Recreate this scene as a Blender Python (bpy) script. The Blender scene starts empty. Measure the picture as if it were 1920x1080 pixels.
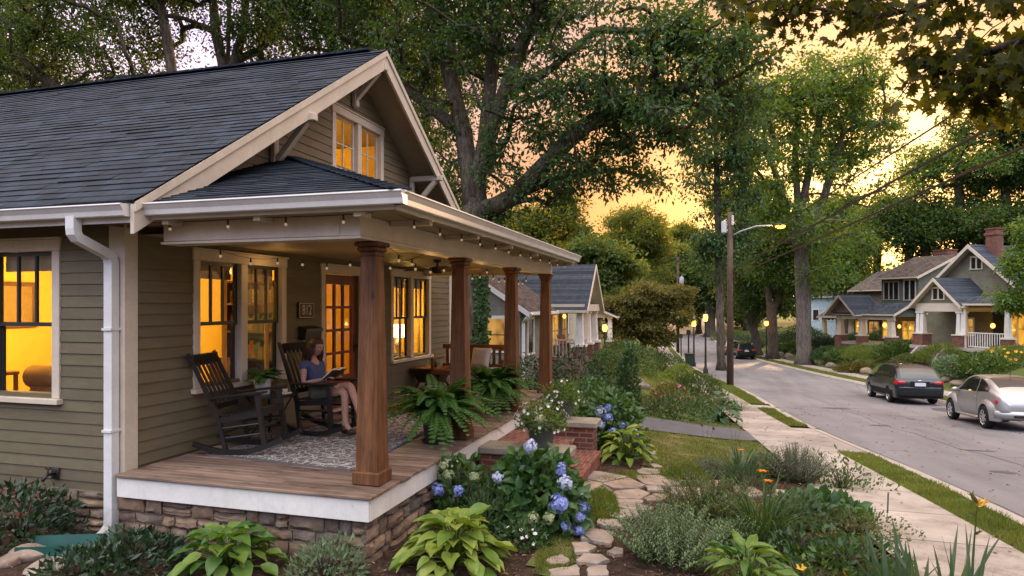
import bpy, bmesh, math, random
import numpy as np
from mathutils import Vector, Matrix, Euler
R = math.radians
random.seed(7); RNG = np.random.default_rng(7)
SC = bpy.context.scene
COL = SC.collection
PI = math.pi
# ------------------------------------------------------------------ survey of the place
FOC = 1256.0; YAW = R(16.55); EYE = 2.25
CS, SN = math.cos(YAW), math.sin(YAW)
def ray(px, py):
    u = (px-960)/FOC; v = (572-py)/FOC
    return (-SN+u*CS, CS+u*SN, v)
def at(px, py, d):                      # the place seen in direction px,py and d metres away
    r = ray(px, py); return Vector((r[0]*d, r[1]*d, EYE+r[2]*d))
def interp(T, y):
    if y <= T[0][0]: return T[0][1]
    for (a, b), (c, d) in zip(T, T[1:]):
        if y <= c: return b+(d-b)*(y-a)/(c-a)
    return T[-1][1]
def smooth_table(T):
    xs = np.arange(T[0][0], T[-1][0]+.01, .5)
    ys = np.interp(xs, [t[0] for t in T], [t[1] for t in T])
    def blur(ys):
        k = 8; out = ys.copy()
        for i in range(len(ys)):
            w = min(k, i, len(ys)-1-i); out[i] = ys[i-w:i+w+1].mean()
        return out
    ys = blur(ys)
    return lambda y: float(np.interp(y, xs, ys))
zr = smooth_table([(-12,.2),(0,-.05),(5,-.22),(9.7,-.45),(15,-.85),(20,-1.25),(27,-1.65),(35,-2.05),(48,-2.5),(67,-3.1),(85,-3.4),(105,-3.35),(130,-2.7),(160,-1.9),(200,-.3),(320,5)])
zy = smooth_table([(-12,.1),(5,0),(8,-.03),(10,-.1),(14,-.4),(20,-.55),(28,-.65),(38,-1.4),(50,-2.1),(70,-2.7),(90,-3),(130,-2.3),(200,0),(320,6)])
fSR = smooth_table([(-12,4.2),(5,3.3),(8.1,3.05),(10.35,2.74),(12.4,2.61),(15.6,2.44),(20.5,2.0),(29.5,1.23),(39.4,0),(47.3,-1.2),(53,-1.9),(72,-3.7),(88,-5.3),(105,-6.6),(125,-8),(160,-8),(200,-5),(320,-3)])
fAL = smooth_table([(-12,5.0),(5,4.2),(10.1,3.85),(12.8,3.68),(16,3.4),(20.7,2.85),(33,2.05),(39.2,1.27),(43.3,.35),(53.4,-1.03),(72.7,-2.76),(87.8,-4.3),(105,-5.6),(125,-7),(160,-7),(200,-4),(320,-2)])
fAR = smooth_table([(-12,10.4),(10,10.1),(23,9.85),(32.2,9.35),(43.3,8.19),(47.85,7.3),(58,5.96),(66,4.9),(72,3.95),(88,2.3),(105,.6),(125,-.7),(160,-.8),(200,1),(320,3)])
fSL = lambda y: fSR(y)-1.35
fVR = lambda y: fAL(y)-.42
def XH(y): return min(-2.6, fSL(y)-3)
def sstep(t): t = max(0, min(1, t)); return t*t*(3-2*t)
def ter(x, y):
    sl = fSL(y)
    if x <= sl:
        h = XH(y); t = (x-h)/(sl-h)
        return zy(y)+(zr(y)+.11-zy(y))*sstep(t)
    if x <= fAR(y)+.3: return zr(y)
    e = x-fAR(y)
    b = zr(y)+.1
    bank = 1.25*min(1, max(0, (y-8)/12))*min(1, max(.3, 1-(y-75)/60))
    return b+bank*sstep((e-2.6)/3.6)+max(0, e-6)*.02
def gpt(px, py, dz=0):                  # where the line of sight meets the terrain
    r = ray(px, py); d = 2.0
    while d < 330:
        if EYE+r[2]*d < ter(r[0]*d, r[1]*d)+dz: break
        d += .015 if d < 25 else .05
    return Vector((r[0]*d, r[1]*d, ter(r[0]*d, r[1]*d)+dz))
# ------------------------------------------------------------------ object helpers
def tag(o, label=None, cat=None, group=None, kind=None):
    if label: o['label'] = label
    if cat: o['category'] = cat
    if group: o['group'] = group
    if kind: o['kind'] = kind
    return o
def thing(name, label, cat, loc=(0,0,0), rz=0, group=None):
    o = bpy.data.objects.new(name, None); COL.objects.link(o)
    o.location = loc; o.rotation_euler = (0,0,rz); o.empty_display_size = .1
    return tag(o, label, cat, group)
def link(name, me, parent=None):
    o = bpy.data.objects.new(name, me); COL.objects.link(o)
    if parent: o.parent = parent
    return o
def copy_tree(o, parent=None):
    c = o.copy(); COL.objects.link(c)
    if parent: c.parent = parent
    for ch in list(o.children): copy_tree(ch, c)
    return c
class MB:
    def __init__(s): s.v = []; s.f = []; s.m = []
    def add(s, vs, fs, mi=0):
        b = len(s.v); s.v += [tuple(v) for v in vs]
        for f in fs: s.f.append([b+i for i in f]); s.m.append(mi)
        return s
    def quad(s, a, b, c, d, mi=0): return s.add([a,b,c,d], [(0,1,2,3)], mi)
    def box(s, a, b, mi=0):
        x0,y0,z0 = [min(p,q) for p,q in zip(a,b)]; x1,y1,z1 = [max(p,q) for p,q in zip(a,b)]
        return s.add([(x0,y0,z0),(x1,y0,z0),(x1,y1,z0),(x0,y1,z0),(x0,y0,z1),(x1,y0,z1),(x1,y1,z1),(x0,y1,z1)],
            [(0,3,2,1),(4,5,6,7),(0,1,5,4),(1,2,6,5),(2,3,7,6),(3,0,4,7)], mi)
    def bbox(s, a, b, bv=.01, mi=0):    # a box with chamfered edges
        lo = [min(p,q) for p,q in zip(a,b)]; hi = [max(p,q) for p,q in zip(a,b)]
        bm = bmesh.new(); bmesh.ops.create_cube(bm, size=1)
        for v in bm.verts: v.co = Vector([(lo[i]+hi[i])/2+v.co[i]*(hi[i]-lo[i]) for i in range(3)])
        bmesh.ops.bevel(bm, geom=list(bm.edges), offset=min(bv, .45*min(hi[i]-lo[i] for i in range(3))), segments=1, affect='EDGES')
        return s.bm(bm, mi)
    def bm(s, bm, mi=0):
        bm.verts.index_update()
        s.add([v.co[:] for v in bm.verts], [[v.index for v in f.verts] for f in bm.faces], mi); bm.free(); return s
    def bar(s, p, q, w, h, up=(0,0,1), mi=0, w2=None, h2=None):
        p = Vector(p); q = Vector(q); d = (q-p).normalized(); u = Vector(up)
        x = d.cross(u)
        if x.length < 1e-4: x = d.cross(Vector((0,1,0)))
        x.normalize(); u = x.cross(d)
        w2 = w if w2 is None else w2; h2 = h if h2 is None else h2
        vs = [p+x*a*w/2+u*b*h/2 for a,b in ((-1,-1),(1,-1),(1,1),(-1,1))]+[q+x*a*w2/2+u*b*h2/2 for a,b in ((-1,-1),(1,-1),(1,1),(-1,1))]
        return s.add(vs, [(0,1,2,3),(7,6,5,4),(0,4,5,1),(1,5,6,2),(2,6,7,3),(3,7,4,0)], mi)
    def path(s, pts, w, h, up=(0,0,1), mi=0):      # a flat bar swept along points
        pts = [Vector(p) for p in pts]; n = len(pts); vs = []
        for i, p in enumerate(pts):
            d = (pts[min(i+1,n-1)]-pts[max(i-1,0)]).normalized(); x = d.cross(Vector(up)).normalized(); u = x.cross(d)
            vs += [p+x*a*w/2+u*b*h/2 for a,b in ((-1,-1),(1,-1),(1,1),(-1,1))]
        fs = [(0,1,2,3), tuple(4*(n-1)+k for k in (3,2,1,0))]
        for i in range(n-1):
            for k in range(4): fs.append((4*i+k, 4*(i+1)+k, 4*(i+1)+(k+1)%4, 4*i+(k+1)%4))
        return s.add(vs, fs, mi)
    def tube(s, pts, r, n=8, mi=0):
        pts = [Vector(p) for p in pts]; k = len(pts)
        rs = r if isinstance(r, (list,tuple)) else [r]*k
        vs = []; x = None
        for i, p in enumerate(pts):
            d = (pts[min(i+1,k-1)]-pts[max(i-1,0)])
            d = d.normalized() if d.length > 1e-9 else Vector((0,0,1))
            if x is None:
                x = d.orthogonal().normalized()
            else:
                x = x-d*x.dot(d); x = x.normalized() if x.length > 1e-6 else d.orthogonal().normalized()
            y = d.cross(x)
            for j in range(n):
                a = 2*PI*j/n; vs.append(p+(x*math.cos(a)+y*math.sin(a))*rs[i])
        fs = []
        for i in range(k-1):
            for j in range(n): fs.append((i*n+j, i*n+(j+1)%n, (i+1)*n+(j+1)%n, (i+1)*n+j))
        fs.append(tuple(range(n-1,-1,-1))); fs.append(tuple((k-1)*n+j for j in range(n)))
        return s.add(vs, fs, mi)
    def lathe(s, prof, c=(0,0,0), n=20, mi=0, cap=True):     # prof: (r, z)
        vs = []; fs = []
        for r_, z in prof:
            for j in range(n):
                a = 2*PI*j/n; vs.append((c[0]+r_*math.cos(a), c[1]+r_*math.sin(a), c[2]+z))
        for i in range(len(prof)-1):
            for j in range(n): fs.append((i*n+j, i*n+(j+1)%n, (i+1)*n+(j+1)%n, (i+1)*n+j))
        if cap: fs.append(tuple(range(n-1,-1,-1))); fs.append(tuple((len(prof)-1)*n+j for j in range(n)))
        return s.add(vs, fs, mi)
    def ball(s, c, r, n=12, m=8, mi=0, f=None):
        r = r if isinstance(r, (tuple,list)) else (r,r,r); vs = []; fs = []
        for i in range(m+1):
            t = PI*i/m
            for j in range(n):
                a = 2*PI*j/n; p = Vector((math.sin(t)*math.cos(a), math.sin(t)*math.sin(a), math.cos(t)))
                if f: p = f(p)
                vs.append((c[0]+p.x*r[0], c[1]+p.y*r[1], c[2]+p.z*r[2]))
        for i in range(m):
            for j in range(n): fs.append((i*n+j, (i+1)*n+j, (i+1)*n+(j+1)%n, i*n+(j+1)%n))
        return s.add(vs, fs, mi)
    def prism(s, poly, axis, a, b, mi=0):          # poly in the two other axes, extruded along axis from a to b
        n = len(poly)
        def P(u, v, w): return {'x':(w,u,v),'y':(u,w,v),'z':(u,v,w)}[axis]
        vs = [P(u,v,a) for u,v in poly]+[P(u,v,b) for u,v in poly]
        fs = [tuple(range(n)), tuple(range(2*n-1,n-1,-1))]+[(i,(i+1)%n,n+(i+1)%n,n+i) for i in range(n)]
        return s.add(vs, fs, mi)
    def build(s, name, mats, parent=None, smooth=False, loc=None):
        me = bpy.data.meshes.new(name); me.from_pydata(s.v, [], s.f)
        mats = mats if isinstance(mats, (list,tuple)) else [mats]
        for m in mats: me.materials.append(m)
        if len(mats) > 1: me.polygons.foreach_set('material_index', s.m)
        bm = bmesh.new(); bm.from_mesh(me); bmesh.ops.recalc_face_normals(bm, faces=bm.faces); bm.to_mesh(me); bm.free()
        if smooth: me.polygons.foreach_set('use_smooth', [True]*len(me.polygons))
        if smooth == 'auto': me.set_sharp_from_angle(angle=R(35))
        me.update()
        o = link(name, me, parent)
        if loc: o.location = loc
        return o
def np_mesh(name, V, F, mat, mi=None):
    V = np.asarray(V, np.float32); F = np.asarray(F, np.int32)
    me = bpy.data.meshes.new(name); k = F.shape[1]
    me.vertices.add(len(V)); me.vertices.foreach_set('co', V.ravel())
    me.loops.add(F.size); me.loops.foreach_set('vertex_index', F.ravel())
    me.polygons.add(len(F)); me.polygons.foreach_set('loop_start', np.arange(0, F.size, k, dtype=np.int32))
    for m in (mat if isinstance(mat, (list,tuple)) else [mat]): me.materials.append(m)
    if mi is not None: me.polygons.foreach_set('material_index', np.asarray(mi, np.int32))
    me.update(calc_edges=True); me.validate()
    return me
def unit(a): return a/np.maximum(np.linalg.norm(a, axis=-1, keepdims=True), 1e-9)
# leaf shapes: points in (along, across, up) and faces of four corners
DIA = (np.array([(0,0,0),(.45,.5,0),(1,0,0),(.45,-.5,0)],float), np.array([(0,1,2,3)]))
FOLD = (np.array([(0,0,0),(.42,.5,.12),(1,0,-.08),(.42,-.5,.12),(.5,0,-.01)],float), np.array([(0,4,2,1),(0,3,2,4)]))
def broad(n=6, cup=.25, droop=.35, wave=.0):
    P = []; F = []
    for i in range(n+1):
        t = i/n; w = .5*math.sin(PI*min(1, t**.75))**.8 if 0 < t < 1 else .02
        for j, a in enumerate((-1,-.5,0,.5,1)):
            P.append((t-.12*droop*t*t, a*w, cup*abs(a)**1.4*w*2*.5-droop*t*t+wave*math.sin(t*9+j*2)*.04+(.0 if a else -.015)))
    for i in range(n):
        for j in range(4): F.append((i*5+j, i*5+j+1, (i+1)*5+j+1, (i+1)*5+j))
    return np.array(P), np.array(F)
BLADE = (np.array([(0,-.5,0),(0,.5,0),(.35,.45,.0),(.35,-.45,.0),(.7,.3,-.1),(.7,-.3,-.1),(1,.02,-.3),(1,-.02,-.3)],float), np.array([(0,1,2,3),(3,2,4,5),(5,4,6,7)]))
MAPLE_P = [(0,0),(.10,-.16),(.02,-.40),(.24,-.30),(.40,-.56),(.44,-.22),(.66,-.30),(.66,-.12),(1,0),(.66,.12),(.66,.30),(.44,.22),(.40,.56),(.24,.30),(.02,.40),(.10,.16)]
def leaves(C, D, N, L, W, tpl):
    """one leaf of shape tpl at every point C, pointing along D, facing N"""
    P, F = tpl
    C = np.asarray(C, float); n = len(C)
    D = unit(np.asarray(D, float)); S = unit(np.cross(np.asarray(N, float), D)); U = np.cross(D, S)
    L = np.broadcast_to(np.asarray(L, float), (n,)); W = np.broadcast_to(np.asarray(W, float), (n,))
    V = C[:,None,:]+P[None,:,0:1]*(L[:,None,None]*D[:,None,:])+P[None,:,1:2]*(W[:,None,None]*S[:,None,:])+P[None,:,2:3]*(L[:,None,None]*U[:,None,:])
    FF = F[None,:,:]+(np.arange(n)*len(P))[:,None,None]
    return V.reshape(-1,3), FF.reshape(-1, F.shape[1])
def rnd_dirs(n): return unit(RNG.normal(size=(n,3)))
def join_np(parts):
    V = []; F = []; M = []; b = 0
    for i, (v, f, *m) in enumerate(parts):
        if len(v) == 0: continue
        V.append(v); F.append(f+b); b += len(v); M.append(np.full(len(f), m[0] if m else 0))
    return np.concatenate(V), np.concatenate(F), np.concatenate(M)
# ------------------------------------------------------------------ materials
def newmat(name):
    m = bpy.data.materials.new(name); m.use_nodes = True; nt = m.node_tree; nt.nodes.clear()
    out = nt.nodes.new('ShaderNodeOutputMaterial'); return m, nt, out
def N(nt, t, **kw):
    n = nt.nodes.new(t)
    for k, v in kw.items():
        if k.startswith('i_'): n.inputs[k[2:].replace('_',' ')].default_value = v
        else: setattr(n, k, v)
    return n
def rgba(c): return (*c, 1)
def L_(nt, a, b): nt.links.new(a, b)
def coords(nt, scale=(1,1,1), world=False):
    if world:
        g = N(nt, 'ShaderNodeNewGeometry').outputs['Position']
    else:
        g = N(nt, 'ShaderNodeTexCoord').outputs['Object']
    mp = N(nt, 'ShaderNodeMapping'); mp.inputs['Scale'].default_value = scale
    L_(nt, g, mp.inputs['Vector']); return mp.outputs['Vector']
def mixc(nt, fac, a, b, mode='MIX'):
    n = N(nt, 'ShaderNodeMix', data_type='RGBA', blend_type=mode)
    for s, v in ((0,fac),(6,a),(7,b)):
        if isinstance(v, (int,float)): n.inputs[s].default_value = v
        elif isinstance(v, tuple): n.inputs[s].default_value = rgba(v) if len(v) == 3 else v
        else: L_(nt, v, n.inputs[s])
    return n.outputs[2]
def ramp(nt, fac, stops):
    n = N(nt, 'ShaderNodeValToRGB'); e = n.color_ramp.elements
    while len(e) < len(stops): e.new(.5)
    for k, (p, c) in enumerate(stops): e[k].position = p; e[k].color = rgba(c)
    L_(nt, fac, n.inputs[0]); return n.outputs[0]
def noise(nt, vec, scale, detail=4, rough=.6, out='Fac'):
    n = N(nt, 'ShaderNodeTexNoise'); n.inputs['Scale'].default_value = scale; n.inputs['Detail'].default_value = detail; n.inputs['Roughness'].default_value = rough
    L_(nt, vec, n.inputs['Vector']); return n.outputs[out]
def math_(nt, op, a, b=0):
    n = N(nt, 'ShaderNodeMath', operation=op)
    for i, v in enumerate((a,b)):
        if isinstance(v, (int,float)): n.inputs[i].default_value = v
        else: L_(nt, v, n.inputs[i])
    return n.outputs[0]
def bump(nt, h, strength=.3, dist=.01):
    b = N(nt, 'ShaderNodeBump'); b.inputs['Strength'].default_value = strength; b.inputs['Distance'].default_value = dist
    L_(nt, h, b.inputs['Height']); return b.outputs[0]
def island(nt): return N(nt, 'ShaderNodeNewGeometry').outputs['Random Per Island']
def principled(nt, out, col, rough=.6, spec=.3, metal=0, normal=None):
    p = N(nt, 'ShaderNodeBsdfPrincipled')
    for k, v in (('Base Color',col),('Roughness',rough),('Metallic',metal),('Specular IOR Level',spec)):
        if isinstance(v, tuple): p.inputs[k].default_value = rgba(v)
        elif isinstance(v, (int,float)): p.inputs[k].default_value = v
        else: L_(nt, v, p.inputs[k])
    if normal is not None: L_(nt, normal, p.inputs['Normal'])
    L_(nt, p.outputs[0], out.inputs[0]); return p
def plain(name, c, rough=.6, spec=.3, metal=0, var=.15, nscale=6, bmp=.0, isl=0, stretch=(1,1,1), bscale=None, wear=0, grime=None):
    """painted or bare surface with mottling, grain and optional per-piece tone"""
    m, nt, out = newmat(name); v = coords(nt, stretch)
    n1 = noise(nt, v, nscale); n2 = noise(nt, v, nscale*7, 3)
    f = math_(nt, 'ADD', math_(nt, 'MULTIPLY', n1, .65), math_(nt, 'MULTIPLY', n2, .35))
    lo = tuple(x*(1-var*1.4) for x in c); hi = tuple(min(1, x*(1+var*1.2)) for x in c)
    col = ramp(nt, f, [(.3,lo),(.7,hi)])
    if isl:
        k = math_(nt, 'ADD', math_(nt, 'MULTIPLY', island(nt), isl*2), 1-isl)
        h = N(nt, 'ShaderNodeHueSaturation'); L_(nt, col, h.inputs['Color']); L_(nt, k, h.inputs['Value']); col = h.outputs[0]
    if wear:                                     # chips, knocks and runs in the paint
        ch = ramp(nt, noise(nt, coords(nt, (1,1,.55)), 26, 5, .75), [(.62,(0,0,0)),(.70,(1,1,1))]); col = mixc(nt, math_(nt, 'MULTIPLY', ch, wear), col, tuple(x*.35 for x in c))
        ru = ramp(nt, noise(nt, coords(nt, (14,14,.8)), 1, 3, .6), [(.52,(0,0,0)),(.75,(1,1,1))]); col = mixc(nt, math_(nt, 'MULTIPLY', ru, wear*.55), col, tuple(x*y for x, y in zip(c,(.55,.5,.42))))
    if grime:                                    # mud splashed up from the bed, between two heights
        sz = N(nt, 'ShaderNodeSeparateXYZ'); L_(nt, coords(nt), sz.inputs[0]); g = math_(nt, 'ADD', sz.outputs[2], math_(nt, 'MULTIPLY', noise(nt, coords(nt), 7, 5, .7), -.55))
        col = mixc(nt, math_(nt, 'MULTIPLY', ramp(nt, math_(nt, 'DIVIDE', math_(nt, 'SUBTRACT', g, grime[0]), grime[1]-grime[0]), [(0,(1,1,1)),(1,(0,0,0))]), .65), col, (.085,.062,.040))
    nr = bump(nt, n2 if not bscale else noise(nt, v, bscale, 4), bmp, .01) if bmp else None
    principled(nt, out, col, rough, spec, metal, nr); return m
def wood(name, c1, c2, axis='z', rough=.6, grain=1, isl=.15, spec=.25):
    m, nt, out = newmat(name)
    st = {'x':(.6,9,9),'y':(9,.6,9),'z':(9,9,.6)}[axis]
    v = coords(nt, st)
    off = N(nt, 'ShaderNodeVectorMath', operation='ADD'); cx = N(nt, 'ShaderNodeCombineXYZ')
    k = math_(nt, 'MULTIPLY', island(nt), 37); [L_(nt, k, cx.inputs[i]) for i in range(3)]
    L_(nt, v, off.inputs[0]); L_(nt, cx.outputs[0], off.inputs[1]); v = off.outputs[0]
    n1 = noise(nt, v, 1.3, 5, .65); n2 = noise(nt, v, 6*grain, 3, .7)
    f = math_(nt, 'ADD', math_(nt, 'MULTIPLY', n1, .6), math_(nt, 'MULTIPLY', n2, .4))
    col = ramp(nt, f, [(.32,c1),(.5,tuple((a+b)/2 for a,b in zip(c1,c2))),(.68,c2)])
    w = noise(nt, coords(nt, tuple(1.1 if x < 1 else 3 for x in st)), 1.5, 4, .65); col = mixc(nt, .75, col, ramp(nt, w, [(.34,(.50,.46,.42)),(.5,(1,1,1)),(.68,(1.18,1.12,1.05))]), 'MULTIPLY')   # weather stains
    kn = N(nt, 'ShaderNodeTexVoronoi', feature='F1'); kn.inputs['Scale'].default_value = 1.0; L_(nt, coords(nt, tuple(2.2 if x < 1 else 5 for x in st)), kn.inputs['Vector'])
    col = mixc(nt, ramp(nt, kn.outputs['Distance'], [(.05,(.8,.8,.8)),(.13,(0,0,0))]), col, tuple(x*.5 for x in c1))                                                                        # knots
    h = N(nt, 'ShaderNodeHueSaturation'); L_(nt, col, h.inputs['Color'])
    L_(nt, math_(nt, 'ADD', math_(nt, 'MULTIPLY', island(nt), isl*2), 1-isl), h.inputs['Value'])
    principled(nt, out, h.outputs[0], rough, spec, 0, bump(nt, n2, .25, .006)); return m
def leafmat(name, lo, hi, trans=.35, tcol=None, rough=.5, spec=.25, vein=0):
    m, nt, out = newmat(name)
    r = island(nt); v = coords(nt); n = noise(nt, v, 1.1 if not vein else 9, 2)
    f = math_(nt, 'ADD', math_(nt, 'MULTIPLY', r, .55), math_(nt, 'MULTIPLY', math_(nt, 'SUBTRACT', n, .28), 1.0))
    col = ramp(nt, f, [(.1,lo),(.85,hi)])
    p = N(nt, 'ShaderNodeBsdfPrincipled'); L_(nt, col, p.inputs['Base Color']); p.inputs['Roughness'].default_value = rough; p.inputs['Specular IOR Level'].default_value = spec
    t = N(nt, 'ShaderNodeBsdfTranslucent')
    tc = mixc(nt, 1.0, col, tcol or (1.6,1.5,.5), 'MULTIPLY'); L_(nt, tc, t.inputs[0])
    mx = N(nt, 'ShaderNodeMixShader'); mx.inputs[0].default_value = trans
    L_(nt, p.outputs[0], mx.inputs[1]); L_(nt, t.outputs[0], mx.inputs[2]); L_(nt, mx.outputs[0], out.inputs[0]); return m
def schlick(nt, k=1.0):
    lw = N(nt, 'ShaderNodeLayerWeight'); lw.inputs[0].default_value = .5
    return math_(nt, 'ADD', .04, math_(nt, 'MULTIPLY', math_(nt, 'POWER', lw.outputs['Facing'], 5), .9*k))
def emit(name, c, s):
    m, nt, out = newmat(name); e = N(nt, 'ShaderNodeEmission'); e.inputs[0].default_value = rgba(c); e.inputs[1].default_value = s
    L_(nt, e.outputs[0], out.inputs[0]); return m
def lit_pane(name, c, s, scale=2.0):
    """a window with a lit room behind: curtains and furniture read as broad tone changes"""
    m, nt, out = newmat(name); v = coords(nt, (1,1,.6), True); n = noise(nt, v, scale, 2)
    col = ramp(nt, n, [(.35,tuple(x*.25 for x in c)),(.5,c),(.7,tuple(min(1.2,x*1.5) for x in c))])
    e = N(nt, 'ShaderNodeEmission'); e.inputs[1].default_value = s; L_(nt, col, e.inputs[0])
    g = N(nt, 'ShaderNodeBsdfGlossy'); g.inputs['Roughness'].default_value = .05
    mx = N(nt, 'ShaderNodeMixShader'); L_(nt, schlick(nt), mx.inputs[0])
    L_(nt, e.outputs[0], mx.inputs[1]); L_(nt, g.outputs[0], mx.inputs[2]); L_(nt, mx.outputs[0], out.inputs[0]); return m
def glassmat(name, tint=(1,1,1), k=1.0):
    m, nt, out = newmat(name)
    t = N(nt, 'ShaderNodeBsdfTransparent'); t.inputs[0].default_value = rgba(tint)
    g = N(nt, 'ShaderNodeBsdfGlossy'); g.inputs['Roughness'].default_value = .02; g.inputs[0].default_value = (.9*k,.9*k,.9*k,1)
    mx = N(nt, 'ShaderNodeMixShader'); L_(nt, schlick(nt, .6), mx.inputs[0]); L_(nt, t.outputs[0], mx.inputs[1]); L_(nt, g.outputs[0], mx.inputs[2])
    L_(nt, mx.outputs[0], out.inputs[0]); return m
def brickmat(name, c1, c2, mortar, bw=.21, bh=.075, swap='wall', mort=.008, rough=.8, bmp=.5, world=False):
    m, nt, out = newmat(name); g = coords(nt, (1,1,1), world); s = N(nt, 'ShaderNodeSeparateXYZ'); L_(nt, g, s.inputs[0])
    c = N(nt, 'ShaderNodeCombineXYZ')
    if swap == 'wall':
        L_(nt, math_(nt, 'ADD', s.outputs[0], s.outputs[1]), c.inputs[0]); L_(nt, s.outputs[2], c.inputs[1])
    elif swap == 'roofx':
        L_(nt, s.outputs[0], c.inputs[0]); L_(nt, math_(nt, 'MULTIPLY', s.outputs[1], 1.19), c.inputs[1])
    elif swap == 'roofy':
        L_(nt, s.outputs[1], c.inputs[0]); L_(nt, math_(nt, 'MULTIPLY', s.outputs[0], 1.19), c.inputs[1])
    elif swap == 'roofxz':
        L_(nt, s.outputs[0], c.inputs[0]); L_(nt, math_(nt, 'MULTIPLY', s.outputs[2], 1.85), c.inputs[1])
    else:
        L_(nt, s.outputs[0], c.inputs[0]); L_(nt, s.outputs[1], c.inputs[1])
    b = N(nt, 'ShaderNodeTexBrick'); L_(nt, c.outputs[0], b.inputs['Vector'])
    b.inputs['Scale'].default_value = 1; b.inputs['Brick Width'].default_value = bw; b.inputs['Row Height'].default_value = bh; b.inputs['Mortar Size'].default_value = mort
    b.inputs['Mortar Smooth'].default_value = .3; b.inputs['Bias'].default_value = 0
    b.inputs['Color1'].default_value = rgba(c1); b.inputs['Color2'].default_value = rgba(c2); b.inputs['Mortar'].default_value = rgba(mortar)
    n = noise(nt, g, 5, 4); col = mixc(nt, .6, b.outputs[0], ramp(nt, n, [(.3,(.55,.55,.55)),(.7,(1.25,1.25,1.25))]), 'MULTIPLY')
    n2 = noise(nt, g, 60, 3)
    h = math_(nt, 'SUBTRACT', math_(nt, 'MULTIPLY', n2, .3), b.outputs['Fac'])
    principled(nt, out, col, rough, .2, 0, bump(nt, h, bmp, .01)); return m
def sidingmat(name, c, ex=.13):
    m, nt, out = newmat(name); g = coords(nt); s = N(nt, 'ShaderNodeSeparateXYZ'); L_(nt, g, s.inputs[0])
    fr = math_(nt, 'FRACT', math_(nt, 'DIVIDE', s.outputs[2], ex)); h = math_(nt, 'SUBTRACT', 1, fr)
    n = noise(nt, g, 3, 4); col = ramp(nt, n, [(.3,tuple(x*.8 for x in c)),(.7,tuple(x*1.15 for x in c))])
    principled(nt, out, col, .7, .2, 0, bump(nt, h, 1, .03)); return m
M = {}
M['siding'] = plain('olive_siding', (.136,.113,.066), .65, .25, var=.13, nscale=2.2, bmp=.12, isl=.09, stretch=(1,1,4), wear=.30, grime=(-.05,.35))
M['gable_siding'] = plain('gable_siding', (.180,.143,.086), .65, .25, var=.12, nscale=2.2, bmp=.12, isl=.08, stretch=(1,1,4), wear=.30)  # lighter than the wall siding: light on the gable put into the colour
M['trim'] = plain('cream_trim', (.56,.485,.375), .55, .3, var=.10, nscale=3, bmp=.06, wear=.30)
M['white'] = plain('white_paint', (.68,.655,.59), .55, .3, var=.10, nscale=3, bmp=.08, wear=.34)
M['soffit'] = plain('tan_soffit', (.36,.28,.17), .6, .25, var=.1, nscale=3)
M['gutter'] = plain('gutter_enamel', (.58,.56,.51), .4, .45, var=.08, nscale=4, wear=.22)
M['downspout'] = plain('downspout_enamel', (.64,.64,.61), .4, .45, var=.08, nscale=5, wear=.25, grime=(-.35,.05))
def shingle(name, c, swap):
    return brickmat(name, tuple(x*1.45 for x in c), tuple(x*.6 for x in c), tuple(x*.3 for x in c), .27, .14, swap, .006, .9, .5)
M['shingle_x'] = shingle('slate_shingle', (.019,.027,.039), 'roofx')
M['shingle_y'] = shingle('slate_shingle_street_slope', (.019,.027,.039), 'roofy')
M['shingle_far'] = shingle('grey_shingle', (.045,.055,.070), 'roofxz')
M['shingle_brown'] = shingle('brown_shingle', (.085,.068,.060), 'roofxz')
M['sash'] = plain('dark_sash', (.030,.031,.026), .4, .4, var=.1)
M['glass'] = glassmat('window_glass')
M['column'] = wood('column_wood', (.048,.022,.010), (.215,.092,.036), 'z', .6, 1, .1)
M['door'] = wood('door_wood', (.11,.025,.010), (.20,.052,.020), 'z', .4, 1, .08, .4)
M['deck'] = wood('deck_boards', (.115,.068,.046), (.30,.215,.160), 'x', .6, 1, .30)
M['bench'] = wood('bench_wood', (.11,.038,.018), (.22,.085,.04), 'x', .5, 1, .12)
M['black'] = plain('black_paint', (.016,.014,.013), .38, .5, var=.2, nscale=8)
M['iron'] = plain('dark_iron', (.020,.018,.017), .45, .5, .3, var=.2)
M['brick'] = brickmat('red_brick', (.20,.062,.040), (.12,.038,.028), (.22,.17,.13), .21, .075, 'wall', .010)
M['brick_tread'] = brickmat('brick_paving', (.23,.085,.06), (.15,.052,.038), (.24,.18,.14), .105, .21, 'flat', .008)
M['cap'] = plain('stone_cap', (.27,.235,.175), .8, .2, var=.25, nscale=4, bmp=.4)
M['mortar'] = plain('mortar', (.22,.18,.13), .9, .1, var=.2, nscale=8, bmp=.4)
def stonemat(name, cols, bmp=.8, ns=6):
    m, nt, out = newmat(name); v = coords(nt); r = island(nt)
    base = ramp(nt, r, [(i/(len(cols)-1), c) for i, c in enumerate(cols)])
    n = noise(nt, v, ns, 5, .65); n2 = noise(nt, v, 30, 4)
    col = mixc(nt, .8, base, ramp(nt, n, [(.3,(.45,.45,.45)),(.7,(1.4,1.35,1.3))]), 'MULTIPLY')
    principled(nt, out, col, .85, .2, 0, bump(nt, math_(nt, 'ADD', n, math_(nt, 'MULTIPLY', n2, .4)), bmp, .03)); return m
M['stone'] = stonemat('field_stone', [(.15,.10,.068),(.24,.165,.105),(.10,.085,.070),(.29,.20,.13),(.17,.13,.10),(.125,.115,.105),(.22,.14,.088)])
M['flag'] = stonemat('flagstone', [(.27,.22,.175),(.33,.265,.205),(.25,.215,.185),(.31,.235,.175)], .35, 4)
M['rock'] = stonemat('garden_rock', [(.24,.15,.10),(.20,.165,.13),(.30,.22,.16),(.15,.13,.11)])
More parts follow.
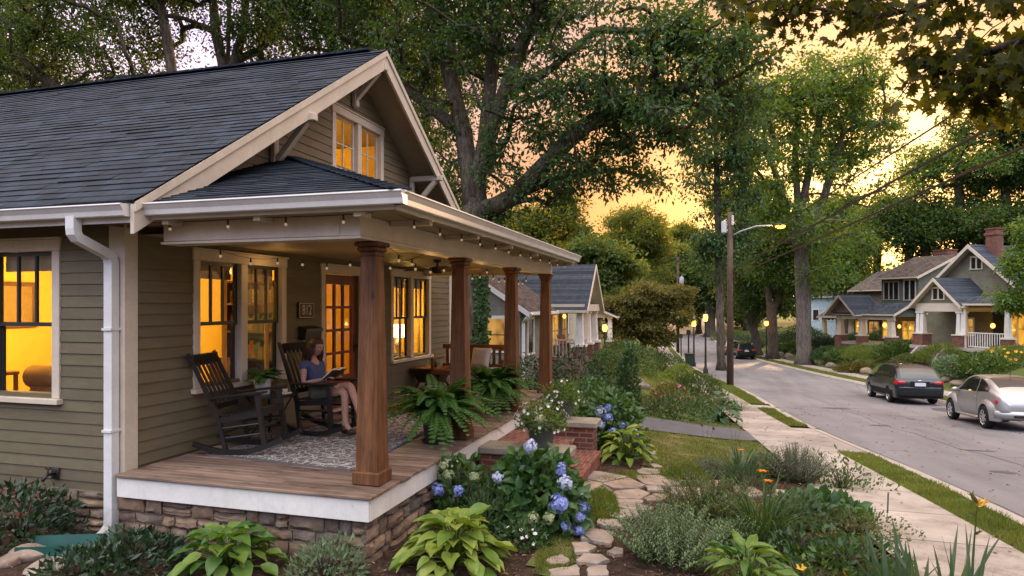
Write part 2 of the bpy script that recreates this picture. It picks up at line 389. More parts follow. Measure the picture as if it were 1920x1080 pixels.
M['concrete'] = plain('concrete', (.35,.31,.265), .85, .2, var=.16, nscale=1.3, bmp=.2, bscale=60)
M['joint'] = plain('joint', (.09,.08,.07), .9, .1)
M['mulch'] = plain('mulch', (.085,.052,.035), .95, .1, var=.5, nscale=14, bmp=1.0, bscale=45)
M['chips'] = stonemat('mulch_chip', [(.06,.034,.022),(.13,.08,.05),(.045,.028,.02),(.24,.16,.10),(.09,.055,.035)], .3)
M['leaf_litter'] = stonemat('fallen_leaf', [(.30,.12,.03),(.22,.14,.05),(.16,.08,.03)], .1)
M['terracotta'] = plain('dark_pot', (.030,.022,.020), .5, .4, var=.25)
M['green_pot'] = plain('olive_pot', (.055,.062,.048), .5, .4, var=.2)
M['white_pot'] = plain('glazed_pot', (.55,.56,.52), .3, .5, var=.05)
M['soil'] = plain('soil', (.03,.02,.015), .95, .1, var=.4, nscale=20)
M['pole'] = wood('weathered_pole', (.045,.030,.022), (.12,.080,.055), 'z', .85, .6, .0)
M['bark'] = None
def barkmat(name, a, b, bmp=1.0):
    m, nt, out = newmat(name); v = coords(nt, (7,7,1.1)); n = noise(nt, v, 1.6, 6, .7); n2 = noise(nt, coords(nt), 1.2, 3)
    col = ramp(nt, n, [(.35,a),(.62,b)]); col = mixc(nt, .5, col, ramp(nt, n2, [(.3,(.6,.6,.55)),(.7,(1.25,1.2,1.1))]), 'MULTIPLY')
    principled(nt, out, col, .9, .15, 0, bump(nt, n, bmp, .05)); return m
M['bark'] = barkmat('oak_bark', (.035,.028,.022), (.135,.108,.082))
M['bark_pale'] = barkmat('pale_bark', (.075,.062,.052), (.20,.17,.145), .7)
M['oak'] = leafmat('oak_leaf', (.014,.050,.022), (.085,.155,.060), .40, (2.6,1.9,.40), .45, .25)
M['dark_tree'] = leafmat('dark_leaf', (.014,.042,.014), (.072,.128,.036), .38, (2.6,1.9,.4), .5, .22)
M['green_tree'] = leafmat('green_leaf', (.030,.085,.022), (.125,.215,.050), .45, (2.6,1.9,.4), .45, .35)
M['gold_tree'] = leafmat('golden_leaf', (.050,.095,.020), (.15,.19,.035), .48, (2.3,1.6,.35), .5, .3)
M['far_tree'] = leafmat('far_leaf', (.045,.090,.028), (.12,.175,.050), .4, (2.2,1.6,.45), .6, .2)
M['maple'] = leafmat('maple_leaf', (.018,.032,.007), (.060,.072,.013), .58, (2.4,1.8,.4), .5, .2)
M['red_maple'] = leafmat('bronze_leaf', (.060,.085,.022), (.17,.155,.040), .4, (1.8,1.3,.5), .5, .3)
M['shrub'] = leafmat('shrub_leaf', (.022,.060,.018), (.075,.135,.036), .25, None, .4, .4)
M['boxwood'] = leafmat('boxwood_leaf', (.035,.078,.015), (.105,.160,.030), .25, None, .4, .4)
M['shrub_dark'] = leafmat('dark_shrub_leaf', (.012,.032,.015), (.042,.078,.032), .2, None, .35, .5)
M['lime'] = leafmat('lime_leaf', (.075,.125,.018), (.19,.24,.045), .4, None, .45, .35)
M['sage'] = leafmat('sage_leaf', (.085,.145,.070), (.215,.285,.145), .3, (1.2,1.2,.8), .6, .2)
M['olive_leaf'] = leafmat('olive_leaf', (.065,.085,.030), (.15,.165,.060), .3, None, .6, .2)
M['silver'] = leafmat('lavender_leaf', (.125,.15,.105), (.27,.285,.22), .25, (1.1,1.1,.9), .7, .2)
M['fern'] = leafmat('fern_leaf', (.026,.085,.016), (.085,.185,.040), .35, (1.8,1.6,.5), .4, .35)
M['blade'] = leafmat('blade_leaf', (.030,.070,.018), (.085,.140,.040), .35, None, .45, .35)
M['iris'] = leafmat('iris_leaf', (.040,.085,.045), (.095,.150,.075), .3, None, .45, .35)
M['hydr'] = leafmat('hydrangea_leaf', (.026,.080,.022), (.080,.160,.042), .3, None, .4, .4)
M['grass'] = leafmat('grass_blade', (.065,.115,.014), (.20,.235,.036), .35, None, .55, .25)
M['dry_grass'] = leafmat('dry_grass_blade', (.075,.085,.020), (.20,.17,.06), .35, None, .6, .2)
M['blue_flower'] = leafmat('blue_petal', (.16,.22,.52), (.42,.48,.78), .25, (1,1,1.1), .6, .2)
M['green_flower'] = leafmat('green_petal', (.26,.32,.13), (.45,.48,.26), .25, (1,1,.9), .6, .2)
M['pale_flower'] = leafmat('pale_petal', (.45,.50,.66), (.66,.70,.80), .25, (1,1,1), .6, .2)
M['white_flower'] = leafmat('white_petal', (.65,.65,.58), (.82,.82,.76), .25, (1,1,1), .6, .2)
M['orange_flower'] = leafmat('orange_petal', (.62,.15,.02), (.80,.30,.03), .3, (1,.9,.6), .6, .2)
M['yellow_flower'] = leafmat('yellow_petal', (.60,.32,.02), (.80,.50,.05), .3, (1,.9,.6), .6, .2)
M['pink_flower'] = leafmat('pink_petal', (.60,.12,.22), (.75,.25,.35), .3, (1,.9,.9), .6, .2)
M['hosta'] = None
def hostamat(name, edge, mid):
    m, nt, out = newmat(name); r = island(nt); v = coords(nt); n = noise(nt, v, 14, 3)
    f = math_(nt, 'ADD', math_(nt, 'MULTIPLY', r, .55), math_(nt, 'MULTIPLY', n, .45)); col = ramp(nt, f, [(.25,edge),(.75,mid)])
    wv = N(nt, 'ShaderNodeTexWave'); wv.inputs['Scale'].default_value = 30; wv.inputs['Distortion'].default_value = 3; L_(nt, v, wv.inputs[0])
    p = N(nt, 'ShaderNodeBsdfPrincipled'); L_(nt, col, p.inputs[0]); p.inputs['Roughness'].default_value = .42; p.inputs['Specular IOR Level'].default_value = .4
    L_(nt, bump(nt, wv.outputs['Fac'], .25, .004), p.inputs['Normal'])
    t = N(nt, 'ShaderNodeBsdfTranslucent'); L_(nt, mixc(nt, 1., col, (1.5,1.5,.6), 'MULTIPLY'), t.inputs[0])
    mx = N(nt, 'ShaderNodeMixShader'); mx.inputs[0].default_value = .3; L_(nt, p.outputs[0], mx.inputs[1]); L_(nt, t.outputs[0], mx.inputs[2]); L_(nt, mx.outputs[0], out.inputs[0]); return m
M['hosta'] = hostamat('hosta_leaf', (.050,.125,.020), (.17,.25,.045))
M['hosta_lime'] = hostamat('hosta_lime_leaf', (.115,.20,.026), (.29,.34,.065))
M['hosta_blue'] = hostamat('hosta_blue_leaf', (.035,.095,.045), (.09,.165,.08))
M['warm_wall'] = plain('warm_plaster', (.80,.56,.12), .8, .1, var=.06)
M['tan_fabric'] = plain('tan_fabric', (.30,.19,.09), .9, .1, var=.2, nscale=10, bmp=.3)
M['shade_cloth'] = plain('shade_cloth', (.33,.24,.13), .9, .1, var=.15, nscale=8)
M['brown_wood'] = wood('brown_wood', (.08,.035,.015), (.18,.09,.04), 'z')
M['lamp_shade'] = emit('lamp_shade', (1,.72,.32), 5)
M['lamp_bulb'] = emit('lamp_bulb', (1,.50,.10), 2.0)
M['string_bulb'] = emit('string_bulb', (1,.68,.36), .22)
M['lantern'] = emit('lantern', (1,.46,.06), 4)
M['street_bulb'] = emit('street_bulb', (1,.42,.05), 4.5)
M['curtain'] = leafmat('curtain', (.45,.32,.16), (.60,.44,.22), .5, (1,1,1), .9, .1)
M['lit'] = lit_pane('lit_window', (1,.46,.05), .5, 1.6)
M['wire'] = plain('weathered_cable', (.055,.030,.018), .6, .3)
M['lit_soft'] = lit_pane('dim_window', (.85,.42,.10), .35, 1.6)
M['dark_pane'] = plain('dark_pane', (.015,.017,.018), .06, .8, var=.1)
M['asphalt'] = None
# ------------------------------------------------------------------ the house with the porch
XW, YL, YR, DK = -5.6, 5.3, 14.0, .6         # street wall, near side wall, far side wall, deck height
RZ, RY, EZ_, EY = 6.32, 9.7, 3.2, 4.84       # ridge, eave
SL_ = (RZ-EZ_)/(RY-EY); XG = -5.0            # roof pitch, plane of the barge boards
XB = -15.5
house = thing('craftsman_house', 'olive clapboard bungalow with dark shingle roof and wooden porch columns', 'house', (XW, YL, 0))
def hp(o): o.location = Vector(o.location)-Vector((XW,YL,0)); return o
def part(mb, name, mat, smooth=False, parent=None):
    o = mb.build(name, mat, None, smooth)
    if parent is None: o.parent = house; o.location = (-XW,-YL,0)
    else: o.parent = parent
    return o
def boards(mb, axis, p, a0, a1, z0, z1, holes, out, ex=.118, clip=None, mi=0):
    """overlapping clapboards on the plane axis=p; each run of board is a piece of its own"""
    k = int(math.ceil((z1-z0)/ex))
    for i in range(k):
        zb = z0+i*ex; zt = min(z1, zb+ex+.012); zc = zb+ex/2
        l, r = a0, a1
        if clip:
            l, r = clip(zc, a0, a1)
            if r-l < .05: continue
        spans = [(l, r)]
        for h0, h1, hz0, hz1 in holes:
            if hz0 < zc < hz1:
                ns = []
                for s0, s1 in spans:
                    if h1 <= s0 or h0 >= s1: ns.append((s0,s1)); continue
                    if h0-s0 > .02: ns.append((s0,h0))
                    if s1-h1 > .02: ns.append((h1,s1))
                spans = ns
        ns = []                                       # butt joints
        for s0, s1 in spans:
            while s1-s0 > 4.2:
                c = s0+random.uniform(1.6,3.4); ns.append((s0,c-.002)); s0 = c
            ns.append((s0,s1))
        for s0, s1 in ns:
            t = .020+random.uniform(-.002,.002); j = random.uniform(-.002,.002)
            def P(a, z, o): return (p+out*o, a, z) if axis == 'x' else (a, p+out*o, z)
            vs = [P(s0,zb+j,0),P(s1,zb+j,0),P(s1,zb+j,t),P(s0,zb+j,t),P(s1,zt,.005),P(s0,zt,.005)]
            mb.add(vs, [(0,1,2,3),(3,2,4,5)], mi)
# openings: (from, to, z0, z1) of the casings' outer edges
W1 = (6.2,7.91,1.25,2.88); DR = (8.78,10.02,DK,2.86); W2 = (11.05,12.85,1.18,2.9); GW = (9.08,10.75,4.33,5.36)
LW = (-7.46,-6.42,1.23,2.93)
def shrink(w, d=.06): return (w[0]+d, w[1]-d, w[2]+d, w[3]-d)
mb = MB()
def gclip(z, a0, a1):
    lim = (RZ-.1-z)/SL_
    return max(a0, RY-lim), min(a1, RY+lim)
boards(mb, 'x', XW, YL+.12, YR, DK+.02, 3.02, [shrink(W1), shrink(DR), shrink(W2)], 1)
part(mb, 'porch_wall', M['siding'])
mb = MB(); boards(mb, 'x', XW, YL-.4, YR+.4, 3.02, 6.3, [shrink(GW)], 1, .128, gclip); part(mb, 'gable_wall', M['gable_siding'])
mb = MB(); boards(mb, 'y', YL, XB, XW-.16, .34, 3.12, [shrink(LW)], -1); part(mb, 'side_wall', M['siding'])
mb = MB()                                          # sheathing behind the boards, with the openings left open
def sheet(axis, p, a0, a1, z0, z1, holes, th):
    cuts = sorted(set([a0,a1]+[h for w in holes for h in w[:2]]))
    for c0, c1 in zip(cuts, cuts[1:]):
        m = (c0+c1)/2; zs = [(z0,z1)]
        for h in holes:
            if h[0] < m < h[1]: zs = [(s,e) for q0,q1 in zs for s,e in ((q0,min(q1,h[2])),(max(q0,h[3]),q1)) if e-s > .01]
        for s, e in zs:
            if axis == 'x': mb.box((p-th,c0,s),(p-.004,c1,e))
            else: mb.box((c0,p+.004,s),(c1,p+th,e))
sheet('x', XW, YL+.1, YR, 0, 3.0, [shrink(w,.09) for w in (W1,W2)]+[(8.88,9.90,0,2.74)], .1)
sheet('y', YL, XB, XW-.01, .2, 3.0, [shrink(LW,.1)], .1)
g0, g1, gz0, gz1 = shrink(GW,.09)
for poly in ([(YL,3.01),(g0,3.01),(g0,gz1+.4),(YL,3.2)], [(g1,3.01),(YR,3.01),(YR,3.2),(g1,gz1+.4)],
             [(g0,3.01),(g1,3.01),(g1,gz0),(g0,gz0)], [(g0,gz1),(g1,gz1),(g1,gz1+.4),(RY,6.0),(g0,gz1+.4)]):
    mb.prism(poly, 'x', XW-.1, XW-.006)
mb.box((XB,YR-.1,0),(XW-.01,YR,3.0)); mb.box((XB,YL,0),(XB+.1,YR-.11,3.0))
part(mb, 'wall_sheathing', M['siding'])
mb = MB()                                          # corner boards, frieze
mb.box((XW-.17,YL-.028,.33),(XW+.028,YL,3.1)); mb.box((XW,YL,.33),(XW+.028,YL+.13,3.02)); part(mb, 'corner_board', M['trim']); mb = MB()
mb.box((XW,YR-.12,.5),(XW+.028,YR,3.02)); part(mb, 'corner_board', M['trim'])
# ---- main roof: shingle courses on the near slope, plain slope on the far side
mb = MB(); L = math.hypot(RY-EY, RZ-EZ_); n = int(L/.145); ny, nz = -SL_/math.hypot(1,SL_), 1/math.hypot(1,SL_)
for i in range(n):
    t0, t1 = i/n, min(1,(i+1.15)/n); y0 = EY-.03+(RY-EY+.03)*t0; y1 = EY+(RY-EY)*t1; z0 = EZ_-.02+(RZ-EZ_+.02)*t0; z1 = EZ_+(RZ-EZ_)*t1
    a = .018; b = .006
    x0 = XB-.5
    while x0 < XG+.03:
        x1 = min(XG+.03, x0+random.uniform(.55,1.0)); q = random.uniform(-.004,.006); e = random.uniform(-.003,.003)
        if XG+.03-x1 < .2: x1 = XG+.03
        mb.add([(x0,y0+ny*(a+q)+e,z0+nz*(a+q)),(x1,y0+ny*(a+q)+e,z0+nz*(a+q)),(x1,y1+ny*b,z1+nz*b),(x0,y1+ny*b,z1+nz*b),(x0,y0,z0),(x1,y0,z0)], [(0,1,2,3),(4,5,1,0)])
        x0 = x1
roof = part(mb, 'roof', M['shingle_x'])
mb = MB()
def slab(pts, th, mi=0):
    n_ = (Vector(pts[1])-Vector(pts[0])).cross(Vector(pts[2])-Vector(pts[0])).normalized()
    if n_.z < 0: n_ = -n_
    lo = [Vector(p)-n_*th for p in pts]; k = len(pts)
    mb.add(list(pts)+lo, [tuple(range(k)), tuple(range(2*k-1,k-1,-1))]+[(i,(i+1)%k,k+(i+1)%k,k+i) for i in range(k)], mi)
slab([(XB-.5,EY,EZ_-.004),(XG+.02,EY,EZ_-.004),(XG+.02,RY,RZ-.004),(XB-.5,RY,RZ-.004)], .05)
slab([(XB-.5,2*RY-EY,EZ_),(XG+.02,2*RY-EY,EZ_),(XG+.02,RY+.002,RZ),(XB-.5,RY+.002,RZ)], .05)
part(mb, 'roof_deck', M['shingle_x'])
mb = MB()
for k in range(40):
    x0 = XB-.5+k*.29
    if x0 > XG-.55: break
    mb.bar((x0,RY,RZ+.012+.01),(x0+.31,RY,RZ+.03),.22,.03)
mb.add([(XB-.5,RY-.16,RZ-.07),(XG+.03,RY-.16,RZ-.07),(XG+.03,RY,RZ+.022),(XB-.5,RY,RZ+.022),(XG+.03,RY+.16,RZ-.07),(XB-.5,RY+.16,RZ-.07)], [(0,1,2,3),(3,2,4,5)])
part(mb, 'ridge_cap', M['shingle_x'], parent=None)
mb = MB()                                          # eave soffit boards under both slopes
slab([(XB,EY+.03,EZ_-.062),(XG-.03,EY+.03,EZ_-.062),(XG-.03,RY,RZ-.062),(XB,RY,RZ-.062)], .02)
slab([(XB,2*RY-EY-.03,EZ_-.062),(XG-.03,2*RY-EY-.03,EZ_-.062),(XG-.03,RY,RZ-.062),(XB,RY,RZ-.062)], .02)
part(mb, 'soffit', M['soffit'])
def barge(sgn):
    mb = MB(); ye = RY-sgn*(RY-EY+.02)
    for (top, bot, x0, x1) in ((-.02,-.285,XG-.03,XG+.012),(.0,-.085,XG+.014,XG+.036)):
        poly = [(ye, EZ_+top-.02), (RY, RZ+top), (RY, RZ+bot*1.03), (ye, EZ_+bot-.02)]
        mb.prism(poly, 'x', x0, x1)
    return part(mb, 'barge_board', M['trim'])
barge(1); barge(-1)
def bracket(y, z, ln=.52, dr=.62):                # knee brace
    mb = MB(); x = XW+.03
    mb.bbox((x,y-.05,z-dr),(x+.07,y+.05,z+.02),.008); mb.bbox((x,y-.05,z+.022),(x+ln+.14,y+.05,z+.12),.008)
    mb.bar((x+.035,y,z-dr+.1),(x+ln,y,z+.02),.075,.08,(0,1,0)); mb.bbox((x+.0,y-.055,z-dr-.02),(x+.09,y+.055,z-dr+.09),.02)
    return part(mb, 'bracket', M['trim'])
bracket(7.6, 4.62); bracket(RY, 5.98, .46, .5); bracket(11.85, 4.60)
# ---- gutters
def gutter(pts_dir, y=None):
    pass
def gprof(s=1): return [(0,0),(.0,.115),(.035,.115),(.118*s,.112),(.122*s,.100),(.11*s,.088),(.085*s,.05),(.078*s,.008),(.07*s,0)]
mb = MB(); mb.prism([(EY-.0-u, EZ_-.15+v) for u, v in gprof()], 'x', XB-.5, XG-.045); mb.box((XB-.5,EY+.002,EZ_-.2),(XG-.045,EY+.025,EZ_-.02))
part(mb, 'gutter', M['gutter'])
PX, PY0, PY1, PZ = -2.4, 4.92, 12.62, 3.07        # porch eave
mb = MB(); mb.prism([(PX-.085+u, PZ+v) for u, v in gprof()], 'y', PY0+.02, PY1); mb.box((PX-.115,PY0+.1,PZ-.03),(PX-.088,PY1-.02,PZ+.1)); part(mb, 'gutter', M['gutter'])
mb = MB(); mb.prism([(PY0+.085-u, PZ+v) for u, v in gprof()], 'x', -5.35, PX+.02); mb.box((-5.5,PY0+.088,PZ-.03),(PX-.1,PY0+.115,PZ+.1)); part(mb, 'gutter', M['gutter'])
mb = MB(); xd = -6.02; yd = YL-.09                # downspout with its elbows
pts = [(-5.66,EY-.05,EZ_-.13),(-5.66,EY-.05,EZ_-.24),(-5.66,EY-.045,EZ_-.285),(-5.66,EY-.015,EZ_-.325),(-5.67,yd-.06,2.75),(-5.672,yd-.015,2.715),(-5.673,yd,2.66),(-5.673,yd,.14),(-5.675,yd-.01,.06),(-5.70,yd-.06,-.01),(-5.74,yd-.16,-.07)]
mb.path(pts, .10, .085, (0,1,0))
for z in (2.0,1.0): mb.box((-5.73,yd-.06,z),(-5.615,yd+.06,z+.025))
part(mb, 'downspout', M['downspout'])
# ---- porch roof (hip), soffit, beams, ceiling
hy0, hz = 8.0, 4.29; hy1 = PY1-(PX-XW)+.1
mb = MB()
def courses(a, b, c, d, ex=.14, a_=.016, b_=.005):   # a-b lower edge, c-d upper edge (c above b)
    a,b,c,d = map(Vector,(a,b,c,d)); nrm = (b-a).cross(d-a).normalized(); nrm = nrm if nrm.z > 0 else -nrm
    n = max(1,int(((d-a).length+(c-b).length)/2/ex))
    for i in range(n):
        t0, t1 = i/n, min(1,(i+1.12)/n)
        p, q, r, s = a.lerp(d,t0), b.lerp(c,t0), b.lerp(c,t1), a.lerp(d,t1)
        m = max(1, int((q-p).length/.8))
        for k in range(m):
            u, v = k/m, (k+1)/m; e = random.uniform(-.003,.004)
            mb.add([p.lerp(q,u)+nrm*(a_+e), p.lerp(q,v)+nrm*(a_+e), s.lerp(r,v)+nrm*b_, s.lerp(r,u)+nrm*b_, p.lerp(q,u), p.lerp(q,v)], [(0,1,2,3),(4,5,1,0)])
PE = PZ+.10
courses((-5.58,PY0,PE),(PX,PY0,PE),(-5.58,hy0,hz),(-5.58,hy0,hz))
part(mb, 'porch_roof', M['shingle_x'])
mb = MB(); courses((PX,PY0,PE),(PX,PY1,PE),(-5.58,hy1,hz),(-5.58,hy0,hz)); part(mb, 'porch_roof', M['shingle_y'])
mb = MB(); courses((PX,PY1,PE),(-5.58,PY1,PE),(-5.58,hy1,hz),(-5.58,hy1,hz)); part(mb, 'porch_roof', M['shingle_x'])
mb = MB()
for k in range(22):
    t0, t1 = k/22, (k+1.1)/22; a = Vector((PX,PY0,PE+.012)); b = Vector((-5.58,hy0,hz+.012))
    mb.bar(a.lerp(b,t0)+Vector((0,0,.012)), a.lerp(b,t1), .2, .016)
part(mb, 'ridge_cap', M['shingle_x'])
mb = MB()                                          # underside: flat soffit with beadboard
mb.box((-5.58,PY0+.1,PZ-.018),(PX-.12,PY1-.05,PZ+.0)); part(mb, 'porch_soffit', M['soffit'])
mb = MB()
y = 5.5
while y < 12.4: mb.box((-5.56,y,2.962),(-3.06,y+.092,2.972)); y += .095
part(mb, 'porch_ceiling', M['soffit'])
mb = MB()                                          # beams with a thin bottom bead
for a, b in (((-3.15,5.25,2.86),(-2.95,12.66,3.05)), ((-5.08,5.25,2.862),(-3.152,5.45,3.05)), ((-5.56,12.46,2.862),(-3.152,12.66,3.05))):
    mb.bbox(a, b, .006)
mb.box((-3.165,5.235,2.835),(-2.935,12.675,2.858)); mb.box((-5.095,5.235,2.835),(-3.167,5.465,2.857)); mb.box((-5.56,12.445,2.835),(-3.167,12.675,2.857))
part(mb, 'porch_beam', M['trim'])
def rt(f): mb = MB(); f(mb); part(mb, 'rafter_tail', M['trim'])
for y in np.arange(5.8,12.6,1.35): rt(lambda q: q.box((-2.93,y,3.0),(PX-.13,y+.07,PZ-.02)))
for x in np.arange(-4.9,-2.9,1.0): rt(lambda q: q.box((x,PY0+.13,3.0),(x+.07,5.23,PZ-.02)))
for x in np.arange(-14,-5.7,.62): rt(lambda q: q.bar((x,EY+.04,EZ_-.15),(x,YL-.03,EZ_+.12),.055,.1))
def column(y, x=-2.99):
    mb = MB(); b, t = .112, .076
    mb.add([(x-b,y-b,DK+.11),(x+b,y-b,DK+.11),(x+b,y+b,DK+.11),(x-b,y+b,DK+.11),(x-t,y-t,2.74),(x+t,y-t,2.74),(x+t,y+t,2.74),(x-t,y+t,2.74)],
        [(0,1,5,4),(1,2,6,5),(2,3,7,6),(3,0,4,7)])
    mb.bbox((x-.138,y-.138,DK+.002),(x+.138,y+.138,DK+.125),.012)
    mb.bbox((x-.088,y-.088,2.70),(x+.088,y+.088,2.742),.008); mb.bbox((x-.104,y-.104,2.744),(x+.104,y+.104,2.786),.012); mb.bbox((x-.126,y-.126,2.788),(x+.126,y+.126,2.833),.015)
    return part(mb, 'column', M['column'])
CY = (5.60, 7.80, 10.04, 12.29)
for i, y in enumerate(CY): column(y, -3.02 if i == 0 else -2.99)
# ---- deck
mb = MB(); y = 5.18
while y < 12.58:
    w = .094; j = random.uniform(-.008,.014); z = random.uniform(-.002,.002)
    if y < 5.2:
        mb.bbox((XW+.03,y-.03,DK-.03),(-2.79,y+w-.004,DK),.006)
    else:
        c = XW+.03; cut = random.uniform(-4.9,-3.6)
        mb.bbox((c,y,DK-.028+z),(cut-.003,y+w-.010,DK+z),.004); mb.bbox((cut,y,DK-.028+z),(-2.79+j,y+w-.010,DK+z),.004)
    y += w
part(mb, 'deck', M['deck'])
mb = MB(); mb.bbox((XW+.03,5.175,.375),(-2.825,5.2,DK-.032),.004); mb.bbox((-2.845,5.202,.375),(-2.82,12.58,DK-.034),.004); mb.bbox((XW+.03,12.555,.375),(-2.847,12.58,DK-.034),.004)
part(mb, 'deck_fascia', M['white'])
# ---- stone foundation: rough blocks over mortar
def stonework(mb, axis, p, a0, a1, z0, z1, out, seed):
    rr = random.Random(seed); z = z0
    while z < z1-.03:
        h = min(rr.uniform(.09,.2), z1-z); h = z1-z if z1-z-h < .07 else h; a = a0
        while a < a1-.02:
            w = min(rr.uniform(.12,.38), a1-a); w = a1-a if a1-a-w < .08 else w
            sub = [(z,z+h)] if h < .14 or rr.random() < .6 else [(z,z+h*.5),(z+h*.5,z+h)]
            for s, e in sub:
                g = .010; d = rr.uniform(.02,.06); bm = bmesh.new(); bmesh.ops.create_cube(bm, size=1)
                bmesh.ops.subdivide_edges(bm, edges=list(bm.edges), cuts=3, use_grid_fill=True)
                for v in bm.verts:
                    u, q, t = v.co.x+.5, v.co.y+.5, v.co.z+.5
                    ea = min(u,1-u)*2; et = min(t,1-t)*2; front = q
                    rnd = min(1, ea*2.2)*min(1, et*2.2)
                    o_ = (-.04+(.04+d*(.35+.65*rnd))*front)+rr.uniform(-.008,.008)*front
                    A = a+g+(w-2*g)*u+rr.uniform(-.006,.006); Z = s+g+(e-s-2*g)*t+rr.uniform(-.006,.006)
                    v.co = (p+out*o_, A, Z) if axis == 'x' else (A, p+out*o_, Z)
                mb.bm(bm)
            a += w
        z += h
mb = MB(); stonework(mb, 'y', 5.27, XW-.95, -2.9, -.36, .374, -1, 3); stonework(mb, 'x', -2.90, 5.25, 8.02, -.40, .374, 1, 4); part(mb, 'stone_foundation', M['stone'], 'auto'); mb = MB(); stonework(mb, 'x', -2.90, 10.5, 12.5, -.5, .374, 1, 5)
fd = part(mb, 'stone_foundation', M['stone'], 'auto')
mb = MB(); mb.box((XW-.95,5.275,-.6),(-2.91,5.5,.372)); mb.box((-3.1,5.51,-.8),(-2.905,12.5,.372)); part(mb, 'foundation_mortar', M['mortar'])
mb = MB(); mb.box((XB,5.3,-.6),(XW-.952,5.4,.335)); part(mb, 'brick_foundation', M['brick'])
# ---- windows and door of the street wall. A window is casing > sash, pane, shade
def casing(mb, axis, p, w, out, mull=(), head=.12, side=.10, sill=True, t=.032):
    a0, a1, z0, z1 = w
    def B(l, r, s, e, o0, o1):
        if axis == 'x': mb.bbox((p+out*o0,l,s),(p+out*o1,r,e),.004)
        else: mb.bbox((l,p+out*o0,s),(r,p+out*o1,e),.004)
    B(a0-.012, a1+.012, z1-head, z1, -.03, t+.004); B(a0-.025, a1+.025, z1+.001, z1+.022, -.02, t+.022)
    zb = z0+.055 if sill else z0
    B(a0, a0+side, zb, z1-head-.001, -.1, t); B(a1-side, a1, zb, z1-head-.001, -.1, t)
    for m in mull: B(m-.06, m+.06, zb, z1-head-.001, -.1, t)
    if sill: B(a0-.03, a1+.03, z0, z0+.053, -.1, t+.05)
def window_(w, axis, p, out, bays, muntins=2, shade=True, lights=None, name='window', curtain=0):
    mb = MB(); mids = [(bays[i][1]+bays[i+1][0])/2 for i in range(len(bays)-1)]
    casing(mb, axis, p, w, out, mids); o = part(mb, name, M['trim'])
    z0, z1 = w[2]+.055, w[3]-.12; zm = z0+(z1-z0)*.50
    sm = MB(); gm = MB(); hm = MB()
    def B(mb_, l, r, s, e, o0, o1):
        if axis == 'x': mb_.box((p+out*o0,l,s),(p+out*o1,r,e))
        else: mb_.box((l,p+out*o0,s),(r,p+out*o1,e))
    for a0, a1 in bays:
        f = .042
        if lights:                                # casement with a grid
            B(sm,a0,a1,z0,z0+f,-.075,-.04); B(sm,a0,a1,z1-f,z1,-.075,-.04); B(sm,a0,a0+f,z0+f,z1-f,-.075,-.04); B(sm,a1-f,a1,z0+f,z1-f,-.075,-.04)
            for k in range(1,lights[0]): c = a0+(a1-a0)*k/lights[0]; B(sm,c-.01,c+.01,z0+f,z1-f,-.07,-.045)
            for k in range(1,lights[1]): c = z0+(z1-z0)*k/lights[1]; B(sm,a0+f,a1-f,c-.01,c+.01,-.068,-.047)
            B(gm,a0+f,a1-f,z0+f,z1-f,-.06,-.057)
            continue
        for s, e, o0, o1 in ((z0,zm+.02,-.095,-.062),(zm-.02,z1,-.060,-.028)):
            B(sm,a0,a1,s,s+f,o0,o1); B(sm,a0,a1,e-f,e,o0,o1); B(sm,a0,a0+f,s+f,e-f,o0,o1); B(sm,a1-f,a1,s+f,e-f,o0,o1)
            B(gm,a0+f,a1-f,s+f,e-f,(o0+o1)/2-.001,(o0+o1)/2+.001)
        for k in range(1,muntins+1):
            c = a0+f+(a1-a0-2*f)*k/(muntins+1); B(sm,c-.014,c+.014,zm+.022,z1-f,-.058,-.030)
        if shade: B(hm,a0+.01,a1-.01,z1-.20,z1-.01,-.125,-.115)
    par = lambda q, nm, mt: q.build(nm, mt, o)
    par(sm, 'sash', M['sash'] if not lights else M['trim']); par(gm, 'pane', M['glass'])
    if hm.v: par(hm, 'roller_shade', M['shade_cloth'])
    if curtain:
        for a0, a1 in bays:
            for l, r in ((a0+.01,a0+curtain),(a1-curtain,a1-.01)):
                q = MB(); ks = np.linspace(l,r,13); vs = []
                for i, a in enumerate(ks):
                    d = p-out*(.17+.018*(i%2)); vs += [((d,a,z0+.02) if axis == 'x' else (a,d,z0+.02)), ((d,a,z1-.02) if axis == 'x' else (a,d,z1-.02))]
                q.add(vs, [(2*i,2*i+2,2*i+3,2*i+1) for i in range(12)]); par(q, 'curtain', M['curtain'])
    return o
window_(W1, 'x', XW, 1, [(6.3,6.985),(7.115,7.81)], curtain=.09); window_(W2, 'x', XW, 1, [(11.15,11.88),(12.01,12.75)], curtain=.11)
window_(LW, 'y', YL, -1, [(-7.36,-6.52)])
window_(GW, 'x', XW, 1, [(9.18,9.845),(9.975,10.65)], lights=(2,2))
mb = MB(); casing(mb, 'x', XW, DR, 1, (), .13, .10, False); mb.bbox((XW-.12,8.87,DK-.01),(XW+.06,9.93,DK+.03),.006); part(mb, 'door_casing', M['trim'])
mb = MB(); dz0, dz1 = DK+.035, 2.725; dy0, dy1 = 8.885, 9.915; dx0, dx1 = XW-.085, XW-.04
mb.box((dx0,dy0,dz0),(dx1,dy1,dz0+.50)); mb.bbox((dx0-.0,dy0+.18,dz0+.12),(dx1+.012,dy1-.18,dz0+.42),.012)
mb.box((dx0,dy0,dz1-.15),(dx1,dy1,dz1)); mb.box((dx0,dy0,dz0+.502),(dx1,dy0+.13,dz1-.152)); mb.box((dx0,dy1-.15,dz0+.502),(dx1,dy1,dz1-.152))
for k in (1,2): c = dy0+.13+(dy1-dy0-.28)*k/3; mb.box((dx0+.004,c-.022,dz0+.502),(dx1-.004,c+.022,dz1-.152))
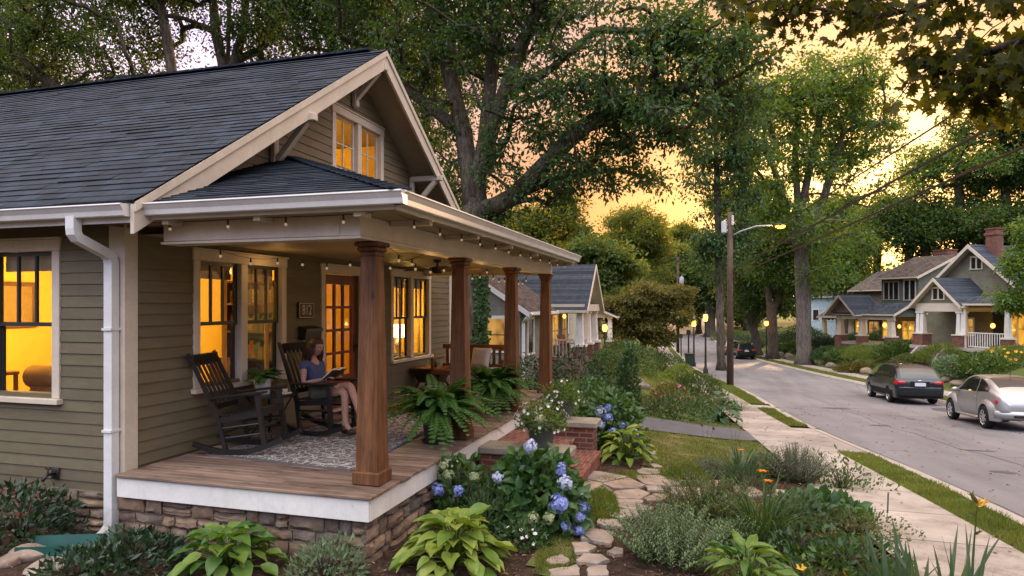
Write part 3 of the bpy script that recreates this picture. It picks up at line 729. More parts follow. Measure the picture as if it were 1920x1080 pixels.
for k in range(1,4): c = dz0+.5+(dz1-dz0-.65)*k/4; mb.box((dx0+.006,dy0+.13,c-.02),(dx1-.006,dy1-.15,c+.02))
door = part(mb, 'door', M['door'])
mb = MB(); mb.box((XW-.064,dy0+.132,dz0+.504),(XW-.061,dy1-.152,dz1-.154)); mb.build('pane', M['glass'], door)
mb = MB(); mb.ball((dx1+.05,dy1-.075,1.58),.032); mb.tube([(dx1,dy1-.075,1.58),(dx1+.04,dy1-.075,1.58)],.012); mb.bbox((dx1,dy1-.1,1.47),(dx1+.008,dy1-.05,1.76),.004); mb.build('handle', M['iron'], door, True)
# ---- rooms behind the glass
mb = MB(); mb.box((-10.6,5.45,DK-.05),(XW-.12,13.85,DK)); part(mb, 'room_floor', M['brown_wood'])
mb = MB()
mb.box((-10.6,5.42,DK),(-10.5,13.88,2.98)); mb.box((-10.5,13.78,DK),(XW-.12,13.88,2.98)); mb.box((-10.6,5.42,2.985),(XW-.11,13.88,3.02))
mb.box((-9.6,8.45,DK),(XW-.9,8.53,2.98)); mb.box((-9.6,10.55,DK),(XW-.13,10.63,2.98));
mb.box((-7.1,10.65,DK),(-7.02,11.25,2.98))
part(mb, 'room_wall', M['warm_wall'])
mb = MB(); mb.box((-7.6,8.6,3.9),(XW-.12,8.68,5.4)); mb.box((-7.6,11.2,3.9),(XW-.12,11.28,5.2)); mb.box((-7.7,8.6,3.9),(-7.6,11.28,5.4)); mb.box((-7.6,8.69,4.1),(XW-.12,11.19,4.16)); part(mb, 'attic_wall', M['warm_wall'])
mb = MB()
for y in (9.3,10.3): mb.box((XW-.30,y,4.25),(XW-.28,y+.22,5.25))
part(mb, 'attic_curtain', M['tan_fabric'])
def lamp_light(loc, e, c=(1,.62,.10), r=.12):
    l = bpy.data.lights.new('lamp_light', 'POINT'); l.energy = e; l.color = c; l.shadow_soft_size = r
    o = bpy.data.objects.new('lamp_light', l); COL.objects.link(o); o.location = loc; return o
def table_lamp(x, y, z, label, e, table=True):
    t = thing('table_lamp', label, 'lamp', (x,y,z))
    MB().lathe([(.09,0),(.09,.02),(.03,.05),(.07,.16),(.05,.26),(.015,.30),(.012,.36)], n=16).build('base', M['white_pot'], t, True)
    MB().lathe([(.17,.34),(.13,.60)], n=24).build('lamp_shade', M['lamp_shade'], t, True)
    lamp_light((x,y,z+.95), e)
mb = MB()
table_lamp(-6.2,12.6,1.25,'lit table lamp with pale base behind the far porch window',44)
k = thing('side_cabinet','small wooden cabinet carrying the lamp inside the far window','cabinet',(-6.2,12.6,DK))
q = MB(); q.bbox((-.25,-.4,.05),(.25,.4,.63),.01); [q.box((.251,-.36,.1+i*.18),(.262,.36,.25+i*.18)) for i in range(3)]; q.bbox((-.27,-.42,.632),(.27,.42,.648),.004); q.build('body',M['brown_wood'],k)
table_lamp(-9.3,6.3,1.35,'lit table lamp deep in the front room',190)
k = thing('console_table','narrow wooden console under the front room lamp','table',(-9.3,6.3,DK))
q = MB(); q.bbox((-.2,-.6,.70),(.2,.6,.748),.01); [q.box((a-.02,b-.02,0),(a+.02,b+.02,.7)) for a in (-.17,.17) for b in (-.56,.56)]; q.build('frame',M['brown_wood'],k)
table_lamp(-8.9,9.6,1.35,'lit table lamp at the end of the hallway behind the door',75)
k = thing('console_table','narrow wooden hall table seen through the front door','table',(-8.9,9.6,DK))
q = MB(); q.bbox((-.2,-.5,.70),(.2,.5,.748),.01); [q.box((a-.02,b-.02,0),(a+.02,b+.02,.7)) for a in (-.17,.17) for b in (-.46,.46)]; q.build('frame',M['brown_wood'],k)
lamp_light((-6.9,9.9,5.1), 20)
sf = thing('sofa','brown upholstered sofa with rolled back inside the side window','sofa',(-7.0,6.55,DK))
q = MB(); q.bbox((-.95,-.42,.1),(.95,.42,.44),.06); q.build('seat',M['tan_fabric'],sf)
q = MB(); q.tube([(-.95,-.36,.78),(.95,-.36,.78)],.14,14); q.bbox((-.95,-.44,.3),(.95,-.25,.8),.05); q.build('backrest',M['tan_fabric'],sf,'auto')
for sx in (-1,1): q = MB(); q.bbox((sx*.95-.1,-.44,.1),(sx*.95+.1,.42,.62),.06); q.build('armrest',M['tan_fabric'],sf)
pf = thing('picture_frame','wooden framed picture on the back wall seen through the side window','picture',(-10.492,7.75,2.25),R(90))
q = MB(); [q.bbox(a,b,.006) for a,b in (((-.45,-.04,-.36),(.45,-.006,-.30)),((-.45,-.04,.30),(.45,-.006,.36)),((-.45,-.04,-.299),(-.39,-.006,.299)),((.39,-.04,-.299),(.45,-.006,.299)))]; q.build('frame',M['brown_wood'],pf)
q = MB(); q.box((-.39,-.02,-.3),(.39,-.008,.3)); q.build('picture',M['shade_cloth'],pf)
bk = thing('bookcase','tall wooden bookcase seen through the near porch window','bookcase',(-6.28,8.28,DK))
q = MB(); q.box((-.5,-.15,0),(-.46,.15,2.0)); q.box((.46,-.15,0),(.5,.15,2.0)); q.box((-.46,.13,0),(.46,.15,2.0)); [q.box((-.46,-.15,z),(.46,.13,z+.03)) for z in (.05,.45,.85,1.25,1.65,1.97)]; q.build('carcass',M['brown_wood'],bk)
q = MB()
for z in (.48,.88,1.28,1.68):
    x = -.44
    while x < .4:
        w = random.uniform(.02,.05); q.box((x,-.1,z),(x+w-.002,.1,z+random.uniform(.17,.27))); x += w
q.build('books', stonemat('book_spine',[(.3,.1,.05),(.08,.12,.16),(.35,.28,.15),(.12,.05,.03)],.1), bk)
q = MB(); q.bbox((-6.75,7.78,DK),(-6.15,8.08,1.5),.02); 
hb = tag(q.build('upright_piano', M['brown_wood']), 'dark wooden upright cabinet seen low in the near porch window', 'cabinet')
# ---- hose tap
q = MB(); q.tube([(-6.47,5.29,.52),(-6.47,5.18,.52),(-6.47,5.13,.47)],.016); q.tube([(-6.47,5.19,.53),(-6.47,5.19,.58)],.007); q.tube([(-6.50,5.19,.585),(-6.44,5.19,.585)],.01); q.bbox((-6.52,5.262,.46),(-6.42,5.275,.58),.004)
part(q, 'hose_tap', M['iron'], True)
# ---- brick steps with stone capped cheek walls
st = thing('porch_steps','brick porch steps between two stone capped brick cheek walls','steps',(-2.82,9.2,0))
def pier(y0, y1, x1):
    q = MB(); q.box((-2.815,y0,-.6),(x1,y1,.37)); o = q.build('cheek_wall', M['brick']); o.parent = st; o.location = (2.82,-9.2,0)
    q = MB(); q.bbox((-2.815,y0-.05,.372),(x1+.06,y1+.05,.47),.018); c = q.build('stone_cap', M['cap'], o); return o
pier(8.02,8.36,-1.70); pier(10.12,10.5,-1.72)
for i, (x1, z) in enumerate(((-2.42,.40),(-2.02,.22),(-1.62,.04))):
    q = MB(); q.box((-2.815 if i == 0 else (-2.418,-2.018)[i-1], 8.362, -.6),(x1,10.118,z-.05)); q.bbox((-2.815 if i == 0 else (-2.418,-2.018)[i-1]-.02,8.362,z-.048),(x1+.025,10.118,z),.006)
    o = q.build('tread', M['brick_tread']); o.parent = st; o.location = (2.82,-9.2,0)
# ------------------------------------------------------------------ things on the porch
# rug with a floral line pattern
def rugmat():
    m, nt, out = newmat('grey_floral_rug'); v = coords(nt)
    w = N(nt, 'ShaderNodeVectorMath', operation='ADD'); sc = N(nt, 'ShaderNodeVectorMath', operation='SCALE'); sc.inputs['Scale'].default_value = .16
    nn = N(nt, 'ShaderNodeTexNoise'); nn.inputs['Scale'].default_value = 5; L_(nt, v, nn.inputs['Vector']); L_(nt, nn.outputs['Color'], sc.inputs[0]); L_(nt, v, w.inputs[0]); L_(nt, sc.outputs[0], w.inputs[1])
    vo = N(nt, 'ShaderNodeTexVoronoi', feature='DISTANCE_TO_EDGE'); vo.inputs['Scale'].default_value = 9; L_(nt, w.outputs[0], vo.inputs['Vector'])
    v2 = N(nt, 'ShaderNodeTexVoronoi', feature='F1'); v2.inputs['Scale'].default_value = 16; L_(nt, w.outputs[0], v2.inputs['Vector'])
    a = math_(nt, 'LESS_THAN', vo.outputs['Distance'], .05); b = math_(nt, 'LESS_THAN', math_(nt, 'ABSOLUTE', math_(nt, 'SUBTRACT', v2.outputs['Distance'], .30)), .05)
    f = math_(nt, 'MAXIMUM', a, b); n = noise(nt, v, 120, 2)
    col = mixc(nt, f, (.135,.122,.118), (.50,.46,.41)); col = mixc(nt, .5, col, ramp(nt, n, [(.3,(.6,.6,.6)),(.7,(1.3,1.3,1.3))]), 'MULTIPLY')
    principled(nt, out, col, .95, .1, 0, bump(nt, n, .4, .005)); return m
rg = thing('rug','grey woven rug with pale floral pattern on the porch deck','rug',(0,0,0))
q = MB(); c = [(-5.33,6.12),(-3.42,5.92),(-3.62,9.15),(-5.05,9.3)]
g = 14; vs = []; fs = []
for i in range(g+1):
    for j in range(g+1):
        a = Vector(c[0]).lerp(Vector(c[1]), i/g); b = Vector(c[3]).lerp(Vector(c[2]), i/g); p = a.lerp(b, j/g); vs.append((p.x,p.y,DK+.008+random.uniform(0,.002)))
for i in range(g):
    for j in range(g): k = i*(g+1)+j; fs.append((k,k+1,k+g+2,k+g+1))
q.add(vs, fs); q.build('pile', rugmat(), rg)
q = MB()
for i in range(4):
    a = Vector((*c[i],DK+.006)); b = Vector((*c[(i+1)%4],DK+.006)); q.bar(a, b, .035, .014)
q.build('border', plain('rug_border',(.13,.12,.12),.95,.1), rg)
dm = thing('doormat','orange brown coir mat on the deck before the front door','mat',(-4.75,9.95,DK))
q = MB(); q.bbox((-.32,-.42,.002),(.32,.42,.02),.006); q.build('coir', plain('coir',(.30,.15,.06),.95,.1,var=.3,nscale=60,bmp=.5), dm)
# rocking chair, facing +x
def rocker_chair(label, loc, rz, tilt=0):
    t = thing('rocking_chair', label, 'rocking chair', loc, rz)
    t.rotation_euler.y = tilt; mt = M['black']
    zc = lambda x: .03+(x-.0)**2/2.1
    for s in (-1,1):
        y = s*.27; q = MB(); q.path([(x, y, zc(x)) for x in np.linspace(-.56,.44,15)], .042, .055, (0,0,1)); q.build('rocker', mt, t, False)
        q = MB(); q.bar((-.20,y,zc(-.2)+.02),(-.24,y,.44),.045,.045,(1,0,0)); q.bar((-.24,y,.44),(-.50,y,1.17),.05,.045,(1,0,0),0,.036,.03); q.build('back_post', mt, t)
        q = MB(); q.bar((.25,y,zc(.25)+.02),(.23,y,.635),.05,.05,(1,0,0)); q.build('front_leg', mt, t)
        q = MB(); q.bbox((-.30,y-.045+s*.01,.637),(.33,y+.055+s*.0,.664),.01); q.build('armrest', mt, t)
    q = MB()
    for z, x0, x1 in ((.20,-.215,.243),(.31,-.225,.240)):
        for s in (-1,1): q.tube([(x0,s*.27,z),(x1,s*.27,z+.01)], .013, 8)
    for z, x in ((.17,.245),(.28,.243),(.25,-.22)): q.tube([(x,-.26,z),(x,.26,z)], .013, 8)
    q.build('stretcher', mt, t)
    q = MB(); q.bar((-.23,-.27,.40),(.24,-.27,.425),.03,.06); q.bar((-.23,.27,.40),(.24,.27,.425),.03,.06); q.bar((.25,-.28,.425),(.25,.28,.425),.03,.06)
    for k in range(9):
        x = -.22+k*.055; q.bbox((x,-.275,.432+.012*abs(k-3)/3),(x+.046,.275,.452+.012*abs(k-3)/3),.005)
    q.build('seat', mt, t)
    q = MB(); f = lambda z: -.24-(z-.44)*.356
    q.bar((f(1.09),-.25,1.09),(f(1.09),.25,1.09),.026,.13,(.33,0,1)); q.bar((f(.55),-.25,.55),(f(.55),.25,.55),.024,.06,(.33,0,1))
    for k in range(5):
        y = -.17+k*.085; q.bar((f(.56)+.0,y,.56),(f(1.06),y,1.06),.034,.014,(1,0,.3))
    q.build('backrest', mt, t); return t
rocker_chair('empty black wooden rocking chair on the near corner of the rug', (-4.96,6.46,DK+.012), R(12), R(-7))
rocker_chair('black wooden rocking chair with the reading person in it', (-4.76,7.60,DK+.012), R(-2), R(-1))
# ---- the reader: skin over a skeleton, clothes as children
def skinned(name, verts, edges, radii, mat, parent=None, sub=2, root=0, loc=(0,0,0), rot=0):
    me = bpy.data.meshes.new(name); me.from_pydata(verts, edges, []); o = bpy.data.objects.new(name, me); COL.objects.link(o)
    o.modifiers.new('s','SKIN'); 
    for i, r in enumerate(radii):
        d = me.skin_vertices[0].data[i]; d.radius = (r,r) if not isinstance(r, tuple) else r; d.use_root = (i == root)
    ss = o.modifiers.new('b','SUBSURF'); ss.levels = sub; ss.render_levels = sub
    dg = bpy.context.evaluated_depsgraph_get(); nm = bpy.data.meshes.new_from_object(o.evaluated_get(dg)); bpy.data.objects.remove(o)
    nm.materials.clear(); nm.materials.append(mat); nm.polygons.foreach_set('use_smooth', [True]*len(nm.polygons)); nm.name = name
    return nm
skin = plain('skin', (.42,.235,.165), .5, .35, var=.06, nscale=10)
hairm = plain('brown_hair', (.050,.024,.014), .55, .4, var=.3, nscale=60, stretch=(1,1,.15))
shirt = plain('blue_tee', (.075,.095,.17), .85, .1, var=.12, nscale=25, bmp=.2); short = plain('grey_shorts', (.075,.075,.06), .85, .1, var=.12, nscale=25, bmp=.2)
pers = thing('person','person in blue tee and grey shorts reading an open book, legs crossed','person',(-4.75,7.60,DK+.030),R(-4)); pers.scale = (.92,.92,.92)
# joints (local: facing +x, the viewer's side is -y)
J = dict(pel=(-.12,0,.54), bel=(-.17,0,.68), che=(-.24,0,.86), ncb=(-.25,0,1.0), nck=(-.235,0,1.06), hd=(-.20,0,1.13),
 shr=(-.25,-.18,.93), elr=(-.20,-.25,.68), wrr=(.03,-.14,.735), har=(.085,-.115,.755), shl=(-.25,.18,.93), ell=(-.18,.26,.69), wrl=(.05,.12,.735), hal=(.10,.085,.755),
 hpr=(-.07,-.10,.52), knr=(.38,-.12,.585), anr=(.40,-.14,.10), tor=(.52,-.15,.045), her=(.37,-.14,.05), hpl=(-.07,.10,.53), knl=(.40,-.02,.655), anl=(.60,-.12,.32), tol=(.70,-.12,.24), hel=(.59,-.10,.28))
keys = list(J); ix = {k:i for i,k in enumerate(keys)}
E_ = [('pel','bel'),('bel','che'),('che','ncb'),('ncb','nck'),('nck','hd'),('che','shr'),('shr','elr'),('elr','wrr'),('wrr','har'),('che','shl'),('shl','ell'),('ell','wrl'),('wrl','hal'),
 ('pel','hpr'),('hpr','knr'),('knr','anr'),('anr','tor'),('anr','her'),('pel','hpl'),('hpl','knl'),('knl','anl'),('anl','tol'),('anl','hel')]
rad = dict(pel=.12,bel=.11,che=.125,ncb=.06,nck=.045,hd=.055,shr=.055,elr=.038,wrr=.026,har=.036,shl=.055,ell=.038,wrl=.026,hal=.036,hpr=.096,knr=.062,anr=.036,tor=.034,her=.034,hpl=.096,knl=.062,anl=.036,tol=.032,hel=.032)
def sub_skel(ks, es, scale=1.0, add=0.0, extra=None):
    K = list(ks); I = {k:i for i,k in enumerate(K)}; P = dict(J); 
    if extra: P.update(extra[0])
    r = dict(rad); 
    if extra: r.update(extra[1])
    return [P[k] for k in K], [(I[a],I[b]) for a,b in es], [r[k]*scale+add for k in K]
v, e, r = sub_skel(keys, E_)
body = skinned('body', v, e, r, skin, sub=2)
bm = bmesh.new(); bm.from_mesh(body)
q = MB()                                            # head with face: skull, jaw, nose, brow, ears
def headf(p):
    x, y, z = p
    if z < 0: y *= 1-.22*(-z)**1.5; x *= 1-.06*(-z)
    if x > .5 and abs(y) < .35: x += .10*math.exp(-((z+.10)/.22)**2)*math.exp(-(y/.13)**2)*1.4   # nose
    if x > .4: x -= .06*math.exp(-((z-.12)/.12)**2)*math.exp(-((abs(y)-.36)/.16)**2)             # eye sockets
    if x > .4: x += .05*math.exp(-((z+.48)/.08)**2)*math.exp(-(y/.25)**2)                          # lips
    if x > .3 and z < -.6: x += .10*math.exp(-((z+.8)/.2)**2)
    return Vector((x,y,z))
q.ball((0,0,0), (.098,.077,.122), 40, 28, 0, headf)
for s in (-1,1): q.ball((-.005,s*.077,-.01), (.018,.008,.03), 8, 6)
rot = Matrix.Translation((-.175,0,1.165))@Euler((0,R(24),R(-8))).to_matrix().to_4x4()
hv = [rot@Vector(p) for p in q.v]
me2 = bpy.data.meshes.new('h'); me2.from_pydata([p[:] for p in hv], [], q.f); bm.from_mesh(me2)
def hand(bm, wrist, palm, fw, up, out):            # five fingers closed round the book's edge
    fw, up, out = Vector(fw).normalized(), Vector(up).normalized(), Vector(out).normalized(); P = Vector(palm); q = MB()
    for k, (ln, o_) in enumerate(((.066,-.027),(.074,-.009),(.070,.010),(.056,.027))):
        b = P+fw*.03+out*o_; q.tube([b-fw*.02, b+fw*ln*.4+up*.004, b+fw*ln*.78-up*.006, b+fw*ln-up*.02], [.0095,.009,.0085,.006], 7)
    b = P+out*.034; q.tube([P+out*.02-fw*.01, b+fw*.02+up*.02, b*1+fw*.045+up*.034], [.012,.0105,.007], 7)
    m = bpy.data.meshes.new('x'); m.from_pydata(q.v, [], q.f); bm.from_mesh(m)
hand(bm, J['wrr'], J['har'], (1,.25,.1), (0,0,1), (0,1,0)); hand(bm, J['wrl'], J['hal'], (1,-.25,.1), (0,0,1), (0,-1,0))
for f in bm.faces: f.smooth = True
bm.to_mesh(body); bm.free()
bo = link('body', body, pers)
q = MB()                                            # eyes, brows and mouth as their own small meshes
for s in (-1,1):
    q.ball(tuple(rot@Vector((.086,s*.030,.014))), .0105, 8, 6)
q.build('eye', plain('eye_white',(.6,.58,.55),.2,.5,var=.02), bo, True)
q = MB(); q.tube([rot@Vector((.094,y,-.058-abs(y)*.15)) for y in (-.022,-.01,0,.01,.022)], [.002,.005,.006,.005,.002], 8); q.build('mouth', plain('lip',(.38,.12,.10),.4,.3), bo, True)
q = MB(); [q.tube([rot@Vector((.092,s*.016,.036)), rot@Vector((.090,s*.03,.041)), rot@Vector((.080,s*.045,.034))], [.003,.004,.002], 6) for s in (-1,1)]
hr = q.build('eyebrow', hairm, bo, True)
q = MB()                                            # shoulder length hair: cap and strands
def cap_(p):
    x, y, z = p
    if x > .35 and z < .55: x = .35+(x-.35)*.1
    return Vector((x,y,z))
q.ball((-.012,0,.022), (.112,.096,.125), 24, 16, 0, cap_)
rr = random.Random(5)
for k in range(150):
    a = rr.uniform(R(58), R(302)); b = Vector((math.cos(a)*.088-.012, math.sin(a)*.084, .05)); ln = rr.uniform(.17,.30)
    w = rr.uniform(-.02,.02)
    q.tube([b, b+Vector((math.cos(a)*.026,math.sin(a)*.026,-ln*.4)), b+Vector((math.cos(a)*.03+w,math.sin(a)*.034+w,-ln*.75)), b+Vector((math.cos(a)*.018+w*2,math.sin(a)*.02,-ln))], [.012,.014,.012,.003], 5)
q.v = [(rot@Vector(p))[:] for p in q.v]; q.build('hair', hairm, pers, True)
ex = ({'sr':(-.232,-.207,.845),'sl':(-.227,.21,.845)}, {'sr':.056,'sl':.056})
v, e, r = sub_skel(['pel','bel','che','ncb','shr','sr','shl','sl'], [('pel','bel'),('bel','che'),('che','ncb'),('che','shr'),('shr','sr'),('che','shl'),('shl','sl')], 1, .014, ex)
link('tee_shirt', skinned('tee_shirt', v, e, r, shirt, sub=2), pers)
ex = ({'tr':(.19,-.11,.565),'tl':(.19,.03,.60)}, {'tr':.082,'tl':.082})
v, e, r = sub_skel(['pel','hpr','tr','hpl','tl'], [('pel','hpr'),('hpr','tr'),('pel','hpl'),('hpl','tl')], 1, .013, ex)
link('shorts', skinned('shorts', v, e, r, short, sub=2), pers)
q = MB()
for a, b in (('her','tor'),('hel','tol')):
    p, t = Vector(J[a]), Vector(J[b]); q.tube([p-(t-p)*.18, p, p.lerp(t,.5), t, t+(t-p)*.35], [.028,.043,.045,.042,.02], 10)
q.build('shoe', plain('brown_shoe',(.06,.03,.02),.5,.3), pers, True)
bk = thing('book','open book with dark cover held by the reading person','book',(-4.75,7.60,DK+.030),R(-4)); bk.scale = (.92,.92,.92)
rb = Matrix.Translation((.155,-.02,.79))@Euler((0,R(-38),0)).to_matrix().to_4x4()
q = MB(); q.path([rb@Vector((0,y,.012*abs(y)*8)) for y in np.linspace(-.165,.165,9)], .215, .006, rb.to_3x3()@Vector((0,0,1))); q.build('cover', M['black'], bk)
q = MB()
for s in (-1,1): q.path([rb@Vector((0,s*y,.012+.012*abs(y)*8+.02*math.sin(PI*min(1,y/.16)))) for y in np.linspace(.004,.158,8)], .2, .018, rb.to_3x3()@Vector((0,0,1)))
q.build('pages', plain('paper',(.70,.66,.56),.9,.1,var=.03), bk)
# ---- side table with potted fern, candle and a folded note
tb = thing('side_table','small round black iron table between the rocking chairs','table',(-5.22,7.08,DK+.01))
MB().lathe([(.30,.52),(.30,.54),(.28,.545)], n=28).build('table_top', M['iron'], tb)
for a in (40,130,220,310):
    ca, sa = math.cos(R(a)), math.sin(R(a)); q = MB(); q.tube([(ca*r, sa*r, z) for r, z in ((.27,.52),(.20,.40),(.13,.26),(.16,.12),(.29,0))], .011, 8); q.build('leg', M['iron'], tb, True)
q = MB(); q.tube([(math.cos(a)*.14, math.sin(a)*.14, .25) for a in np.linspace(0,2*PI,25)], .008, 6); q.build('ring', M['iron'], tb, True)
def frond_mesh(n, ln, droop, width, base_r, seed, up=.9, pin=18):
    """arching fern fronds, each a row of paired leaflets"""
    rr = np.random.default_rng(seed); C = []; D = []; NN = []; Ls = []; stems = MB()
    for k in range(n):
        a = rr.uniform(0,2*PI); el = rr.uniform(.3,1.55)*up; l = ln*rr.uniform(.65,1.08); d = droop*rr.uniform(.7,1.3)
        h = np.array([math.cos(a)*math.cos(el), math.sin(a)*math.cos(el), math.sin(el)]); p0 = np.array([math.cos(a)*base_r*rr.random(), math.sin(a)*base_r*rr.random(), 0]); pts = []
        for t in np.linspace(0,1,pin): pts.append(p0+h*l*t-np.array([0,0,1])*d*l*t**2.2+np.array([math.cos(a),math.sin(a),0])*.15*l*t*t)
        pts = np.array(pts); tw = rr.uniform(-.4,.4)
        for i in range(1,pin):
            T = unit(pts[i]-pts[i-1]); S = unit(np.cross(T, [0,0,1])+np.array([0,0,tw*.5])); t = i/pin
            w = width*(math.sin(PI*min(1,t*.93+.07))**.7)
            for s in (-1,1): C.append(pts[i]); D.append(S*s+T*.35-np.array([0,0,.25])); NN.append(np.cross(T,S)); Ls.append(w)
        stems.tube([tuple(p) for p in pts[::4]], .003, 4)
    return leaves(C, D, NN, np.array(Ls), np.maximum(.012, ln/pin*1.0), FOLD), stems
def merge_stems(vf, st):
    v, f = vf; sv = np.array(st.v) if st.v else np.zeros((0,3)); q = []
    for fc in st.f:
        if len(fc) == 4: q.append(fc)
    if not len(sv): return v, f
    return np.concatenate([v,sv]), np.concatenate([f, np.array(q)+len(v)])
def potted_fern(name, label, loc, pot_r, pot_h, potmat, n, ln, droop, width, seed, saucer=True):
    t = thing(name, label, 'plant', loc)
    MB().lathe([(pot_r*.72,0),(pot_r*.95,pot_h*.85),(pot_r*1.06,pot_h*.86),(pot_r*1.08,pot_h),(pot_r*.95,pot_h),(pot_r*.93,pot_h*.93)], n=24).build('pot', potmat, t, 'auto')
    if saucer: MB().lathe([(pot_r*.9,0.001),(pot_r*1.0,.03),(pot_r*.92,.03),(pot_r*.88,.012)], n=24).build('saucer', potmat, t, 'auto')
    vf, st = frond_mesh(n, ln, droop, width, pot_r*.5, seed); v, f = merge_stems(vf, st)
    o = link('foliage', np_mesh('foliage', v, f, M['fern']), t); o.location.z = pot_h*.95; return t
potted_fern('potted_fern','small fern in a pale glazed pot on the iron side table',(-5.28,7.02,DK+.56),.11,.19,M['white_pot'],46,.30,.55,.06,11,False)
potted_fern('potted_fern','large fern in a dark pot nearest the corner column',(-3.17,7.48,DK+.001),.19,.36,M['terracotta'],150,.80,.62,.085,12)
potted_fern('potted_fern','large fern in a dark pot farther along the deck',(-3.24,9.80,DK+.001),.19,.36,M['terracotta'],140,.80,.55,.085,13)
cd = thing('candle','small cream candle on a white dish on the side table','candle',(-5.04,7.13,DK+.556))
MB().lathe([(.07,0),(.085,.012),(.07,.014),(.0,.014)], n=18).build('dish', M['white'], cd, True); MB().lathe([(.032,.015),(.032,.06),(.0,.058)], n=14).build('wax', plain('wax',(.55,.42,.25),.5,.3), cd, True)
wt = thing('wicker_table','dark wicker side table under the far porch window','table',(-5.2,12.05,DK))
q = MB(); q.add([(-.30,-.30,.42),(.30,-.30,.42),(.30,.30,.42),(-.30,.30,.42),(-.20,-.2,.16),(.2,-.2,.16),(.2,.2,.16),(-.2,.2,.16)], [(3,2,1,0),(0,1,5,4),(1,2,6,5),(2,3,7,6),(3,0,4,7),(4,5,6,7)])
q.build('basket', wood('wicker',(.02,.014,.01),(.06,.04,.025),'x',.6,4,.1), wt)
q = MB(); q.bbox((-.33,-.33,.422),(.33,.33,.448),.01); q.build('table_top', M['bench'], wt)
for sx in (-1,1):
    for sy in (-1,1): q = MB(); q.bar((sx*.19,sy*.19,.17),(sx*.27,sy*.27,0),.035,.035); q.build('leg', M['iron'], wt)
wp = thing('wire_plant_stand','little trailing plant in a wire holder on the wicker table','plant',(-5.15,12.05,DK+.45))
q = MB(); q.tube([(0,0,.0),(.02,0,.14),(.0,.0,.24),(-.07,0,.26),(-.1,0,.2)], .006, 6); q.lathe([(.05,0),(.055,.08),(.05,.08)], n=12); q.build('holder', M['iron'], wp, True)
n = 60; C = RNG.normal(size=(n,3))*[.07,.07,.035]+[0,0,.1]; v, f = leaves(C, rnd_dirs(n)*[1,1,.4]-[0,0,.5], rnd_dirs(n)*.4+[0,0,1], .05, .028, FOLD); link('foliage', np_mesh('foliage', v, f, M['green_tree']), wp)
# ---- slatted porch bench with a cushion
bn = thing('porch_bench','red brown slatted wooden bench at the far end of the porch','bench',(-4.35,11.95,DK))
q = MB()
for k in range(6): q.bbox((-.68,-.28+k*.085,.405),(.68,-.205+k*.085,.43),.006)
q.build('seat', M['bench'], bn)
q = MB(); q.bbox((-.70,.25,.80),(.70,.29,.89),.01); q.bbox((-.70,.25,.46),(.70,.29,.52),.01)
for k in range(11): q.bbox((-.63+k*.12,.256,.522),(-.57+k*.12,.282,.798),.004)
q.build('backrest', M['bench'], bn)
for s in (-1,1):
    q = MB(); q.bbox((s*.69-.03,-.30,.62),(s*.69+.03,.25,.65),.01); q.bbox((s*.69-.025,-.28,.43),(s*.69+.025,-.23,.619),.006); q.build('armrest', M['bench'], bn)
    for y in (-.27,.25): q = MB(); q.bbox((s*.69-.025,y-.025,0),(s*.69+.025,y+.025,.404 if y < 0 else .46),.006); q.build('leg', M['bench'], bn)
q = MB(); q.bbox((-.68,-.295,.34),(.68,-.27,.403),.006); q.build('apron', M['bench'], bn)
cu = thing('cushion','pale linen cushion leaning on the porch bench','cushion',(-4.22,12.0,DK+.44)); cu.rotation_euler = (R(-18),0,R(-14))
vs = []; fs = []; g = 12
for sd in (-1,1):
    for i in range(g+1):
        for j in range(g+1):
            u, w = i/g*2-1, j/g*2-1; th = .075*((1-u**4)*(1-w**4))**.5; k = 1-.06*(1-abs(u))*abs(w)-.0; vs.append((u*.21*(1-.06*(1-w*w)), sd*th, .21+w*.21*(1-.06*(1-u*u))))
for sd in range(2):
    for i in range(g):
        for j in range(g): k = sd*(g+1)**2+i*(g+1)+j; fs.append((k,k+1,k+g+2,k+g+1))
MB().add(vs, fs).build('cover', plain('linen',(.50,.43,.36),.9,.1,var=.08,nscale=20,bmp=.2), cu, True)
# ---- number plaque, mailbox, fan
pq = thing('house_number_plaque','dark plaque with pale number 812 by the front door','sign',(XW+.025,8.36,2.175))
q = MB(); q.bbox((0,-.19,-.115),(.022,.19,.115),.004); q.build('plate', plain('plaque_black',(.018,.014,.013),.4,.4), pq)
q = MB(); bz = plain('pale_bronze',(.42,.36,.28),.4,.4,.2,var=.1)
for a, b in (((.0225,-.18,-.105),(.027,.18,-.097)),((.0225,-.18,.097),(.027,.18,.105)),((.0225,-.18,-.096),(.027,-.172,.096)),((.0225,.172,-.096),(.027,.18,.096))): q.box(a, b)
q.build('border', bz, pq)
def text(s, size, mat, parent, loc, rot, name='lettering', ext=.003, sx=1):
    cu_ = bpy.data.curves.new(name, 'FONT'); cu_.body = s; cu_.size = size; cu_.extrude = ext; cu_.align_x = 'CENTER'; cu_.align_y = 'CENTER'
    o = bpy.data.objects.new(name, cu_); COL.objects.link(o); dg = bpy.context.evaluated_depsgraph_get(); me = bpy.data.meshes.new_from_object(o.evaluated_get(dg)); bpy.data.objects.remove(o)
    me.materials.clear(); me.materials.append(mat); o = link(name, me, parent); o.location = loc; o.rotation_euler = rot; o.scale = (sx,1,1); return o
text('812', .20, bz, pq, (.026,0,-.0), (R(90),0,R(90)), 'digits', .003, .80)
mbx = thing('wall_mailbox','black metal mailbox on the wall under the number plaque','mailbox',(XW+.025,8.4,1.85))
q = MB(); q.prism([(0,-.09),(.11,-.09),(.12,.05),(0,.09)], 'y', -.2, .2); q.build('box', M['black'], mbx)
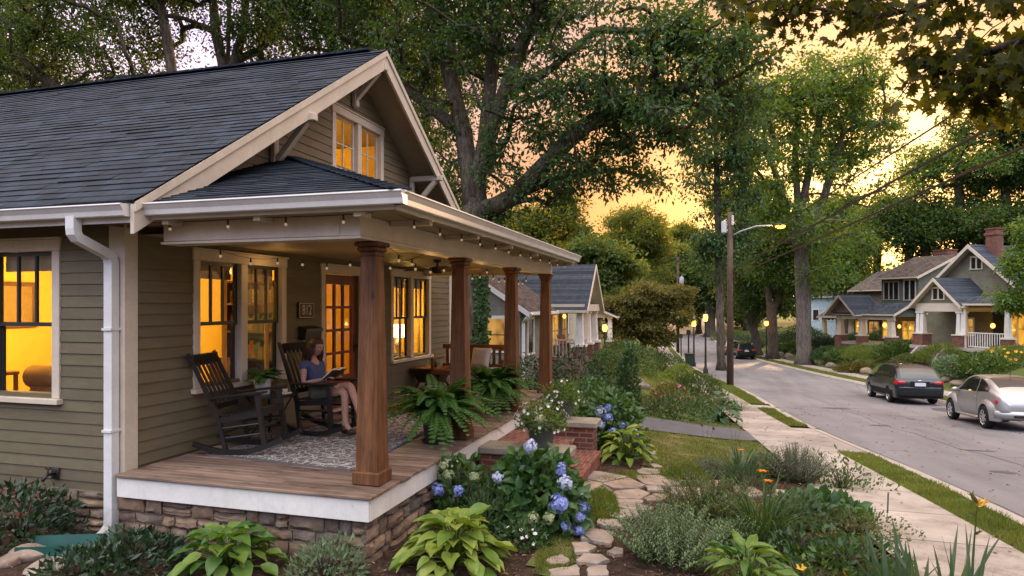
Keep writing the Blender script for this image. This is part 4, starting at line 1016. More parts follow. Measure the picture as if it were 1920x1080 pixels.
q = MB(); q.prism([(-.0,.10),(.135,.062),(.138,.02),(.128,.02),(.125,.05),(0,.092)], 'y', -.21, .21); q.build('lid', M['black'], mbx)
fn = thing('ceiling_fan','dark ceiling fan under the porch ceiling','ceiling fan',(-4.1,9.7,2.96))
MB().lathe([(.06,0),(.06,-.04),(.015,-.05),(.015,-.1),(.10,-.12),(.11,-.18),(.06,-.22)], n=18).build('motor', M['iron'], fn, True)
for k in range(5):
    a = R(18+k*72); q = MB(); d = Vector((math.cos(a),math.sin(a),0)); s = Vector((-d.y,d.x,0))
    q.bar(d*.1+Vector((0,0,-.15)), d*.22+Vector((0,0,-.15)), .04, .012); q.bar(d*.2+Vector((0,0,-.145)), d*.66+Vector((0,0,-.145)), .12, .012, Vector((0,0,1))+s*.2); q.build('blade', M['brown_wood'], fn)
# ---- strings of bulbs
def bulbs(label, pts, n, sag, group='strings of small round bulbs', r=.017, glow=0):
    t = thing('string_lights', label, 'string lights', (0,0,0), 0, group)
    pts = [Vector(p) for p in pts]; q = MB(); cum = [0]
    line = []
    for a, b in zip(pts, pts[1:]):
        for k in range(8): u = k/8; line.append(a.lerp(b,u)-Vector((0,0,sag*4*u*(1-u))))
    line.append(pts[-1]); q.tube(line, .0035, 4); q.build('wire', M['black'], t)
    for k in range(n):
        u = (k+.5)/n*(len(line)-1); i = int(u); p = line[i].lerp(line[min(i+1,len(line)-1)], u-i)
        b = MB(); b.ball((p.x,p.y,p.z-.055-r*.6), (r,r,r*1.15), 10, 8); o = b.build('bulb', M['string_bulb'], t, True)
        if glow and k % 5 == 2: lamp_light((p.x,p.y,p.z-.16), glow, (1,.55,.18), .05)
        s = MB(); s.tube([(p.x,p.y,p.z),(p.x,p.y,p.z-.05)], [.009,.012], 6); s.build('socket', M['black'], o)
bulbs('small bulbs strung along the wall inside the porch', [(-5.35,6.1,2.93),(-5.3,7.6,2.9),(-4.7,8.4,2.93),(-3.3,7.4,2.86)], 9, .10, glow=1.2)
bulbs('small bulbs strung in loops behind the porch columns', [(-3.35,6.6,2.87),(-3.4,8.6,2.84),(-3.45,10.2,2.84),(-3.4,11.4,2.83),(-3.35,12.35,2.83)], 17, .13, glow=2.6)
bulbs('tiny bulbs strung under the eave along the street side', [(-2.62,5.35,3.035),(-2.62,7.8,3.035),(-2.62,10.1,3.035),(-2.62,12.6,3.035)], 12, .01, r=.013)
bulbs('tiny bulbs strung under the eave on the near side', [(-5.2,5.12,3.035),(-3.9,5.12,3.035),(-2.75,5.12,3.035)], 4, .01, r=.013)
# ------------------------------------------------------------------ ground, street, walks
rows = list(np.arange(-8,16,.3))+list(np.arange(16,45,.6))+list(np.arange(45,110,1.2))+list(np.arange(110,321,4))
def groundmat():
    m, nt, out = newmat('garden_soil_and_turf'); v = coords(nt, world=True); s = N(nt, 'ShaderNodeSeparateXYZ'); L_(nt, v, s.inputs[0])
    n = noise(nt, v, .55, 4); n2 = noise(nt, v, 9, 5, .7); n3 = noise(nt, v, 42, 4, .7)
    mul = ramp(nt, n2, [(.3,(.030,.019,.014)),(.5,(.058,.036,.025)),(.72,(.105,.070,.048))])
    trf = ramp(nt, n2, [(.3,(.050,.075,.018)),(.7,(.115,.135,.036))])
    k = math_(nt, 'ADD', math_(nt, 'MULTIPLY', n, 1.2), math_(nt, 'MULTIPLY', math_(nt, 'SUBTRACT', s.outputs[1], 15), .12))
    kk = ramp(nt, k, [(.45,(0,0,0)),(.62,(1,1,1))])
    principled(nt, out, mixc(nt, kk, mul, trf), .95, .1, 0, bump(nt, math_(nt, 'ADD', n2, n3), .8, .04)); return m
vs = []; fs = []; nc = None
LEFT = [87,57,37,25,17,11,7.5,5,3.9,3,2.3,1.6,.8,0]
for y in rows:
    h, sl, sr, vr, al, ar = XH(y), fSL(y), fSR(y), fVR(y), fAL(y), fAR(y)
    xs = [h-d for d in LEFT]+[h+(sl-h)*t for t in (.15,.3,.45,.6,.75,.88,1)]+[sl+.001,sr,vr,al]+[al+(ar-al)*t for t in (.25,.5,.75,1)]+[ar+d for d in (.3,1.3,2.6,3.2,3.8,4.4,5,5.6,6.2,8,11,15,22,35,60,100)]
    nc = len(xs)
    for x in xs: vs.append((x,y,ter(x,y)))
for i in range(len(rows)-1):
    for j in range(nc-1): k = i*nc+j; fs.append((k,k+1,k+nc+1,k+nc))
q = MB(); q.add(vs, fs); tag(q.build('ground', groundmat(), None, True), kind='structure')
def strip(name, fl, fr, dz, mat, nx=2, y0=-8, y1=320, prof=None, kind='structure', skip=()):
    vs = []; fs = []; rr_ = [y for y in rows if y0 <= y <= y1]
    for y in rr_:
        a, b = fl(y), fr(y)
        for j in range(nx+1): t = j/nx; vs.append((a+(b-a)*t, y, zr(y)+(prof(t) if prof else dz)))
    w = nx+1
    for i in range(len(rr_)-1):
        if any(s <= rr_[i] < e for s, e in skip): continue
        for j in range(nx): k = i*w+j; fs.append((k,k+1,k+w+1,k+w))
    q = MB(); q.add(vs, fs); return tag(q.build(name, mat, None, True), kind=kind)
def asphalt(name, a, b):
    m, nt, out = newmat(name); v = coords(nt, world=True); n = noise(nt, v, .35, 5); n2 = noise(nt, v, 90, 3, .8); n3 = noise(nt, coords(nt, (1.2,.12,1), True), 1.2, 4)
    f = math_(nt, 'ADD', math_(nt, 'MULTIPLY', n, .5), math_(nt, 'MULTIPLY', n3, .5)); col = ramp(nt, f, [(.35,a),(.65,b)])
    col = mixc(nt, .7, col, ramp(nt, n2, [(.35,(.6,.6,.6)),(.65,(1.4,1.4,1.4))]), 'MULTIPLY')
    vo = N(nt, 'ShaderNodeTexVoronoi', feature='DISTANCE_TO_EDGE'); vo.inputs['Scale'].default_value = .10
    wv = N(nt, 'ShaderNodeVectorMath', operation='ADD'); nz = N(nt, 'ShaderNodeTexNoise'); nz.inputs['Scale'].default_value = 1.5; nz.inputs['Detail'].default_value = 5; L_(nt, v, nz.inputs[0]); L_(nt, v, wv.inputs[0]); L_(nt, nz.outputs['Color'], wv.inputs[1]); L_(nt, wv.outputs[0], vo.inputs[0])
    cr = math_(nt, 'LESS_THAN', vo.outputs['Distance'], .0022)
    col = mixc(nt, math_(nt, 'MULTIPLY', cr, .7), col, (.03,.03,.03))
    principled(nt, out, col, .82, .3, 0, bump(nt, n2, .5, .01)); return m
M['asphalt'] = asphalt('street_asphalt', (.125,.120,.124), (.205,.197,.20)); M['drive'] = asphalt('driveway_asphalt', (.085,.083,.088), (.14,.135,.14))
strip('street', fAL, fAR, .006, M['asphalt'], 6)
tar = plain('tar_seam', (.085,.081,.081), .7, .3, var=.3)
wob = lambda y: .06*math.sin(y*1.3)+.04*math.sin(y*3.1)
strip('tar_seam', lambda y: fAL(y)+2.35+wob(y), lambda y: fAL(y)+2.375+wob(y), .0105, tar, 1, 2, 60)
strip('tar_seam', lambda y: fAL(y)+.03+wob(y)*.2, lambda y: fAL(y)+.055+wob(y)*.2, .0105, tar, 1, 2, 70)
def stain(x, y, a, b, mat, dz=.0105, name='road_patch'):
    q = MB(); n = 22; P = [(x+a*math.cos(t)*(1+.16*math.sin(3*t+x)+.1*math.sin(5*t+y)), y+b*math.sin(t)*(1+.13*math.sin(4*t+y))) for t in np.linspace(0,2*PI,n,endpoint=False)]
    q.add([(u,v,zr(v)+dz) for u,v in P]+[(x,y,zr(y)+dz)], [(i,(i+1)%n,n) for i in range(n)]); tag(q.build(name, mat), kind='structure')
oil = plain('oil_stain', (.075,.072,.072), .6, .4, var=.35)
for x, y, a, b in ((5.1,14.2,.22,.16),(5.8,17.5,.35,.12),(7.9,18.6,.5,.9),(4.9,22.5,.3,.2),(8.5,29.2,.4,.8),(4.6,28,.5,.3),(6.2,12.6,.12,.3)): stain(x, y, a, b, oil)
def panelmat():
    m, nt, out = newmat('sidewalk_concrete'); v = coords(nt, world=True); s = N(nt, 'ShaderNodeSeparateXYZ'); L_(nt, v, s.inputs[0])
    n = noise(nt, v, 1.1, 5); n2 = noise(nt, v, 70, 3, .8); pn = math_(nt, 'FLOOR', math_(nt, 'DIVIDE', s.outputs[1], 1.35)); wn = N(nt, 'ShaderNodeTexWhiteNoise', noise_dimensions='1D'); L_(nt, pn, wn.inputs['W'])
    col = ramp(nt, n, [(.3,(.25,.215,.185)),(.7,(.41,.36,.31))]); col = mixc(nt, .6, col, ramp(nt, n2, [(.3,(.75,.75,.75)),(.7,(1.2,1.2,1.2))]), 'MULTIPLY')
    st = noise(nt, v, 2.6, 6, .72); col = mixc(nt, .8, col, ramp(nt, st, [(.36,(.62,.58,.54)),(.48,(1,1,1))]), 'MULTIPLY')
    h = N(nt, 'ShaderNodeHueSaturation'); L_(nt, col, h.inputs['Color']); L_(nt, math_(nt, 'ADD', math_(nt, 'MULTIPLY', wn.outputs[0], .25), .87), h.inputs['Value'])
    fr = math_(nt, 'ABSOLUTE', math_(nt, 'SUBTRACT', math_(nt, 'FRACT', math_(nt, 'DIVIDE', s.outputs[1], 1.35)), .5)); jn = math_(nt, 'GREATER_THAN', fr, .492)
    col = mixc(nt, math_(nt, 'MULTIPLY', jn, .85), h.outputs[0], (.05,.045,.04))
    principled(nt, out, col, .85, .2, 0, bump(nt, math_(nt, 'SUBTRACT', math_(nt, 'MULTIPLY', n2, .3), jn), .5, .012)); return m
M['walk'] = panelmat()
strip('sidewalk', fSL, fSR, .124, M['walk'], 2)
strip('far_sidewalk', lambda y: fAR(y)+1.3, lambda y: fAR(y)+2.6, .124, M['walk'], 2)
kerbp = lambda t: .125 if t < .3 else (.115 if t < .45 else (.035 if t < .65 else .018))
strip('kerb', lambda y: fVR(y)-.002, fAL, 0, M['concrete'], 6, prof=kerbp, skip=((14.6,20.3),(25.4,27.2)))
strip('kerb_apron', lambda y: fVR(y)-.002, fAL, 0, M['concrete'], 6, prof=lambda t: .118*(1-t)**1.0+.012, y0=14.4, y1=20.6)
strip('kerb_apron', lambda y: fVR(y)-.002, fAL, 0, M['concrete'], 6, prof=lambda t: .118*(1-t)**1.0+.012, y0=25.2, y1=27.4)
strip('far_kerb', fAR, lambda y: fAR(y)+.2, 0, M['concrete'], 6, prof=lambda t: .02 if t < .2 else (.115 if t < .4 else .13))
turf = plain('verge_turf', (.085,.105,.026), .95, .1, var=.45, nscale=5, bmp=.8, bscale=50)
strip('verge', fSR, fVR, .121, turf, 3, skip=((14.9,20.0),(25.4,27.2)))
strip('driveway_apron', fSR, lambda y: fVR(y)-.003, .122, M['walk'], 2, y0=14.7, y1=20.2)
strip('driveway_apron', fSR, lambda y: fVR(y)-.003, .122, M['walk'], 2, y0=25.2, y1=27.4)
strip('far_verge', lambda y: fAR(y)+.2, lambda y: fAR(y)+1.3, .126, turf, 3)
# driveway: asphalt lane from the sidewalk back past the house
def sheet_img(name, corners, nu, nv, dz, mat, kind='structure', th=0):
    """a sheet laid on the terrain between four ground points (a-b one edge, d-c the other)"""
    a,b,c,d = [Vector((p[0],p[1],0)) for p in corners]; vs = []; fs = []
    for i in range(nu+1):
        for j in range(nv+1):
            p = a.lerp(b,i/nu).lerp(d.lerp(c,i/nu), j/nv); vs.append((p.x,p.y,ter(p.x,p.y)+dz))
    for i in range(nu):
        for j in range(nv): k = i*(nv+1)+j; fs.append((k,k+1,k+nv+2,k+nv+1))
    q = MB(); q.add(vs, fs); return tag(q.build(name, mat, None, True), kind=kind)
dA = (gpt(1411,827).x+.25, gpt(1411,827).y); dB = (gpt(1389,803).x+.25, gpt(1389,803).y)
dC = (gpt(1167,782).x, gpt(1167,782).y); dD = (gpt(1184,805.5).x, gpt(1184,805.5).y)
def ext(p, q, k): return (q[0]+(q[0]-p[0])*k, q[1]+(q[1]-p[1])*k)
sheet_img('driveway', (dA, ext(dA,dD,1.4), ext(dB,dC,1.4), dB), 40, 10, .03, M['drive'])
# lawn sheets
def lawnm():
    m, nt, out = newmat('worn_lawn'); v = coords(nt, world=True); n = noise(nt, v, 1.6, 4); n2 = noise(nt, v, 30, 4)
    col = ramp(nt, n, [(.36,(.19,.135,.075)),(.46,(.13,.125,.045)),(.6,(.085,.11,.026))]); col = mixc(nt, .7, col, ramp(nt, n2, [(.3,(.6,.6,.6)),(.7,(1.3,1.3,1.3))]), 'MULTIPLY')
    principled(nt, out, col, .95, .1, 0, bump(nt, n2, .8, .02)); return m
lawnmat = lawnm()
def lawn(pix, dz=.015, seed=1, n=9000, mat2='dry_grass', frac=.3, h=.05, step=.16, name='lawn', blades=True):
    P = [gpt(*p) for p in pix]; poly = [(p.x,p.y) for p in P]
    x0,x1 = min(p[0] for p in poly), max(p[0] for p in poly); y0,y1 = min(p[1] for p in poly), max(p[1] for p in poly)
    def inside(x, y):
        c = False; j = len(poly)-1
        for i in range(len(poly)):
            if (poly[i][1] > y) != (poly[j][1] > y) and x < (poly[j][0]-poly[i][0])*(y-poly[i][1])/(poly[j][1]-poly[i][1])+poly[i][0]: c = not c
            j = i
        return c
    st = max(step, (x1-x0)/60, (y1-y0)/60); q = MB()
    for i in range(int((x1-x0)/st)+1):
        for j in range(int((y1-y0)/st)+1):
            x, y = x0+i*st, y0+j*st
            if inside(x+st/2, y+st/2):
                q.add([(a,b,ter(a,b)+dz) for a,b in ((x,y),(x+st,y),(x+st,y+st),(x,y+st))], [(0,1,2,3)])
    bm = bmesh.new(); me = bpy.data.meshes.new('t'); me.from_pydata(q.v, [], q.f); bm.from_mesh(me); bmesh.ops.remove_doubles(bm, verts=bm.verts, dist=.004); me2 = bpy.data.meshes.new(name); bm.to_mesh(me2); bm.free(); me2.materials.append(lawnmat)
    o = link(name, me2); tag(o, kind='structure')
    C = []
    rg_ = np.random.default_rng(seed)
    while len(C) < n:
        x, y = rg_.uniform(x0,x1), rg_.uniform(y0,y1)
        if inside(x, y): C.append((x,y,ter(x,y)+dz-.005))
    return np.array(C), frac, h
def blades(sets, name, label_mats=('grass','dry_grass')):
    parts = []
    for C, frac, h in sets:
        n = len(C); D = RNG.normal(size=(n,3))*[.5,.5,.12]+[0,0,1]; NN = RNG.normal(size=(n,3))*[1,1,.2]; Lh = h*RNG.uniform(.5,1.35,n)*(.85+.55*np.sin(C[:,0]*5.1+np.sin(C[:,1]*3.3)*1.7)*np.sin(C[:,1]*4.3+C[:,0]*1.9))
        d = np.linalg.norm(C[:,:2], axis=1); W = .0042+d*.00035
        v, f = leaves(C, D, NN, Lh, W, (np.array([(0,-.5,0),(0,.5,0),(.6,.32,.06),(1,0,.22),(1,0,.22),(.6,-.32,.06)],float), np.array([(0,1,2,5),(5,2,3,4)])))
        mi = np.repeat((RNG.random(n) < frac).astype(int), 2); parts.append((v,f,mi))
    V = []; F = []; Mi = []; b = 0
    for v, f, mi in parts: V.append(v); F.append(f+b); Mi.append(mi); b += len(v)
    o = link(name, np_mesh(name, np.concatenate(V), np.concatenate(F), [M[k] for k in label_mats], np.concatenate(Mi))); tag(o, kind='stuff'); return o
S_ = []
S_.append(lawn([(1180,806),(1410,829),(1440,845),(1400,862),(1330,892),(1250,905),(1215,880),(1195,850)], n=15000, h=.05, frac=.5, seed=2))
S_.append(lawn([(1130,985),(1115,960),(1105,930),(1130,915),(1150,935),(1160,955)], n=4500, h=.06, frac=.1, seed=3))
S_.append(lawn([(1010,1030),(1040,1005),(1075,1015),(1082,1050),(1060,1079),(1000,1079)], n=3500, h=.045, frac=.3, seed=4))
S_.append(lawn([(1108,905),(1140,890),(1210,882),(1240,900),(1180,905)], n=2500, h=.04, frac=.5, seed=8))
S_.append(lawn([(1190,705),(1215,690),(1270,692),(1285,712),(1255,742),(1195,750)], n=14000, h=.08, frac=.1, seed=5))
def verge_pts(n, fl, fr, y0, y1, skip=()):
    rg_ = np.random.default_rng(11); C = []
    while len(C) < n:
        y = y0+(y1-y0)*rg_.random()**1.9
        if any(a < y < b for a, b in skip): continue
        x = fl(y)+(fr(y)-fl(y))*rg_.random(); C.append((x,y,zr(y)+.115))
    return np.array(C)
S_.append((verge_pts(52000, fSR, fVR, 4.5, 50, ((14.9,20.05),(25.4,27.2))), .25, .07))
S_.append((verge_pts(12000, lambda y: fAR(y)+.2, lambda y: fAR(y)+1.3, 28, 75), .5, .09))
blades(S_, 'lawn_grass')
# mulch: shredded bark on the beds
n = 26000; x = RNG.uniform(-7.5,3.0,n); y = RNG.uniform(3.9,13,n)
keep = (x < np.array([fSL(a) for a in y])-.05) & ~((x < -2.8)&(y > 5.15)&(x > -15)) & ~((x < -5.5)&(y > 5.25))
C = np.stack([x,y,[ter(a,b)+.012 for a,b in zip(x,y)]],1)[keep]; n = len(C)
v, f = leaves(C, RNG.normal(size=(n,3))*[1,1,.3], RNG.normal(size=(n,3))*.4+[0,0,1], RNG.uniform(.02,.075,n), RNG.uniform(.006,.02,n), DIA)
tag(link('mulch_chips', np_mesh('mulch_chips', v, f, M['chips'])), kind='stuff')
n = 900; x = RNG.uniform(-6,8.5,n); y = RNG.uniform(5,30,n); C = np.array([(a,b,(zr(b)+.132 if fSL(b) < a < fVR(b) else ter(a,b)+.02)) for a,b in zip(x,y) if not (a < -2.7 and b > 5)])
v, f = leaves(C, RNG.normal(size=(len(C),3))*[1,1,.15], RNG.normal(size=(len(C),3))*.25+[0,0,1], RNG.uniform(.05,.09,len(C)), RNG.uniform(.03,.05,len(C)), FOLD)
tag(link('fallen_leaves', np_mesh('fallen_leaves', v, f, M['leaf_litter'])), kind='stuff')
# flagstones
def cr(sx, sy, sc): return lambda p: (sx+p[0]/sc, sy+p[1]/sc)
c1 = cr(1100,820,4.155); c5 = cr(640,780,3.2)
patio = [[(0,275),(60,275),(340,320),(130,365),(0,340)],[(120,375),(330,330),(460,385),(390,412),(200,410)],[(365,310),(560,310),(700,340),(800,355),(640,395),(450,380)],[(-60,345),(0,345),(120,375),(205,430),(195,500),(60,460),(-40,440)],
 [(210,435),(400,415),(500,450),(430,500),(205,490)],[(455,395),(570,395),(600,430),(480,430)],[(440,490),(520,455),(640,460),(600,510),(470,510)],[(230,500),(440,505),(430,535),(230,530)],[(1130,390),(1300,400),(1420,470),(1290,480),(1150,440)],[(830,350),(1050,350),(1120,400),(900,400)],[(650,400),(880,405),(1110,445),(1120,480),(900,500),(660,450)],[(1440,470),(1480,420),(1640,440),(1640,465),(1500,490)],[(-90,280),(-10,278),(-10,340),(-70,340)]]
def slabstone(poly, th, parent, name, mat=M['flag']):
    P = [gpt(*p) for p in poly]; c = sum(P, Vector())/len(P); pts = []
    P = [c+(p-c)*.985 for p in P]; m = len(P)
    for i in range(m):                              # worn, slightly wavy edges
        a, b = P[i], P[(i+1)%m]
        for t in (0,.34,.67): pts.append(a.lerp(b,t)+Vector((random.uniform(-.012,.012),random.uniform(-.012,.012),0)))
    q = MB(); n = len(pts); z = [ter(p.x,p.y) for p in pts]
    top = [(p.x,p.y,zz+th) for p,zz in zip(pts,z)]; inn = [((p.x-c.x)*.93+c.x,(p.y-c.y)*.93+c.y,zz+th+.006+random.uniform(-.002,.002)) for p,zz in zip(pts,z)]; bot = [(p.x,p.y,zz-.05) for p,zz in zip(pts,z)]
    q.add(top+inn+bot, [tuple(range(n,2*n))]+[(i,(i+1)%n,n+(i+1)%n,n+i) for i in range(n)]+[(2*n+i,2*n+(i+1)%n,(i+1)%n,i) for i in range(n)])
    return q.build(name, mat, parent)
q = MB()
for p in patio:
    o = slabstone([c1(a) for a in p], .028, None, 'flagstone_path'); q.add([v.co[:] for v in o.data.vertices], [list(f.vertices) for f in o.data.polygons]); bpy.data.objects.remove(o)
tag(q.build('flagstone_path', M['flag']), kind='structure')
steps = [([c1(a) for a in p], l) for p, l in (
 ([(220,540),(390,530),(520,565),(500,588),(330,580),(225,560)],'stepping stone touching the near edge of the flagstone path'),
 ([(145,600),(230,575),(390,590),(410,625),(260,645),(170,630)],'rounded grey stepping stone, second down from the flagstone path'),
 ([(75,690),(100,655),(260,665),(340,690),(300,725),(130,710)],'flat stepping stone, third down from the flagstone path'),
 ([(0,735),(60,730),(220,760),(200,855),(100,840),(-40,810)],'large square stepping stone beside the tall sage bush'),
 ([(165,920),(210,880),(290,890),(280,935),(220,940)],'small stepping stone under the edge of the sage bush'),
 ([(390,275),(430,255),(565,265),(570,295),(490,305),(410,295)],'stepping stone touching the far edge of the flagstone path'),
 ([(480,215),(560,225),(590,245),(520,250)],'small stepping stone at the lawn corner by the yellow hosta'),
 ([(455,155),(530,170),(520,195),(470,190)],'small stepping stone in the grass beside the far hydrangea'),
 ([(460,110),(540,120),(530,150),(465,145)],'weathered stepping stone halfway up the lawn edge'),
 ([(410,60),(460,65),(465,90),(410,85)],'farthest stepping stone, next to the driveway edge'))]
steps += [([c5(a) for a in p], l) for p, l in (
 ([(1225,880),(1330,855),(1380,890),(1340,910),(1250,905)],'round stepping stone in the moss patch'),
 ([(1380,780),(1470,775),(1530,805),(1480,835),(1400,835)],'stepping stone just below the blue hydrangea heads'),
 ([(1405,885),(1450,845),(1570,850),(1605,880),(1540,905),(1420,900)],'broad oval stepping stone near the bottom of the path'),
 ([(1250,945),(1420,915),(1435,975),(1255,985)],'stepping stone cut by the bottom edge, beside the moss'),
 ([(1475,930),(1590,920),(1610,975),(1480,980)],'stepping stone cut by the bottom edge, beside the sage bush'))]
for p, l in steps:
    o = slabstone(p, .03, None, 'stepping_stone'); tag(o, l, 'stepping stone', 'stepping stones along the garden path')
# stones and splash block by the downspout
def rock(label, px, py, r, mat=M['rock'], name='garden_rock', group=None, seed=0, z=0):
    p = gpt(px, py); rr = random.Random(seed or int(px*7+py)); bm = bmesh.new(); bmesh.ops.create_icosphere(bm, subdivisions=3, radius=1)
    ph = [(Vector((rr.uniform(-1,1),rr.uniform(-1,1),rr.uniform(-1,1))).normalized(), rr.uniform(.6,.95)) for _ in range(9)]
    for v in bm.verts:
        for d, k in ph:
            t = v.co.dot(d)
            if t > k: v.co -= d*(t-k)*.85
        v.co = Vector((v.co.x*r[0], v.co.y*r[1], v.co.z*r[2]))
    q = MB().bm(bm); o = q.build(name, mat, None, 'auto'); o.location = p+Vector((0,0,r[2]*.35+z)); o.rotation_euler.z = rr.uniform(0,3); return tag(o, label, 'rock', group)
rock('rounded pinkish stone beside the green splash block', 58, 1048, (.20,.13,.10)); rock('smaller tan stone at the corner by the splash block', 20, 1058, (.14,.10,.07)); rock('flat grey stone half buried in the mulch below the splash block', 85, 1068, (.22,.16,.05), M['flag'])
sp = gpt(128,1040); sb = thing('splash_block','green plastic splash block below the white downspout','splash block',sp+Vector((0,0,.02)),R(-68))
q = MB(); pr = [(-.16,.11),(-.145,.11),(-.12,.03),(.12,.03),(.145,.11),(.16,.11),(.165,0),(-.165,0)]
q.prism(pr, 'y', -.36, .36); q.box((-.12,.345,.03),(.12,.36,.1)); q.build('trough', plain('green_plastic',(.012,.070,.055),.4,.4,var=.15), sb)
# ------------------------------------------------------------------ trees
def grow(seeds, clumps, rmin=.012, p=.46, jit=.16, seed=1):
    """branches from the given skeleton to every clump; radii follow the number of clumps carried"""
    rr = random.Random(seed); nodes = []; par = []
    for pts in seeds:
        prev = None
        first = Vector(pts[0])
        if nodes:
            prev = min(range(len(nodes)), key=lambda i: (nodes[i]-first).length)
        for a, b in zip(pts, pts[1:]):
            a, b = Vector(a), Vector(b); m = max(2, int((b-a).length/.9))
            for k in range(0 if prev is None else 1, m+1):
                nodes.append(a.lerp(b,k/m)+Vector((rr.uniform(-1,1),rr.uniform(-1,1),rr.uniform(-.5,.5)))*.03*(k > 0)); par.append(prev); prev = len(nodes)-1
    base = len(nodes); chains = []
    A = np.array([n[:] for n in nodes])
    order = sorted(range(len(clumps)), key=lambda i: min(((A-np.array(clumps[i]))**2).sum(1)))
    leafc = [0]*len(nodes); big = np.zeros((len(nodes)+len(clumps)*60,3)); big[:len(nodes)] = A
    for i in order:
        c = Vector(clumps[i]); arr = big[:len(nodes)]; d = arr-np.array(c); cost = np.sqrt((d**2).sum(1))+np.maximum(0, d[:,2])*1.2
        k = int(cost.argmin()); a = nodes[k]; ln = (c-a).length; m = max(2, int(ln/.6)); prev = k
        for j in range(1, m+1):
            t = j/m; q = a.lerp(c,t)+Vector((0,0,.14*ln*math.sin(PI*t)*.6))+Vector((rr.uniform(-1,1),rr.uniform(-1,1),rr.uniform(-1,1)))*jit*ln*.25*(t < 1)
            big[len(nodes)] = q; nodes.append(q); par.append(prev); leafc.append(0); prev = len(nodes)-1
        leafc[prev] += 1
    cnt = leafc[:]
    for i in range(len(nodes)-1, -1, -1):
        if par[i] is not None: cnt[par[i]] += cnt[i]
    return nodes, par, cnt
def wood_mesh(name, nodes, par, cnt, r0, mat, rmin=.012, p=.46, flare=True, nseg=7):
    tot = max(cnt[0],1); rad = [max(rmin, r0*(max(c,.4)/tot)**p) for c in cnt]
    kids = {}
    for i, q in enumerate(par):
        if q is not None: kids.setdefault(q, []).append(i)
    mb = MB(); start = [i for i, q in enumerate(par) if q is None]; stack = [(i, None) for i in start]
    while stack:
        i, pr = stack.pop(); pts = []; rs = []
        if pr is not None: pts.append(nodes[pr]); rs.append(min(rad[pr]*.9, rad[i]*1.25))
        j = i
        while True:
            pts.append(nodes[j]); rs.append(rad[j]); ks = sorted(kids.get(j, []), key=lambda k: -cnt[k])
            if not ks: break
            for k in ks[1:]: stack.append((k, j))
            j = ks[0]
        if i in start and flare:
            z0 = pts[0].z
            rs = [r_*(1+.55*math.exp(-(q.z-z0)/.35)) for q, r_ in zip(pts, rs)]
        if len(pts) > 1: mb.tube(pts, rs, nseg if max(rs) > .05 else 4)
    return mb
def crown_pts(blobs, total, seed):
    """clump centres spread through the volume of several ellipsoids (cx,cy,cz,rx,ry,rz,weight)"""
    rg_ = np.random.default_rng(seed); w = np.array([b[6] if len(b) > 6 else b[3]*b[4]*b[5] for b in blobs], float); w /= w.sum(); out = []
    for b, k in zip(blobs, w):
        n = max(1, int(total*k)); d = unit(rg_.normal(size=(n,3))); r = rg_.random((n,1))**.45
        out.append(np.array(b[:3])+d*r*np.array(b[3:6]))
    return np.concatenate(out)
def foliage(clumps, per, cr, size, seed, asp=.5, droop=.25, flat=.6, tpl=FOLD, tips=True):
    rg_ = np.random.default_rng(seed); m = len(clumps); n = m*per
    cs = cr*rg_.uniform(.6,1.35,(m,1)); sq = np.stack([rg_.uniform(.8,1.3,m), rg_.uniform(.8,1.3,m), rg_.uniform(.45,.9,m)*flat/.6],1)
    off = rg_.normal(size=(m,per,3))*.52; off *= np.minimum(1, 1.35/np.maximum(np.linalg.norm(off,axis=2,keepdims=True),1e-6))
    P = clumps[:,None,:]+off*cs[:,None,:]*sq[:,None,:]
    D = unit(off+rg_.normal(size=off.shape)*.55)-np.array([0,0,droop]); NN = rg_.normal(size=off.shape)*.55+np.array([0,0,.75])
    s = size*rg_.uniform(.6,1.3,(m,per))
    return leaves(P.reshape(-1,3), D.reshape(-1,3), NN.reshape(-1,3), s.ravel(), s.ravel()*asp, tpl)
def tree(name, label, base, seeds, blobs, nclump, per, cr, size, r0, leaf, bark='bark', seed=1, asp=.55, droop=.25, group=None, cat='tree', flat=.6, pw=.46, extra=None, tpl=FOLD):
    cl = crown_pts(blobs, nclump, seed)
    nodes, par, cnt = grow(seeds, cl, seed=seed)
    t = thing(name, label, cat, base, 0, group); b = Vector(base)
    mb = wood_mesh('trunk', nodes, par, cnt, r0, M[bark], p=pw); mb.v = [(v[0]-b.x,v[1]-b.y,v[2]-b.z) for v in mb.v]; mb.build('trunk', M[bark], t, True)
    v, f = foliage(cl-np.array(b), per, cr, size, seed+5, asp, droop, flat, tpl); link('crown', np_mesh('crown', v, f, M[leaf]), t); return t
def V3(px, py, d): return at(px, py, d)
def B(px, py, d, r, rz=None, w=None, rd=None):
    p = at(px, py, d); rz = rz or r; o = (p.x,p.y,p.z,r,rd or r,rz); return o+((w,) if w else (r*r*rz,))
# the big oak behind the porch roof
ob = gpt(890, 692); ob = at(890, 572, 19.6); ob.z = ter(ob.x, ob.y)-.1
oak_seeds = [[ob, at(890,560,19.6), at(893,400,19.8), at(897,330,20)],
 [at(893,400,19.8), at(870,250,20.4), at(845,150,20.8), at(815,40,21.5), at(790,-120,22)],
 [at(897,330,20), at(915,200,20), at(928,60,20), at(938,-150,20)],
 [at(905,300,20), at(945,180,19.4), at(980,80,19), at(1020,0,18.4), at(1075,-110,17.6)],
 [at(893,405,19.8), at(960,370,19.3), at(1030,300,18.8), at(1100,232,18.4), at(1190,200,18), at(1290,160,17.6)],
 [at(960,370,19.3), at(1060,330,19.5), at(1160,318,20), at(1250,345,20.4)],
 [at(945,180,19.4), at(1020,140,18.6), at(1120,55,18), at(1230,60,17.5)],
 [at(870,250,20.4), at(780,180,21.5), at(700,110,22.5)]]
